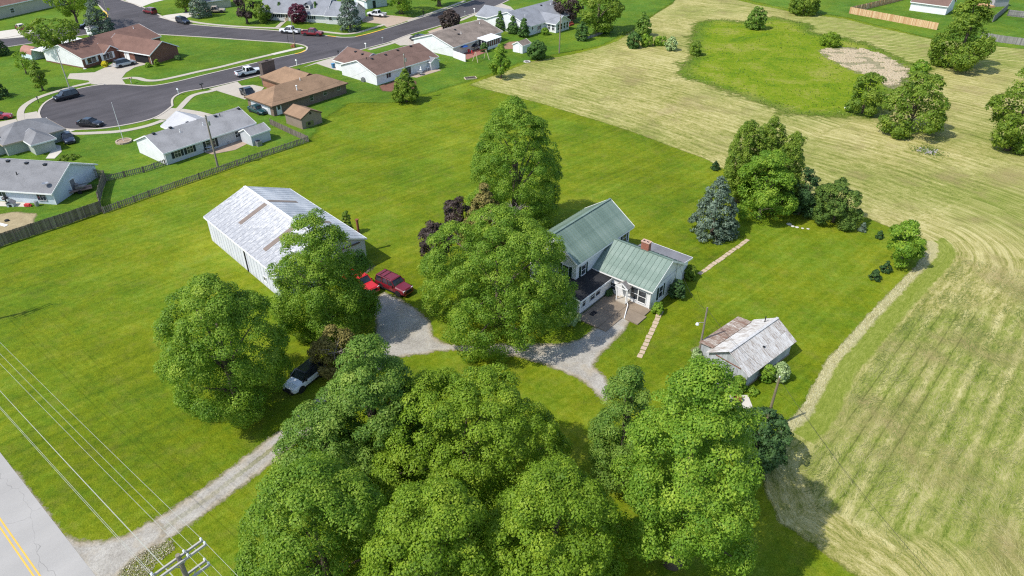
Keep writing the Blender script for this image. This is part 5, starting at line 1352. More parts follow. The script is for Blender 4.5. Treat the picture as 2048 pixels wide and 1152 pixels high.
# garden right of the house
def spruce(name, label, box, leaf='blue', ls=0.26, nl=46, clr=0.62, group=None, **k):
    return tree(name, label, box, 'spire', leaf, clr, ls, nl, group=group, zlow=0.2, lob=0.06, up=0.15, droop=0.10, flat=0.55, inner=0.3, limbs=5, **k)
spruce('spruce_tree', 'blue-grey spruce on the lawn right of the farmhouse', (1378,1476,355,484))
for bx, lb in [((1448,1528,246,400), 'left of three dark feathery trees at the back of the garden clump'), ((1496,1570,240,395), 'middle of three dark feathery trees at the back of the garden clump'), ((1542,1608,268,410), 'right of three dark feathery trees at the back of the garden clump')]:
    tree('feathery_tree', lb, bx, 'dome', 'ash', 0.42, 0.20, 50, lob=0.5, zlow=1.5, flat=1.5, inner=0.6, lobes=0, group='feathery trees in the garden clump')
tree('maple_tree', 'light green maple in front of the garden clump', (1466,1592,308,448), 'dome', 'lime', 0.7, 0.24, 80, lob=0.30, zlow=0.8)
tree('evergreen_tree', 'dark evergreen between the light maple and the rounded yew', (1565,1640,342,436), 'egg', 'ever', 0.6, 0.26, 55, zlow=0.2)
shrub('yew_tree', 'rounded dark yew at the right end of the garden clump', (1622,1726,366,458), 'dome', 'yew', 0.5, 0.22, 60, cat='tree')
shrub('young_conifer', 'tiny dark conifer alone near the hay edge left of the clump', (1421,1440,322,341), 'cone', 'ever', 0.22, 0.16, 26)
shrub('young_conifer', 'tiny grey-green conifer just right of the yew', (1717,1734,446,464), 'cone', 'blue', 0.22, 0.16, 26)
shrub('young_conifer', 'tiny dark conifer second from the yew', (1751,1767,462,478), 'cone', 'ever', 0.22, 0.16, 26)
shrub('young_conifer', 'small dark conifer below the small field-corner tree, upper of two', (1759,1783,524,547), 'cone', 'ever', 0.26, 0.17, 30)
shrub('young_conifer', 'small dark conifer below the small field-corner tree, lower of two', (1736,1762,540,563), 'cone', 'ever', 0.26, 0.17, 30)
tree('corner_tree', 'small leafy tree at the corner of the hay field', (1772,1856,448,530), 'round', 'lime', 0.6, 0.28, 50, zlow=0.5, lob=0.25)
# field trees
far('field_tree', 'tall tree with shadow in front of the fences, upper right', (1862,1990,-8,146), 'egg', 'ash', 0.9, 0.42, 42, zlow=0.3, lob=0.26, inner=0.5, dens=1.2)
far('field_tree', 'small dark tree at the meadow corner', (1697,1768,152,232), 'dome', 'ash', 0.8, 0.38, 40, zlow=0.3)
far('field_tree', 'wide spreading tree right of the meadow', (1760,1900,152,280), 'dome', 'ash', 0.85, 0.38, 42, zlow=0.3, lob=0.3, inner=0.5)
far('field_tree', 'tree cut by the right edge in the hay field', (1978,2120,145,292), 'round', 'ash', 0.85, 0.38, 40, zlow=1.2, lob=0.3, inner=0.5)
shrub('field_bush', 'low bush at the right edge under the tree', (2010,2075,272,310), 'dome', 'ash', 0.5, 0.32, 36)
for i, (bx, lf, lb) in enumerate([((1494,1533,15,60), 'dmaple', 'upright dark bush at the top of the meadow'), ((1578,1642,-30,32), 'ash', 'bushy tree at the top edge above the meadow'), ((1640,1682,66,94), 'ymaple', 'yellow-green bush above the pale rubble'), ((1380,1404,84,112), 'ash', 'small bush at the left end of the meadow'), ((1822,1858,122,152), 'lime', 'small bush at the right tip of the rubble'),
                               ((1269,1302,26,74), 'dmaple', 'slim tree above the bush row at the field edge'), ((1254,1281,66,97), 'arb', 'leftmost bush of the row at the field edge'), ((1281,1305,70,93), 'lime', 'second bush of the row at the field edge'), ((1308,1334,73,91), 'lime', 'third bush of the row at the field edge'), ((1332,1354,76,102), 'pale', 'last pale bush of the row at the field edge')]):
    shrub('field_bush', lb, bx, 'dome' if i != 5 else 'egg', lf, 0.55, 0.40, 26, cat='bush')
# estate trees
far('garden_tree', 'small round tree standing alone on the back lawn near the white shed', (981,1022,91,152), 'egg', 'lime', 0.5, 0.30, 34, zlow=1.2)
shrub('garden_bush', 'round dark bush beside the white garden shed', (1057,1092,84,118), 'round', 'arb', 0.5, 0.34, 34)
AV = 'arborvitae along the white gable wall'
for bx, lb in [((991,1010,24,62), 'leftmost arborvitae along the white gable wall'), ((1015,1037,33,68), 'middle arborvitae along the white gable wall'), ((1037,1058,35,75), 'rightmost arborvitae along the white gable wall')]:
    shrub('arborvitae', lb, bx, 'spire', 'arb', 0.45, 0.32, 30, group=AV)
far('shade_tree', 'big tree beside the slate roofed house at the top edge', (1155,1242,-60,62), 'dome', 'ash', 0.95, 0.48, 34, zlow=2.0, lob=0.25, inner=0.5)
shrub('garden_bush', 'bushy shrub at the left end of the low timber wall', (1152,1177,44,82), 'egg', 'arb', 0.5, 0.36, 30)
shrub('garden_bush', 'bushy shrub at the right end of the low timber wall', (1199,1226,38,66), 'egg', 'arb', 0.5, 0.36, 30)
far('plum_tree', 'dark wine coloured tree behind the slate roofed house', (1108,1166,-30,36), 'round', 'purple', 0.8, 0.45, 28, zlow=1.5)
far('plum_tree', 'small dark plum tree by the street in front of the sunroom house', (878,922,24,55), 'round', 'purple', 0.5, 0.36, 30, zlow=1.2)
far('pear_tree', 'young tree growing around the utility pole behind the brown roofed house', (786,838,140,204), 'spire', 'ash', 0.5, 0.32, 34, zlow=0.8, lob=0.25)
spruce('spruce_tree', 'blue spruce beside the white pickup driveway, top middle', (678,722,-25,64), ls=0.36, nl=30, clr=0.75)
spruce('spruce_tree', 'blue spruce left of the dark plum tree at the top', (379,423,-25,36), ls=0.36, nl=28, clr=0.75)
spruce('spruce_tree', 'grey-green spruce beside the side street, top left', (170,228,-12,72), ls=0.36, nl=32, clr=0.8)
spruce('spruce_tree', 'dark spruce at the left edge, upper one', (-40,17,66,114), 'ever', ls=0.36, nl=30, clr=0.8)
spruce('spruce_tree', 'dark spruce at the left edge, lower one', (-40,15,150,200), 'ever', ls=0.36, nl=30, clr=0.8)
far('shade_tree', 'open flat-topped tree behind the brick ranch house', (46,158,38,98), 'vase', 'ash', 0.7, 0.40, 26, zlow=1.5, lob=0.3, inner=0.25, z0f=0.35)
far('shade_tree', 'spreading yellow-green tree at the top left lawn', (80,188,-40,32), 'vase', 'ymaple', 0.85, 0.42, 22, zlow=1.5, z0f=0.3, inner=0.25)
far('young_tree', 'thin yellowish young tree in front of the gambrel shed', (24,62,104,140), 'round', 'ymaple', 0.5, 0.32, 12, zlow=1.0, lob=0.3, inner=0.2)
far('young_tree', 'small young tree on the lawn left of the cul-de-sac', (60,96,122,178), 'egg', 'ash', 0.5, 0.34, 22, zlow=0.8)
far('shade_tree', 'tree at the top edge left of the blue spruce', (340,386,-45,16), 'round', 'ash', 0.8, 0.45, 26, zlow=1.5)
far('plum_tree', 'dark plum tree on the lawn of the cream house', (465,508,-30,38), 'round', 'purple', 0.75, 0.42, 28, zlow=1.5)
far('garden_tree', 'green tree left of the dormer house', (503,542,6,40), 'round', 'ash', 0.6, 0.38, 28, zlow=1.0)
shrub('garden_bush', 'low blue-green bush under the tree by the dormer house', (526,550,22,40), 'dome', 'blue', 0.45, 0.32, 24)
far('wine_maple', 'wine red small tree before the dormer house', (576,614,11,42), 'round', 'wine', 0.55, 0.36, 32, zlow=0.8)
shrub('arborvitae', 'left columnar arborvitae before the dormer house', (555,569,4,38), 'spire', 'arb', 0.4, 0.32, 28)
shrub('arborvitae', 'right columnar arborvitae before the dormer house', (626,642,4,42), 'spire', 'arb', 0.4, 0.32, 28)
shrub('garden_bush', 'brownish green bush between the wine tree and the arborvitae', (606,630,24,42), 'dome', 'ash', 0.4, 0.3, 26)
shrub('golden_bush', 'yellow bush by the blue spruce, right one', (665,681,30,45), 'round', 'yellow', 0.35, 0.28, 26)
shrub('golden_bush', 'yellow-green bush by the blue spruce, left one', (656,668,29,43), 'round', 'ymaple', 0.35, 0.28, 26)
far('shade_tree', 'tree at the top edge over the shaded lawn', (752,842,-90,14), 'round', 'lime', 1.0, 0.5, 22, zlow=2.5)
far('shade_tree', 'tree at the top edge beside the street', (845,905,-110,2), 'round', 'ash', 1.0, 0.5, 22, zlow=2.0)
for bx, lf, lb in [((308,318,119,132), 'ymaple', 'small round shrub at the corner of the brick garage'), ((203,216,123,134), 'yellow', 'golden shrub below the picture window of the brick house'), ((290,302,126,134), 'lime', 'tiny shrub at the edge of the brick house drive'), ((350,362,111,120), 'dark', 'small dark shrub at the far corner of the brick garage'),
                   ((74,92,285,303), 'ash', 'shrub beside the grey hip house'), ((118,158,309,322), 'ash', 'low brownish shrub row behind the white house roof'), ((1366,1394,532,560), 'ash', 'round shrub at the right corner of the farmhouse'), ((1340,1370,560,600), 'dark', 'dark shrub against the gable wall of the farmhouse'),
                   ((1303,1326,606,628), 'lime', 'small plant at the near corner of the farmhouse gable'), ((1108,1160,618,652), 'pale', 'pale grey-green shrub below the enclosed porch'), ((1384,1402,698,718), 'pale', 'pale flowering shrub at the foot of the lamp pole'), ((1460,1492,754,786), 'lime', 'leafy weed clump at the front corner of the tin shed'), ((1484,1520,775,795), 'lime', 'low weeds beside the tin shed'),
                   ((1520,1550,730,765), 'lime', 'tall weed against the side of the tin shed'), ((1545,1578,725,765), 'pale', 'white flowering elder beside the tin shed'), ((1372,1420,722,800), 'lime', 'leafy thicket left of the tin shed'), ((1416,1430,738,752), 'lime', 'little weed by the shed door'),
                   ((1208,1226,578,592), 'dark', 'small plant in the patio corner'), ((960,976,86,104), 'arb', 'low bush in front of the sunroom'), ((1082,1098,56,70), 'lime', 'small shrub in the corner of the bay room'), ((684,704,420,470), 'ash', 'wispy sapling by the stove pipe of the barn')]:
    shrub('shrub', lb, bx, 'dome', lf, 0.28, 0.2, 30)
# dead limbs showing in crowns
def dead_branch(name, label, px, py, z, n, L, seed):
    r = random.Random(seed); p = G(px, py, z); m = MB()
    for i in range(n):
        a = r.uniform(0, 6.28); e = Vector((math.cos(a)*L*r.uniform(0.4, 1), math.sin(a)*L*r.uniform(0.4, 1), L*r.uniform(-0.1, 0.8)))
        m.tube([(0, 0, 0), e*0.5+Vector((r.uniform(-.2, .2), r.uniform(-.2, .2), 0.1)), e], [0.06, 0.04, 0.012], 5)
        for _ in range(3):
            f = r.uniform(0.4, 0.9); q = e*f; m.tube([q, q+Vector((r.uniform(-.6, .6), r.uniform(-.6, .6), r.uniform(0, .6)))], [0.025, 0.008], 4)
    m.tube([(0, 0, -1.5), (0, 0, 0)], [0.09, 0.06], 6)
    o = m.build(name, DEAD); o.location = p
    return o
# ------------------------------------------------------------------ vehicles
TYRE = paint('tyre_rubber', (0.018, 0.018, 0.019), 0.85); RIM = paint('alloy_rim', (0.42, 0.43, 0.45), 0.35, metal=0.6); CGLASS = glass('car_glass', (0.012, 0.016, 0.02)); TRIMB = paint('black_plastic', (0.02, 0.02, 0.022), 0.55)
LAMP = paint('headlamp', (0.75, 0.76, 0.78), 0.15, spec=0.8); TAIL = paint('tail_lamp', (0.32, 0.015, 0.012), 0.25)
def car_paint(n, c, rough=0.25): return paint(n, c, rough, 0.03, 1.0, metal=0.0, spec=0.5, fine=0.0, coat=0.6)
CW = car_paint('white_car_paint', (0.74, 0.75, 0.76)); CK = car_paint('black_car_paint', (0.013, 0.015, 0.02)); CR = car_paint('bright_red_car_paint', (0.55, 0.012, 0.010)); CM = car_paint('maroon_car_paint', (0.16, 0.010, 0.018)); CS = car_paint('silver_car_paint', (0.38, 0.40, 0.42)); CGN = car_paint('teal_car_paint', (0.012, 0.055, 0.062)); CB = car_paint('navy_car_paint', (0.018, 0.025, 0.045)); CTAN = car_paint('tan_car_paint', (0.42, 0.35, 0.26)); CTOP = paint('vinyl_top', (0.62, 0.58, 0.5), 0.7)
SPEC = {   # stations: x, half width, z low, z top ; cabin: base x0,x1 / top x0,x1 / z0,z1 / half widths
 'sedan': dict(st=[(-2.40,.62,.42,.74),(-2.30,.80,.28,.94),(-1.6,.90,.20,.99),(-.9,.91,.20,.97),(.95,.91,.20,.96),(1.6,.90,.20,.88),(2.15,.84,.24,.76),(2.38,.64,.34,.60)], cab=(-1.75,1.05,-.95,.30,.95,1.44,.83,.64), wh=(-1.38,1.42,.33)),
 'suv': dict(st=[(-2.38,.74,.45,.98),(-2.30,.88,.34,1.12),(-1.6,.94,.28,1.15),(1.0,.94,.28,1.12),(1.75,.93,.28,1.04),(2.25,.86,.32,.92),(2.42,.68,.40,.74)], cab=(-2.22,1.15,-1.98,.42,1.10,1.74,.88,.70), wh=(-1.42,1.45,.37)),
 'bigsuv': dict(st=[(-2.45,.82,.50,1.02),(-2.40,.92,.40,1.16),(-1.6,.97,.32,1.18),(.85,.97,.32,1.16),(1.2,.96,.32,1.13),(2.25,.93,.36,1.06),(2.45,.82,.44,.86)], cab=(-2.36,.98,-2.22,.35,1.13,1.80,.92,.76), wh=(-1.45,1.50,.39)),
 'pickup': dict(st=[(-2.90,.86,.52,1.02),(-2.86,.95,.46,1.06),(-.85,.98,.40,1.08),(.9,.98,.40,1.12),(1.35,.98,.40,1.14),(2.65,.95,.42,1.08),(2.88,.84,.50,.88)], cab=(-.95,1.30,-.75,.55,1.08,1.86,.92,.76), wh=(-1.75,1.85,.41)),
}
def vehicle(kind, name, label, rear, front, mat, group=None, roofmat=None, cat=None, rails=False, sc=1.0, split=True):
    a, b = G(*rear), G(*front)
    c = (a+b)/2; d = b-a
    S = SPEC[kind]
    root = empty(name, c, math.atan2(d.y, d.x), label, cat or {'pickup': 'pickup'}.get(kind, 'car'), group)
    root.scale = (sc, sc, sc)
    m = MB(); rings = []
    for x, w, zl, zt in S['st']:
        h = zt-zl
        rings.append([(x, -w*0.86, zl), (x, -w, zl+h*0.22), (x, -w, zl+h*0.62), (x, -w*0.94, zl+h*0.88), (x, -w*0.80, zt), (x, 0, zt+0.025), (x, w*0.80, zt), (x, w*0.94, zl+h*0.88), (x, w, zl+h*0.62), (x, w, zl+h*0.22), (x, w*0.86, zl)])
    n = len(rings[0]); vs = [v for r in rings for v in r]
    fs = [(i*n+j, i*n+(j+1) % n, (i+1)*n+(j+1) % n, (i+1)*n+j) for i in range(len(rings)-1) for j in range(n)]
    fs += [tuple(range(n)), tuple((len(rings)-1)*n+j for j in range(n))]
    body = m.add(vs, fs).build('body', mat, root, smooth=False)
    x0, x1, t0, t1, z0, z1, w0, w1 = S['cab']
    m = MB().hexa([(x0, -w0, z0-0.05), (x1, -w0, z0-0.05), (x1, w0, z0-0.05), (x0, w0, z0-0.05)], [(t0, -w1, z1), (t1, -w1, z1), (t1, w1, z1), (t0, w1, z1)])
    m.build('windows', CGLASS, root)
    rm = roofmat or mat
    m = MB().hexa([(t0-0.08, -w1-0.04, z1-0.02), (t1+0.10, -w1-0.04, z1-0.02), (t1+0.10, w1+0.04, z1-0.02), (t0-0.08, w1+0.04, z1-0.02)], [(t0+0.05, -w1+0.08, z1+0.05), (t1-0.05, -w1+0.08, z1+0.05), (t1-0.05, w1-0.08, z1+0.05), (t0+0.05, w1-0.08, z1+0.05)])
    m.build('roof', rm, root)
    m = MB()
    L = (x0, x1, t0, t1)
    for s_ in (-1, 1):
        m.bar((x1, s_*w0, z0-0.02), (t1, s_*w1, z1), 0.09, 0.08); m.bar((x0, s_*w0, z0-0.02), (t0, s_*w1, z1), 0.12 if kind != 'pickup' else 0.2, 0.1)
        for f in ((0.42,) if kind in ('sedan', 'pickup') else (0.36, 0.68)):
            m.bar((x0+(x1-x0)*f, s_*(w0+0.005), z0-0.02), (t0+(t1-t0)*f, s_*(w1+0.005), z1), 0.10, 0.05, (1, 0, 0))
    m.build('pillars', rm, root)
    if rails:
        for s_ in (-1, 1): MB().bar((t0+0.15, s_*(w1-0.06), z1+0.08), (t1-0.3, s_*(w1-0.06), z1+0.08), 0.04, 0.04).build('roof_rail', TRIMB, root)
        for xx in (t0+0.5, t0+1.2): MB().bar((xx, -w1+0.06, z1+0.09), (xx, w1-0.06, z1+0.09), 0.05, 0.03).build('cross_rail', TRIMB, root)
    wr, wf, R = S['wh']; W = max(s_[1] for s_ in S['st'])
    tm = MB().lathe([(R*0.62, -0.11), (R*0.94, -0.11), (R, -0.07), (R, 0.07), (R*0.94, 0.11), (R*0.62, 0.11)], 18).mesh('tyre', TYRE); im = MB().lathe([(R*0.2, 0.06), (R*0.62, 0.1), (R*0.64, 0.02), (R*0.2, 0.0)], 14).mesh('rim', RIM)
    am = MB().lathe([(R*1.02, -0.02), (R*1.2, -0.02), (R*1.2, 0.02), (R*1.02, 0.02)], 18).mesh('wheel_arch', TRIMB)
    for xx in (wr, wf):
        for s_ in (-1, 1):
            w = empty('wheel', (xx, s_*(W-0.10), R)); w.parent = root; w.rotation_euler = (-s_*math.pi/2, 0, 0)
            inst('tyre', tm, w); inst('rim', im, w)
            ar = inst('wheel_arch', am, root, (xx, s_*(W-0.005), R+0.02)); ar.rotation_euler = (-s_*math.pi/2, 0, 0)
    xf, wfr, zlf, ztf = S['st'][-2]; xr, wrr, zlr, ztr = S['st'][1]
    for s_ in (-1, 1):
        MB().box(xf-0.10, s_*wfr*0.72-0.17, ztf-0.24, xf+0.13, s_*wfr*0.72+0.17, ztf-0.06).build('headlight', LAMP, root)
        MB().box(xr-0.06, s_*wrr*0.82-0.10, ztr-0.40, xr+0.10, s_*wrr*0.82+0.14*1, ztr-0.12).build('tail_light', TAIL, root)
        MB().box(x1-0.45, s_*(W+0.09)-0.09, z0+0.02, x1-0.27, s_*(W+0.09)+0.09, z0+0.17).build('mirror', TRIMB if kind != 'bigsuv' else mat, root)
        MB().box(wr+R*1.2, s_*(W-0.06)-0.04, 0.22 if kind == 'sedan' else 0.30, wf-R*1.2, s_*(W-0.06)+0.04, 0.32 if kind == 'sedan' else 0.42).build('sill', TRIMB, root)
    MB().box(xf+0.02, -wfr*0.80, zlf, xf+0.30, wfr*0.80, zlf+0.2).build('front_bumper', TRIMB if kind in ('suv',) else mat, root)
    MB().box(xf+0.05, -wfr*0.45, zlf+0.22, xf+0.235, wfr*0.45, ztf-0.12).build('grille', TRIMB, root)
    MB().box(xr-0.20, -wrr*0.85, zlr+0.02, xr+0.02, wrr*0.85, zlr+0.2).build('rear_bumper', GREYM if kind == 'pickup' else mat, root)
    if kind == 'pickup':
        MB().box(-2.78, -0.80, 1.068, -0.98, 0.80, 1.095).build('bed', TRIMB, root)
        m = MB()
        for s_ in (-1, 1): m.box(-2.86, s_*0.88-0.07, 1.05, -0.95, s_*0.88+0.07, 1.20)
        m.box(-2.92, -0.95, 1.03, -2.80, 0.95, 1.20); m.build('bed_rail', mat, root)
    return root
vehicle('bigsuv', 'parked_suv', 'dark red SUV parked on the grass near the barn', (766,568), (814,590), CM, rails=True)
vehicle('pickup', 'parked_pickup', 'bright red pickup half hidden under the barn maple', (700,560), (747,588), CR, sc=0.95)
vehicle('suv', 'parked_suv', 'white SUV parked under the trees beside the gravel drive', (636,744), (588,782), CW, roofmat=CK)
vehicle('suv', 'parked_suv', 'silver SUV with dark roof on the brick house drive', (237,135), (264,129), CS, roofmat=CK)
vehicle('suv', 'parked_suv', 'black SUV parked at the upper left of the cul-de-sac', (156,192), (112,203), CK)
vehicle('sedan', 'parked_sedan', 'black sedan parked at the bottom of the cul-de-sac', (158,250), (206,253), CK)
vehicle('sedan', 'parked_sedan', 'dark blue sedan parked on the lawn below the cul-de-sac', (132,274), (143,289), CB)
vehicle('sedan', 'parked_sedan', 'red car cut by the left edge on a driveway', (-16,240), (12,237), car_paint('crimson_car_paint', (0.35, 0.012, 0.02)))
vehicle('pickup', 'parked_pickup', 'white crew cab pickup on the street beside the tan house', (472,155), (524,144), CW)
vehicle('pickup', 'parked_pickup', 'black pickup on the tan house drive', (486,184), (511,202), CK)
vehicle('sedan', 'parked_sedan', 'dark teal sedan on the grass beside the tan house', (500,219), (533,231), CGN)
vehicle('pickup', 'parked_pickup', 'white pickup with cap behind the red truck on the far street', (600,68), (562,65), CW)
vehicle('pickup', 'parked_pickup', 'dark red pickup in front of the white one on the far street', (606,70), (646,72), car_paint('dark_red_truck_paint', (0.20, 0.008, 0.012)))
vehicle('suv', 'parked_suv', 'dark blue SUV on the far street curve', (353,43), (381,50), CB)
vehicle('suv', 'parked_suv', 'maroon SUV parked on the upper side street', (312,29), (290,25), CM)
vehicle('sedan', 'parked_sedan', 'maroon coupe with white top in the far left driveway', (52,63), (33,54), car_paint('rose_car_paint', (0.20, 0.03, 0.035)), roofmat=CTOP)
vehicle('sedan', 'parked_sedan', 'dark car half hidden by the spruce on the side street', (184,54), (168,56), CK)
vehicle('pickup', 'parked_pickup', 'white pickup in the driveway beside the blue spruce', (773,35), (735,31), CW)
vehicle('suv', 'parked_suv', 'black car in the driveway of the sunroom house', (848,84), (826,80), CK)
vehicle('sedan', 'parked_sedan', 'dark car inside the open garage of the brick house', (296,113), (283,117), CB)
vehicle('pickup', 'parked_pickup', 'tan truck loaded with junk at the cream house', (420,26), (443,25), CTAN)

# ------------------------------------------------------------------ poles and wires
WOOD = paint('grey_pole_wood', (0.22, 0.19, 0.15), 0.9, 0.2, 3.0, fine=0.15); WOODB = paint('greenish_pole_wood', (0.20, 0.17, 0.10), 0.9, 0.2, 3.0, fine=0.15); ARM = paint('weathered_crossarm', (0.40, 0.38, 0.34), 0.9, 0.15, 3.0); INS = paint('porcelain', (0.72, 0.74, 0.76), 0.3); ALU = paint('wire_aluminium', (0.50, 0.50, 0.43), 0.4, metal=0.3); GALV = paint('galvanised_pole', (0.40, 0.39, 0.34), 0.6, metal=0.2)
# power line along the county road
PZ = 14.6
P1 = G(355, 1110, PZ); P1.z = 0
WD = Vector((-0.772, 0.635, 0)).normalized(); WNn = Vector((-WD.y, WD.x, 0))    # along the line / across it
SPAN = 62.0
INS_OFF = []      # (across, along, z)
def line_pole(label, p, vis=True):
    ang = math.atan2(WD.y, WD.x)
    root = empty('power_pole', p, ang, label, 'pole', 'power poles along the county road')
    MB().tube([(0, 0, 0), (0.02, 0, 5), (0, 0, 10), (0, 0, PZ)], [0.20, 0.18, 0.16, 0.13], 12).build('pole', WOOD, root)
    for z, ln in ((PZ-0.45, 1.55), (PZ-2.1, 1.35)):
        for sx in (-0.2, 0.2):
            MB().box(sx-0.055, -ln, z-0.07, sx+0.055, ln, z+0.07).build('crossarm', ARM, root)
        for yy in (-ln+0.08, -0.42 if z > PZ-1 else 0.5, ln-0.08):
            for sx in (-0.2, 0.2): MB().lathe([(0.03, 0), (0.07, 0.05), (0.05, 0.1), (0.08, 0.15), (0.03, 0.22)], 8, (sx, yy, z+0.07)).build('insulator', INS, root)
        MB().bar((0.2, -0.7, z-0.05), (0.05, 0, z-0.75), 0.03, 0.04).bar((0.2, 0.7, z-0.05), (0.05, 0, z-0.75), 0.03, 0.04).build('brace', GREYM, root)
    return root
P2 = P1+WD*SPAN; P0 = P1-WD*SPAN
line_pole('wooden power pole with double crossarms at the bottom edge', P1)
line_pole('wooden power pole beyond the left edge whose shadow lies on the lawn', P2)
line_pole('wooden power pole behind the viewpoint carrying the same wires', P0)
def wire(a, b, sag, r=0.02, mat=ALU, n=14, name='wire', label=None, group=None):
    a, b = Vector(a), Vector(b); pts = []
    for i in range(n+1):
        t = i/n; p = a.lerp(b, t); p.z -= sag*4*t*(1-t); pts.append(p)
    o = MB().tube(pts, r, 5).build(name, mat, None)
    return tag(o, label, 'wire', group)
order = ['first', 'second', 'third', 'fourth', 'fifth', 'sixth', 'seventh']
WO = [(-1.47, PZ-0.16), (-1.27, PZ-1.75), (-0.42, PZ-0.16), (0.5, PZ-1.75), (1.27, PZ-1.8), (1.47, PZ-0.16), (0.05, PZ-4.2)]
# local y of the pole frame is across the line
for i, (off, z) in enumerate(WO):
    for (pa, pb, wh) in ((P1, P2, 'over the left lawn'), (P0, P1, 'near the bottom edge')):
        wire(pa+WNn*off+Vector((0, 0, z)), pb+WNn*off+Vector((0, 0, z)), 0.75, 0.011 if i < 6 else 0.016, name='power_wire', label='%s power wire counted from the house side, %s' % (order[i], wh), group='power wires')
def utility_pole(label, base, h, r=0.13, lean=(0, 0), arm=True, mat=WOOD, extra=None):
    p = G(*base); root = empty('utility_pole', p, 0, label, 'pole')
    top = Vector((lean[0], lean[1], h))
    MB().tube([(0, 0, 0), top*0.5, top], [r*1.25, r, r*0.8], 10).build('pole', mat, root)
    if arm:
        MB().box(top.x-0.05, top.y-0.45, h-0.4, top.x+0.05, top.y+0.45, h-0.3).build('crossarm', ARM, root)
        for s_ in (-0.38, 0.38): MB().lathe([(0.03, 0), (0.06, 0.08), (0.03, 0.18)], 8, (top.x, top.y+s_, h-0.3)).build('insulator', INS, root)
        MB().cyl((top.x+0.28, top.y, h-1.7), (top.x+0.28, top.y, h-1.0), 0.2, n=10).build('transformer', GREYM, root)
    return root, p+top
u1, t1 = utility_pole('tall utility pole behind the pale grey roofed house at the picket fence', (436, 334), 9.0, 0.15)
u2, t2 = utility_pole('tall utility pole rising out of the young tree behind the brown roofed house', (815, 200), 9.6, 0.15)
u3, t3 = utility_pole('tall utility pole on the back lawn by the round bush', (1118.5, 106), 9.0, 0.14)
u4, t4 = utility_pole('leaning yard pole with a lamp beside the tin shed', (1398, 706), 6.1, 0.11, arm=False)
MB().tube([(0, 0, 4.1), (-0.5, -0.1, 4.25), (-0.75, -0.1, 4.1)], 0.03, 6).build('lamp_arm', GALV, u4); MB().lathe([(0.02, 0.2), (0.12, 0.15), (0.2, -0.02), (0.16, -0.12), (0.02, -0.16)], 12, (-0.78, -0.1, 4.0)).build('lamp_head', INS, u4)
u5, t5 = utility_pole('bare wooden pole at the hay edge behind the dark bush', (1528, 862), 6.6, 0.13, lean=(0.15, 0.1), arm=False, mat=WOODB)
MB().lathe([(0.04, 0), (0.07, 0.1), (0.04, 0.2)], 8, (t5.x-u5.location.x, t5.y-u5.location.y, t5.z)).build('insulator', INS, u5)
DW = paint('dark_wire', (0.03, 0.03, 0.03), 0.6)
wire(FH.o+FH.ex*11.9+FH.ey*(-5.85)+Vector((0, 0, 4.5)), t4-Vector((0, 0, 0.3)), 1.2, 0.014, DW, name='service_wire', label='thin dark service wire from the farmhouse gable to the yard pole')
wire(t4-Vector((0, 0, 0.2)), t5-Vector((0, 0, 0.1)), 0.7, 0.014, DW, name='service_wire', label='thin dark service wire from the yard pole to the hay edge pole')
wire(t5-Vector((0, 0, 0.1)), t5+Vector((4, -26, 2.0)), 0.9, 0.014, DW, name='service_wire', label='thin service wire from the hay edge pole towards the bottom edge')
wire(t1, t2, 1.6, 0.012, DW, name='service_wire', label='thin wire between the fence pole and the pole in the young tree'); wire(t2, t3, 1.4, 0.012, DW, name='service_wire', label='thin wire between the two farther back lawn poles')
def street_lamp(label, base, h, arm, wood=False):
    p = G(*base); root = empty('street_lamp', p, 0, label, 'street lamp')
    MB().tube([(0, 0, 0), (0, 0, h*0.5), (0, 0, h)], [0.13, 0.11, 0.08], 10).build('pole', WOOD if wood else GALV, root)
    ax, ay = arm
    MB().tube([(0, 0, h-0.3), (ax*0.5, ay*0.5, h+0.15), (ax, ay, h+0.1)], 0.035, 6).build('arm', GALV, root)
    MB().lathe([(0.05, 0.10), (0.16, 0.06), (0.22, 0.0), (0.12, -0.08)], 10, (ax, ay, h+0.06)).build('lamp_head', GREYM, root)
    return root
street_lamp('tall street lamp at the upper left rim of the cul-de-sac', (139, 176), 8.2, (0.9, -0.6))
street_lamp('wooden street lamp on the corner of the grass triangle', (591, 94), 8.0, (1.9, 0.2), True)
street_lamp('street lamp beside the spruce at the side street corner', (219, 40), 8.4, (0.6, 1.4))
p = G(577, 86); o = empty('street_sign', p, 0, 'slim dark street name post on the grass triangle', 'sign'); MB().cyl((0, 0, 0), (0, 0, 3.0), 0.05, n=6).build('post', BLACKM, o); MB().box(-0.4, -0.02, 2.7, 0.4, 0.02, 2.95).build('plate', BLACKM, o)
p = G(221, 34); o = empty('warning_sign', p, 0.6, 'yellow-green diamond sign by the side street lamp', 'sign'); MB().cyl((0, 0, 0), (0, 0, 2.0), 0.04, n=6).build('post', GALV, o); MB().add([(0, -0.05, 1.7), (0.5, -0.05, 2.2), (0, -0.05, 2.7), (-0.5, -0.05, 2.2), (0, -0.02, 1.7), (0.5, -0.02, 2.2), (0, -0.02, 2.7), (-0.5, -0.02, 2.2)], [(0, 1, 2, 3), (7, 6, 5, 4), (0, 4, 5, 1), (1, 5, 6, 2), (2, 6, 7, 3), (3, 7, 4, 0)]).build('plate', paint('fluorescent_yellow', (0.55, 0.65, 0.05), 0.5), o)
p = G(589, 95); o = MB().box(-0.4, -0.25, 0, 0.1, 0.25, 0.9).box(-0.9, -0.2, 0, -0.5, 0.2, 0.6).build('flower_stand', paint('orange_brown', (0.33, 0.14, 0.07), 0.8)); o.location = p; tag(o, 'small rusty planter boxes at the foot of the corner street lamp', 'planter')
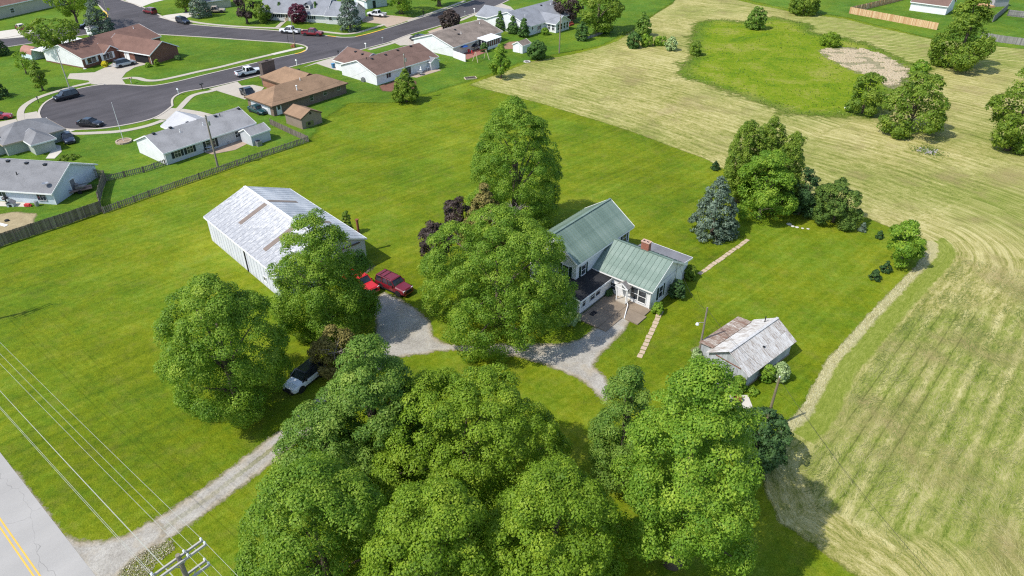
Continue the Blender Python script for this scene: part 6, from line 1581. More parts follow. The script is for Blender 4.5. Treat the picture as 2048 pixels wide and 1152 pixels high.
# flagpole in its ring
p = G(248, 284); o = empty('flagpole', p, 0, 'slender white flagpole standing in a round stone planter', 'flagpole'); MB().tube([(0, 0, 0), (0, 0, 4), (0, 0, 7.2)], [0.05, 0.04, 0.025], 8).build('pole', WHITE, o); MB().lathe([(0.01, -0.06), (0.06, 0), (0.01, 0.06)], 8, (0, 0, 7.25)).build('finial', WHITE, o)
PAVER = paint('ring_paver', (0.42, 0.33, 0.25), 0.9, 0.2, 3)
def ring(name, label, px, py, r, n, h, mat, fill=None, cat='planter', w=0.25):
    o = empty(name, G(px, py), 0, label, cat)
    me = MB().box(-w/2, -math.pi*r/n*0.94, 0, w/2, math.pi*r/n*0.94, h).mesh('stone', mat)
    for i in range(n):
        a = 2*math.pi*i/n; inst('stone', me, o, (r*math.cos(a), r*math.sin(a), 0), a)
    if fill: MB().lathe([(r-w/2, 0.0), (r-w/2, h*0.6), (0.01, h*0.75)], 20).build('fill', fill, o)
    return o
ring('planter_ring', 'round stone planter at the foot of the flagpole', 248, 284, 1.25, 18, 0.3, PAVER, paint('planter_soil', (0.30, 0.22, 0.15), 0.95, 0.3, 2))
ring('fire_ring', 'ring of pale stones with dark ash on the back lawn', 1054, 124, 0.7, 12, 0.2, paint('pale_stone', (0.55, 0.52, 0.47), 0.9, 0.2, 3), paint('ash', (0.10, 0.09, 0.085), 0.95), 'fire pit')
# mailboxes
def mailbox(label, px, py, mat, rot=0.8, base=None, double=False):
    o = empty('mailbox', G(px, py), rot, label, 'mailbox')
    MB().box(-0.06, -0.06, 0, 0.06, 0.06, 1.15).build('post', base or mat, o)
    for dx in ((-0.25, 0.25) if double else (0,)):
        m = MB(); n = 8; pr = [(-0.13, 0), (0.13, 0)]+[(0.13*math.cos(math.pi*k/n), 0.12+0.13*math.sin(math.pi*k/n)) for k in range(n+1)]
        k = len(pr); m.add([(dx+x, -0.28, 1.12+z) for x, z in pr]+[(dx+x, 0.28, 1.12+z) for x, z in pr], [tuple(range(k)), tuple(range(2*k-1, k-1, -1))]+[(i, (i+1) % k, k+(i+1) % k, k+i) for i in range(k)])
        m.build('box', mat, o)
    return o
mailbox('stone-based mailbox beside the brick house drive', 263, 167, paint('tan_box', (0.40, 0.28, 0.22), 0.7), 0.9, paint('pale_stone', (0.55, 0.52, 0.47), 0.9), True)
mailbox('black double mailbox on the verge by the tan house', 405, 179, BLACKM, 0.8, None, True); mailbox('pale grey mailbox on the verge right of the cul-de-sac', 358, 190, INS, 0.8)
mailbox('white mailbox left of the cul-de-sac by the drive', 95, 250, WHITE, 0.6, None, True); mailbox('small dark mailbox on the left verge of the cul-de-sac', 78, 206, BLACKM, 0.6)
mailbox('black mailbox by the brown roofed house drive', 677, 112, BLACKM, 0.8); mailbox('white mailbox on the verge before the brown roofed house', 732, 97, WHITE, 0.8); mailbox('grey mailbox on the verge near the black car drive', 766, 85, GREYM, 0.8)
mailbox('dark mailbox at the shaded lawn by the upper street', 847, 31, BLACKM, 0.8); mailbox('white mailbox on the verge near the plum tree', 949, 26, WHITE, 0.8); mailbox('slim grey post box on the verge right of the plum tree', 930, 32, GREYM, 0.8); mailbox('dark mailbox by the slate house drive', 994, 28, BLACKM, 0.8); mailbox('white post at the shoulder of the far street', 594, 131, WHITE, 0.8)

# ------------------------------------------------------------------ fences
FW = paint('weathered_fence_wood', (0.15, 0.125, 0.10), 0.95, 0.25, 2.0, fine=0.2); FWL = paint('silvery_fence_wood', (0.27, 0.235, 0.195), 0.95, 0.2, 2.0, fine=0.2); CED = None
def cedar_mat(name, stops):
    m, nt, b = nodes_of(name); oi = nt.nodes.new('ShaderNodeObjectInfo')
    f = math_(nt, 'ADD', math_(nt, 'MULTIPLY', oi.outputs['Random'], 0.75), math_(nt, 'MULTIPLY', noise(nt, pos(nt, 'object', (3, 3, 0.4)), 2.0, 3), 0.25))
    lk(nt, ramp(nt, f, stops), b.inputs['Base Color']); b.inputs['Roughness'].default_value = 0.9
    return m
CED = cedar_mat('new_cedar', [(0.1, (0.42, 0.22, 0.10)), (0.5, (0.56, 0.36, 0.19)), (0.9, (0.66, 0.50, 0.31))])
FWB = cedar_mat('board_wood_old', [(0.1, (0.090, 0.075, 0.058)), (0.5, (0.145, 0.122, 0.095)), (0.9, (0.215, 0.185, 0.150))])
GRB = cedar_mat('board_wood_grey', [(0.1, (0.16, 0.15, 0.15)), (0.5, (0.22, 0.205, 0.20)), (0.9, (0.30, 0.285, 0.275))])
PKB = cedar_mat('picket_wood', [(0.1, (0.17, 0.145, 0.11)), (0.5, (0.25, 0.215, 0.165)), (0.9, (0.34, 0.30, 0.24))])
def fence(name, label, pts, h, bw, gap, mat, frame, pointed=False, group=None, side=-1, rails=2, post_h=None, bd=0.022):
    W = [G(*p) for p in pts]
    root = empty(name, W[0], 0, label, 'fence', group)
    if pointed: me = MB().add([(-bw/2, -bd/2, 0.06), (bw/2, -bd/2, 0.06), (bw/2, -bd/2, h-0.08), (0, -bd/2, h), (-bw/2, -bd/2, h-0.08), (-bw/2, bd/2, 0.06), (bw/2, bd/2, 0.06), (bw/2, bd/2, h-0.08), (0, bd/2, h), (-bw/2, bd/2, h-0.08)], [(0, 1, 2, 3, 4), (9, 8, 7, 6, 5)]+[(i, 5+i, 5+(i+1) % 5, (i+1) % 5) for i in range(5)]).mesh('picket', mat)
    else: me = MB().box(-bw/2, -bd/2, 0.04, bw/2, bd/2, h).mesh('board', mat)
    cnt = 0; extra = MB()
    for a, b in zip(W[:-1], W[1:]):
        L = (b-a).length; d = (b-a)/L; ang = math.atan2(d.y, d.x); nv = Vector((-d.y, d.x, 0))
        n = max(1, int(L/(bw+gap)))
        for i in range(n):
            q = a-W[0]+d*((i+0.5)*L/n)+nv*side*0.05
            if cnt < 300:
                o = inst('picket' if pointed else 'board', me, root, q+Vector((0, 0, rnd.uniform(-0.03, 0.02))), ang+rnd.uniform(-0.04, 0.04)); cnt += 1
            else:
                u = d*bw/2; w = nv*bd/2; z0, z1 = Vector((0, 0, 0.05)), Vector((0, 0, h))
                extra.hexa([q-u-w+z0, q+u-w+z0, q+u+w+z0, q-u+w+z0], [q-u-w+z1, q+u-w+z1, q+u+w+z1, q-u+w+z1])
        for k in range(rails):
            z = h*(0.22+0.58*k/max(1, rails-1))
            MB().bar(a-W[0]+Vector((0, 0, z)), b-W[0]+Vector((0, 0, z)), 0.045, 0.09).build('rail', frame, root)
        np_ = max(1, round(L/2.4))
        for i in range(np_+1):
            q = a-W[0]+d*(L*i/np_)+nv*(-side)*0.05
            MB().box(q.x-0.05, q.y-0.05, 0, q.x+0.05, q.y+0.05, post_h or h-0.03).build('post', frame, root)
    if extra.v: tag(extra.build('boards', mat, root), kind='stuff')
    return root
fence('picket_fence', 'long weathered picket fence along the back of the mown lawn', [(208,427.5),(300,394),(400,358.5),(500,323),(617,284)], 1.15, 0.16, 0.13, PKB, FW, True)
fence('picket_fence', 'short weathered picket fence running up to the white end wall', [(213,363),(250,354),(288,345),(332,330)], 1.1, 0.15, 0.12, PKB, FW, True)
fence('board_fence', 'dark board privacy fence at the left edge beside the mown lawn', [(-60,515),(0,493.5),(70,470),(140,447),(205,424)], 1.85, 0.14, 0.012, FWB, FW)
fence('board_fence', 'short curved board fence closing the trailer yard', [(205,424),(200,404),(206,380),(213,361)], 1.8, 0.14, 0.012, FWB, FW)
fence('board_fence', 'low board fence from the grey shed to the picket corner', [(617,284),(590,272),(560,258),(541,249)], 1.2, 0.14, 0.012, FWB, FWL, side=1)
fence('trellis_fence', 'dark slatted gate fence beside the white house end wall', [(172,352),(212,360)], 1.7, 0.09, 0.07, FWB, FW)
fence('cedar_fence', 'new orange cedar fence facing the hay field, top right', [(1698,27),(1760,38.5),(1820,50),(1873,60)], 1.9, 0.14, 0.01, CED, CED)
fence('cedar_fence', 'new cedar fence seen from its post side, running to the top edge', [(1700,26),(1740,17),(1800,2),(1830,-6)], 1.8, 0.14, 0.01, CED, CED, side=1)
fence('grey_fence', 'grey board fence at the right edge behind the tall tree', [(1960,78),(2000,85),(2060,93)], 1.8, 0.14, 0.012, GRB, GRB)
fence('grey_fence', 'grey side fence leading away behind the tall tree', [(1985,44),(2014,19)], 1.8, 0.14, 0.012, GRB, GRB); fence('grey_fence', 'grey back fence at the top right edge', [(2014,32),(2060,37)], 1.8, 0.14, 0.012, GRB, GRB, side=1)
fence('vinyl_fence', 'white vinyl privacy panel beside the sunroom patio', [(907,115.5),(931,124)], 1.8, 0.16, 0.004, WHITE, WHITE)
fence('timber_wall', 'low grey timber wall between two shrubs on the back lawn', [(1167,80),(1188,74),(1211,65)], 0.7, 0.2, 0.01, GRB, GRB, rails=1)

# ------------------------------------------------------------------ yard things
STONE = paint('stepping_stone', (0.47, 0.36, 0.25), 0.9, 0.18, 1.2, fine=0.1)
def stone_path(label, a, b, n, w=0.62):
    A, B = G(*a), G(*b); d = (B-A); ang = math.atan2(d.y, d.x); L = d.length/n
    root = empty('stone_path', A, ang); root['kind'] = 'structure'
    me = MB().box(-L*0.44, -w/2, 0, L*0.44, w/2, 0.05).mesh('stone', STONE)
    for i in range(n): inst('stone', me, root, ((i+0.5)*L, rnd.uniform(-0.04, 0.04), 0.0), rnd.uniform(-0.05, 0.05), (rnd.uniform(0.85, 1.03), rnd.uniform(0.88, 1.05), 1))
stone_path('', (1279, 716), (1322, 622), 13); stone_path('', (1398, 549), (1497, 479), 15, 0.6)
# trash can, AC units, swing set, umbrella, patio things
def lathe_thing(name, label, px, py, prof, mat, cat, n=14):
    o = MB().lathe(prof, n).build(name, mat); o.location = G(px, py); return tag(o, label, cat)
o = empty('trash_can', G(667, 136), 0.8, 'blue wheeled trash can at the brown roofed house', 'trash can'); MB().hexa([(-.25, -.25, .05), (.25, -.25, .05), (.25, .25, .05), (-.25, .25, .05)], [(-.33, -.33, 1.0), (.33, -.33, 1.0), (.33, .33, 1.0), (-.33, .33, 1.0)]).build('bin', paint('bin_blue', (0.06, 0.19, 0.36), 0.5), o); MB().box(-.37, -.37, 1.0, .37, .37, 1.09).build('lid', paint('bin_lid_blue', (0.10, 0.27, 0.45), 0.5), o)
def ac(label, px, py):
    o = empty('air_conditioner', G(px, py), 0.87, label, 'air conditioner'); MB().box(-.45, -.45, 0, .45, .45, .85).build('case', GREYM, o); MB().lathe([(.4, .85), (.4, .89), (.1, .9)], 16).build('fan_grille', BLACKM, o)
    for k in range(5): MB().box(-.46, -.46, .12+k*.15, .46, .46, .15+k*.15).build('louvre', TRIMB, o)
ac('air conditioner on the white end wall of the brown roofed house', 728, 163); ac('dark air conditioner on the white end wall of the sunroom house', 873, 103); ac('air conditioner lying beside the grey garden shed', 518, 291)
o = empty('swing_set', G(962, 121), 0.72, 'wooden swing set with red top bar on the back lawn', 'swing set'); SWW = paint('pale_timber', (0.58, 0.48, 0.33), 0.8)
for xx in (-1.6, 1.6):
    for yy in (-1.0, 1.0): MB().bar((xx*1.12, yy, 0), (xx, 0, 2.4), 0.1, 0.1).build('leg', SWW, o)
MB().bar((-1.8, 0, 2.4), (1.8, 0, 2.4), 0.1, 0.14).build('top_bar', paint('red_brown_bar', (0.30, 0.06, 0.04), 0.7), o)
for xx in (-0.7, 0.5):
    MB().cyl((xx-.2, 0, .55), (xx-.2, 0, 2.4), .012, n=5).cyl((xx+.2, 0, .55), (xx+.2, 0, 2.4), .012, n=5).build('chain', GREYM, o); MB().box(xx-.24, -.12, .5, xx+.24, .12, .55).build('swing_seat', TRIMB, o)
def umbrella(label, px, py, mat, r=1.3, h=2.3):
    o = empty('patio_umbrella', G(px, py), 0, label, 'umbrella'); MB().cyl((0, 0, 0), (0, 0, h+.1), .03, n=6).build('pole', GREYM, o)
    m = MB(); n = 8; v = [(0, 0, h)]+[(r*math.cos(2*math.pi*i/n), r*math.sin(2*math.pi*i/n), h-.5) for i in range(n)]+[(0, 0, h-.04)]+[(r*math.cos(2*math.pi*i/n), r*math.sin(2*math.pi*i/n), h-.54) for i in range(n)]
    m.add(v, [(0, 1+i, 1+(i+1) % n) for i in range(n)]+[(n+1, n+2+(i+1) % n, n+2+i) for i in range(n)]+[(1+i, n+2+i, n+2+(i+1) % n, 1+(i+1) % n) for i in range(n)]).build('canopy', mat, o)
umbrella('blue patio umbrella beside the sunroom', 927, 107, paint('blue_canvas', (0.02, 0.07, 0.26), 0.8)); umbrella('dark patio umbrella beside the blue one', 949, 100, paint('black_canvas', (0.015, 0.015, 0.02), 0.8), 1.2, 1.6)
flat('patio_pad', gp([(912,112),(935,119),(972,105),(956,93),(930,100)]), 0.05, paint('red_patio', (0.30, 0.13, 0.10), 0.9, 0.3, 1.0), 0.05)
def chair(label, px, py, rz, mat, s=1.0):
    o = empty('patio_chair', G(px, py, 0.0)+Vector((0, 0, 0.05)), rz, label, 'chair'); o.scale = (s, s, s)
    MB().box(-.28, -.28, .38, .28, .28, .44).build('seat', mat, o); MB().box(-.28, .24, .44, .28, .30, .98).build('backrest', mat, o)
    for a in (-.25, .25):
        for b_ in (-.25, .25): MB().box(a-.025, b_-.025, 0, a+.025, b_+.025, .38).build('leg', mat, o)
REDP = paint('red_plastic', (0.55, 0.05, 0.05), 0.4)
chair('red chair under the blue umbrella', 938, 107, 0.3, REDP); chair('red chair nearest the sunroom wall', 946, 109, 2.0, REDP); chair('white garden chair by the small patio shed', 856, 140, 0.8, WHITE, 1.4); chair('white chair on the patio of the brown roofed house', 824, 147, 2.2, WHITE); chair('grey chair on the pad behind the pale grey roofed house', 456, 288, 0.4, GREYM); chair('dark chair on the pad by the back window', 409, 304, 1.2, TRIMB)
def table(name, label, px, py, r, h, mat):
    o = empty(name, G(px, py)+Vector((0, 0, 0.05)), 0, label, 'table'); MB().lathe([(r*.96, 0), (r, .02), (r, .05), (r*.96, .06)], 16, (0, 0, h)).build('table_top', mat, o)
    for i in range(4): a = .785+i*1.571; MB().cyl((r*.7*math.cos(a), r*.7*math.sin(a), 0), (r*.6*math.cos(a), r*.6*math.sin(a), h), .03, n=6).build('leg', mat, o)
table('patio_table', 'round grey table on the patio of the brown roofed house', 840, 150, .7, .72, GREYM); table('patio_table', 'round pale table behind the pale grey roofed house', 420, 301, .8, .72, SIDEG)
o = MB().lathe([(.35, 0), (.3, .1), (.12, .2), (.12, .8), (.3, .95), (.25, 1.0), (.1, 1.05), (.14, 1.4), (.02, 1.6)], 12).build('fountain', WHITE); o.location = G(842, 147); tag(o, 'white garden fountain statue by the patio table', 'fountain')
o = MB().box(-.8, -.5, 0, .8, .5, .12).box(-.7, -.4, .12, .7, .4, .35).build('window_unit', GREYM); o.location = G(517, 290); o.rotation_euler = (0, 0, .9); bpy.data.objects.remove(o)
o = empty('raised_bed', G(941, 157), 0.35, 'small wooden raised bed with dark soil on the back lawn', 'planter')
for a, b_ in (((-1.3, -.7), (1.3, -.7)), ((1.3, -.7), (1.3, .7)), ((1.3, .7), (-1.3, .7)), ((-1.3, .7), (-1.3, -.7))): MB().bar((a[0], a[1], .12), (b_[0], b_[1], .12), .08, .24).build('board', SWW, o)
MB().box(-1.22, -.62, 0, 1.22, .62, .14).build('soil', paint('dark_soil', (0.05, 0.04, 0.03), .95, .3, 3), o)
o = MB().cyl((0, 0, 0), (0, 0, 1.0), .1, n=8).cyl((0, 0, .9), (0, 0, 1.25), .22, .16, 8).build('bird_feeder', paint('dark_green_box', (0.02, 0.05, 0.03), .6)); o.location = G(990, 148); tag(o, 'dark green utility post near the small round tree', 'post')
# old well ring and pad below the shed
o = empty('burn_ring', G(1474, 802), 0, 'rusty iron ring on a pale concrete pad below the shed', 'fire pit'); MB().lathe([(.42, 0.08), (.46, .08), (.46, .5), (.42, .5), (.40, .12)], 18).build('ring', RUST, o); MB().box(-.9, -1.1, 0, 1.3, .8, .09).build('pad', CONC2, o)
o = MB().lathe([(.2, 0), (.28, .1), (.26, .35), (.18, .45)], 10).build('clay_pot', paint('terracotta', (0.42, 0.13, 0.05), .8)); o.location = G(1401, 738); tag(o, 'orange clay pot at the shed corner', 'pot')
for i, (px, py, s) in enumerate([(1408,752,.35),(1417,762,.28),(1426,768,.3),(1436,770,.24),(1416,745,.2),(1444,775,.22)]):
    r_ = random.Random(i); m = MB(); m.lathe([(s*.6, 0), (s, s*.3), (s*.8, s*.6), (s*.2, s*.75)], 7); o = m.build('field_stone', paint('pale_stone', (0.55, 0.52, 0.47), 0.9)); o.location = G(px, py); o.scale = (1, r_.uniform(.6, 1.3), .6); o.rotation_euler = (0, 0, r_.uniform(0, 3))
    tag(o, 'pale stone lying in the worn soil by the shed door, %s from the pot' % order[i], 'stone', 'pale stones by the shed door')
for i, (px, py, s) in enumerate([(1578,449,.4),(1585,453,.3),(1594,455,.28),(1605,457,.22),(1616,458,.22)]):
    o = MB().lathe([(s*.7, 0), (s, s*.2), (s*.6, s*.35)], 7).build('field_stone', paint('pale_stone', (0.55, 0.52, 0.47), 0.9)); o.location = G(px, py); o.rotation_euler = (0, 0, i)
    tag(o, 'pale stone in the row before the garden clump, %s from the left' % order[i], 'stone', 'pale stones before the garden clump')
# trailer in the yard at left
o = empty('utility_trailer', G(163, 383), 0.55, 'small flat trailer with junk in the fenced yard', 'trailer')
MB().box(-1.6, -.8, .45, 1.6, .8, .55).build('deck', paint('rusty_deck', (0.30, 0.20, 0.16), .9, .3, 2), o)
for s_ in (-1, 1):
    w = empty('wheel', (-.2, s_*.92, .3)); w.parent = o; w.rotation_euler = (-s_*math.pi/2, 0, 0); MB().lathe([(.18, -.09), (.3, -.09), (.3, .09), (.18, .09)], 14).build('tyre', TYRE, w)
    MB().bar((-1.6, s_*.8, .85), (1.6, s_*.8, .85), .05, .05).build('side_rail', BLACKM, o)
MB().bar((1.6, .5, .48), (2.9, 0, .48), .07, .07).bar((1.6, -.5, .48), (2.9, 0, .48), .07, .07).build('tongue', BLACKM, o)
o = MB().box(-.6, -.4, 0, .5, .4, .4).box(-.1, -.5, .38, .9, .1, .55).lathe([(.3, 0), (.38, .2), (.1, .4)], 9, (-.6, .2, .4)).build('junk_pile', paint('grey_junk', (0.25, 0.22, 0.2), .8, .4, 2)); o.location = G(163, 383)+Vector((0, 0, .55)); tag(o, 'heap of grey junk on the trailer deck', 'junk')
# toys by the white house wall
o = empty('dog_house', G(24, 412), 0.1, 'small grey dog house against the white house wall', 'dog house'); MB().box(-.5, -.4, 0, .5, .4, .6).build('wall', SIDEG, o); MB().slab([(-.6, -.5, .6), (0, -.5, 1.0), (0, .5, 1.0), (-.6, .5, .6)], .05).slab([(0, -.5, 1.0), (.6, -.5, .6), (.6, .5, .6), (0, .5, 1.0)], .05).build('roof', SH_DGREY, o); MB().box(-.2, -.42, .02, .2, -.405, .42).build('opening', BLACKM, o)
lathe_thing('round_grill', 'dark round grill beside the dog house', 13, 405, [(.1, 0), (.1, .5), (.38, .6), (.42, .8), (.2, 1.0), (.02, 1.05)], BLACKM, 'grill')
o = MB().box(-.45, -.25, .1, .3, .25, .45).box(.2, -.2, .1, .5, .2, .3).build('toy_car', REDP); o.location = G(57, 413); tag(o, 'red plastic toy car by the white house wall', 'toy')
lathe_thing('barrel', 'grey barrel by the white house wall', 75, 412, [(.26, 0), (.3, .25), (.3, .55), (.26, .8)], GREYM, 'barrel')
o = MB().box(-1.2, -.25, 0, 1.2, .25, .08).build('white_board', WHITE); o.location = G(2, 449); o.rotation_euler = (0, 0, -.4); tag(o, 'white board lying on the bare yard', 'board')
o = MB().lathe([(.16, -.09), (.3, -.09), (.3, .09), (.16, .09)], 14).build('old_tyre', TYRE); o.location = G(14, 442)+Vector((0, 0, .1)); tag(o, 'old black tyre lying on the bare yard', 'tyre')
flat('patio_pad', gp([(-20,402),(60,406),(62,414),(-20,412)]), 0.04, CONC2, 0.04)
o = MB().box(-.7, -.05, 0, .7, .05, .9).box(-.75, -.4, .35, .75, .4, .42).build('yard_bench', paint('pale_seat', (0.5, 0.46, 0.42), .8)); o.location = G(78, 276); tag(o, 'pale bench with clutter beside the grey hip house', 'bench')
o = MB().lathe([(.25, 0), (.3, .6), (.28, .9)], 12).build('white_pipe_end', WHITE); o.location = G(1690, 216); o.rotation_euler = (1.3, 0, .6); tag(o, 'short white drain pipe end at the meadow edge', 'pipe')
o = MB().box(-1.1, -.3, 0, 1.1, .3, .5).box(-1.1, .2, .5, 1.1, .3, .95).build('garden_bench', paint('red_brown_bar', (0.30, 0.06, 0.04), .7)); o.location = G(1142, 51); o.rotation_euler = (0, 0, .9); tag(o, 'reddish bench with table beside the bay room', 'bench')
for bx, s in (((480, 560), 3), ):
    pass
o = dead_branch('dead_branch', '', 668, 706, 3.6, 7, 1.5, 5); tag(o, 'bare grey branches sticking out of the dry brown cedar', 'branch')
o = dead_branch('dead_branch', '', 1030, 425, 9.2, 9, 1.6, 8); tag(o, 'bare grey branches on top of the huge maple, right', 'branch'); o = dead_branch('dead_branch', '', 985, 440, 9.0, 8, 1.7, 9); tag(o, 'bare grey branches on top of the huge maple, left', 'branch')
o = dead_branch('dead_branch', '', 895, 482, 5.0, 7, 1.6, 11); tag(o, 'pale bare branches beside the purple leaved trees', 'branch')
# ------------------------------------------------------------------ loose ground cover
rngF = np.random.default_rng(77)
def scatter_poly(poly, n, rng, margin=0.0):
    P = np.array([(p[0], p[1]) for p in poly]); lo, hi = P.min(0), P.max(0)
    XY = rng.uniform(lo, hi, (n, 2)); sd, arc = poly_sd(XY, poly)
    k = sd > margin
    return XY[k], sd[k]
def blades(name, XY, length, width, heading, jitter, mat, rng, lift=(0.02, 0.10), tiltmax=0.25, tint=None):
    n = len(XY); a = heading+rng.normal(0, jitter, n); L = length*rng.uniform(0.5, 1.4, n); w = width*rng.uniform(0.6, 1.4, n)
    z = rng.uniform(lift[0], lift[1], n); dz = L*rng.uniform(-0.05, tiltmax, n)
    d = np.stack([np.cos(a), np.sin(a)], 1); q = np.stack([-d[:, 1], d[:, 0]], 1)
    c0 = XY-d*L[:, None]/2; c1 = XY+d*L[:, None]/2; mid = XY+q*(L*rng.normal(0, 0.12, n))[:, None]
    V = np.zeros((n, 6, 3))
    for i, (c, ww, zz) in enumerate(((c0, w*0.5, z*0.4), (mid, w, z+dz*0.6), (c1, w*0.3, z+dz))):
        V[:, i*2, :2] = c-q*ww[:, None]/2; V[:, i*2+1, :2] = c+q*ww[:, None]/2; V[:, i*2, 2] = zz; V[:, i*2+1, 2] = zz
    V[:, :, 2] = np.maximum(V[:, :, 2], 0.014)
    o6 = (np.arange(n)*6)[:, None]
    F = np.concatenate([o6+np.array([0, 1, 3, 2]), o6+np.array([2, 3, 5, 4])], 1).reshape(-1, 4)
    me = bpy.data.meshes.new(name); me.vertices.add(n*6); me.vertices.foreach_set('co', V.astype(np.float32).ravel())
    me.loops.add(len(F)*4); me.loops.foreach_set('vertex_index', F.astype(np.int32).ravel()); me.polygons.add(len(F)); me.polygons.foreach_set('loop_start', (np.arange(len(F))*4).astype(np.int32)); me.update(calc_edges=True)
    tt = np.clip(rng.random(n), 0, 1) if tint is None else tint
    me.attributes.new('tint', 'FLOAT', 'POINT').data.foreach_set('value', np.repeat(tt, 6).astype(np.float32)); me.materials.append(mat)
    return inst(name, me)
HAYB = leaf_mat('hay_blade', (0.42, 0.38, 0.18), (0.58, 0.53, 0.30), (0.72, 0.67, 0.44), 0.35, 0.8)
HAYG = leaf_mat('green_hay_blade', (0.12, 0.17, 0.030), (0.25, 0.275, 0.075), (0.46, 0.42, 0.19), 0.2, 0.8)
WEED = leaf_mat('tall_weed_blade', (0.06, 0.115, 0.015), (0.13, 0.20, 0.030), (0.25, 0.30, 0.07), 0.25, 0.7)
ang = math.atan2(RD.y, RD.x)
def vnoise(XY, sc, seed):
    r = np.random.default_rng(seed); g = r.random((64, 64)); q = XY*sc; i = np.floor(q).astype(int); f = q-i; f = f*f*(3-2*f)
    a = lambda dx, dy: g[(i[:, 0]+dx) % 64, (i[:, 1]+dy) % 64]
    return (a(0, 0)*(1-f[:, 0])+a(1, 0)*f[:, 0])*(1-f[:, 1])+(a(0, 1)*(1-f[:, 0])+a(1, 1)*f[:, 0])*f[:, 1]
near = gp([(1840,530),(1760,612),(1700,690),(1660,760),(1600,850),(1560,900),(1545,980),(1580,1050),(1720,1160),(1800,1230),(2200,1230),(2300,700),(2080,560),(1950,520)])
XY, sd = scatter_poly(near, 150000, rngF)
s2, _ = poly_sd(XY, HAYW); k = s2 > 3.4; XY = XY[k]
u = (XY-c0)@RN+100.3; ph = np.abs((u/1.55) % 1-0.5)*2
dn = 0.45*ph+0.9*vnoise(XY, 0.35, 3)+0.5*vnoise(XY, 0.9, 4)-0.55
k = rngF.random(len(XY)) < np.clip(dn, 0.03, 0.95); XY = XY[k]; ph = ph[k]
head = ang+0.5+2.2*(vnoise(XY, 0.30, 5)-0.5)+1.4*(vnoise(XY, 1.1, 6)-0.5)
tn = np.clip(0.55*vnoise(XY, 0.5, 7)+0.35*vnoise(XY, 0.12, 8)+0.35*rngF.random(len(XY))-0.10, 0, 1)
tag(blades('hay', XY, 0.42, 0.032, head, 0.30, HAYG, rngF, (0.015, 0.07), 0.15, tn), 'loose cut green and straw hay lying in swaths on the lower field', 'hay', kind='stuff')
edge_line = gp([(1850,500),(1832,532),(1790,574),(1740,626),(1692,680),(1655,720),(1630,765),(1600,822),(1565,852)])
XYe = []
for a, b in zip(edge_line[:-1], edge_line[1:]):
    n = int((b-a).length*80); t = rngF.random(n); d = (b-a).normalized(); q = Vector((d.y, -d.x)) if d.x < 0 else Vector((-d.y, d.x))
    off = rngF.uniform(0.05, 0.9, n)
    q = Vector((-d.y, d.x))
    if q.x < 0: q = -q
    XYe.append(np.array([(a.x, a.y)])+t[:, None]*np.array([(b-a).x, (b-a).y])+off[:, None]*np.array([q.x, q.y]))
tag(blades('hay_windrow', np.concatenate(XYe), 0.45, 0.035, ang+0.35, 0.45, HAYB, rngF, (0.012, 0.05), 0.10), 'pale straw windrow along the border of the lawn', 'hay', kind='stuff')
# coarse grass round the basin and weeds
mw = MEADW
XY, sd = scatter_poly(mw, 60000, rngF, -0.6); k = rngF.random(len(sd)) < np.clip(0.20-0.03*sd, 0.05, 0.20)*(0.3+1.2*vnoise(XY, 0.2, 12))
P = np.column_stack([XY[k], rngF.uniform(0.03, 0.25, k.sum())]); N = rngF.normal(size=P.shape)+np.array([0, -0.3, 0.7])
tag(inst('tall_grass', leaf_mesh('tall_grass', P, N, rngF.uniform(0.2, 0.55, len(P)), rngF.random(len(P)), WEED, rngF, 0.4)), 'rank green grass round the rim of the basin', 'grass', kind='stuff')
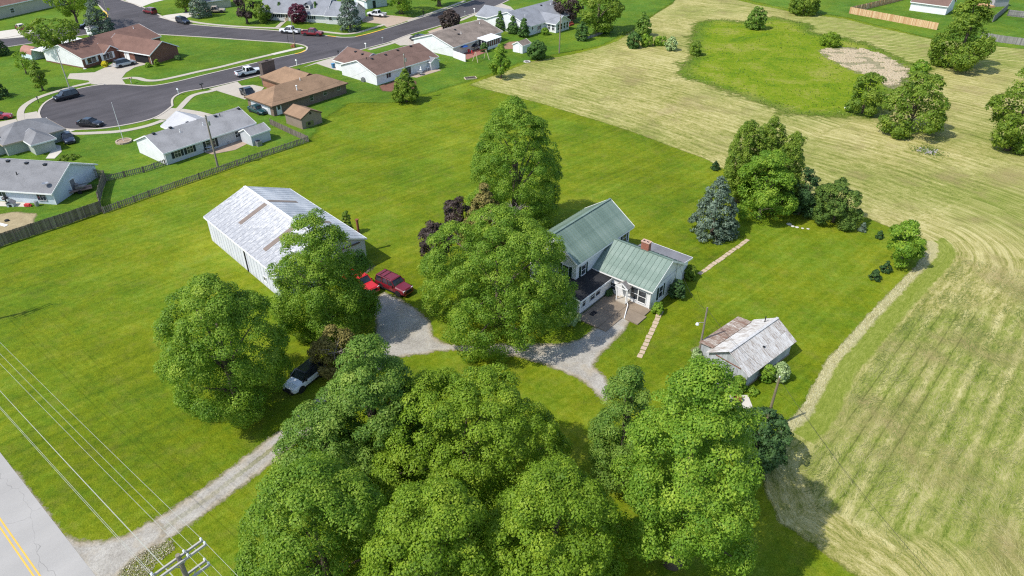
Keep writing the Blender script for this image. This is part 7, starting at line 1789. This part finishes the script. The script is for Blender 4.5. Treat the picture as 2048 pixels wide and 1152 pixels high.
# rubble stones
ROCK = paint('pale_limestone', (0.42, 0.345, 0.23), 0.95, 0.2, 2.0, fine=0.15)
XY, sd = scatter_poly(RIPW, 16000, rngF, -0.3)
XY = XY[(vnoise(XY, 0.45, 21)*0.6+vnoise(XY*np.array([0.5, 1.4]), 0.9, 22)*0.6+np.minimum(sd, 1.5)*0.12) > 0.67]
m = MB()
V = []; F = []
base = np.array([(-1, -1, 0), (1, -1, 0), (1, 1, 0), (-1, 1, 0), (-.6, -.7, 1), (.7, -.6, .9), (.6, .6, 1), (-.7, .7, .8)]); fb = [(4, 5, 6, 7), (0, 1, 5, 4), (1, 2, 6, 5), (2, 3, 7, 6), (3, 0, 4, 7)]
for x, y in XY[:8000]:
    s = rngF.uniform(0.07, 0.22); a = rngF.uniform(0, 6.28); c, sn = math.cos(a), math.sin(a); o = len(V)
    for bx in base+rngF.normal(0, 0.14, base.shape):
        V.append((x+s*(bx[0]*c-bx[1]*sn), y+s*(bx[0]*sn+bx[1]*c), 0.02+s*0.8*max(bx[2], -0.05)))
    F += [tuple(o+i for i in f) for f in fb]
m.v, m.f = V, F
tag(m.build('rubble', ROCK, recalc=False), 'pale broken limestone covering the bank of the basin', 'rubble', kind='stuff')
o = G(1856, 303); V = []; F = []
for i in range(90):
    s = rngF.uniform(0.08, 0.22); x, y = o.x+rngF.normal(0, 0.7), o.y+rngF.normal(0, 0.6); k = len(V)
    for bx in base+rngF.normal(0, 0.14, base.shape): V.append((x+s*bx[0], y+s*bx[1], 0.02+s*max(bx[2], -0.05)))
    F += [tuple(k+j for j in f) for f in fb]
m = MB(); m.v, m.f = V, F; tag(m.build('stone_heap', paint('grey_stone_heap', (0.42, 0.38, 0.38), 0.9), recalc=False), 'small heap of grey stones in the hay field', 'stones', kind='stuff')
XY = np.array([(o.x, o.y)])+rngF.normal(0, 1.2, (700, 2))
P = np.column_stack([XY, rngF.uniform(0.05, 0.35, len(XY))]); tag(inst('weeds', leaf_mesh('weeds', P, rngF.normal(size=P.shape)+np.array([0, 0, .6]), rngF.uniform(.15, .35, len(P)), rngF.random(len(P)), WEED, rngF, .5)), 'green weeds round the stone heap', 'weeds', kind='stuff')
# pebbly weeds beside the drive mouth
XY, sd = scatter_poly(gp([(235,1150),(262,1118),(300,1095),(345,1078),(350,1100),(310,1130),(300,1160),(240,1170)]), 5200, rngF, 0)
P = np.column_stack([XY, rngF.uniform(0.01, 0.08, len(XY))]); tag(inst('verge_weeds', leaf_mesh('verge_weeds', P, rngF.normal(size=P.shape)*0.6+np.array([0, 0, 1.]), rngF.uniform(.05, .13, len(P)), rngF.random(len(P)), leaf_mat('dry_verge', (0.20, 0.18, 0.06), (0.38, 0.34, 0.20), (0.58, 0.54, 0.44), 0.1), rngF)), 'dry weeds and pebbles on the verge at the drive mouth', 'weeds', kind='stuff')
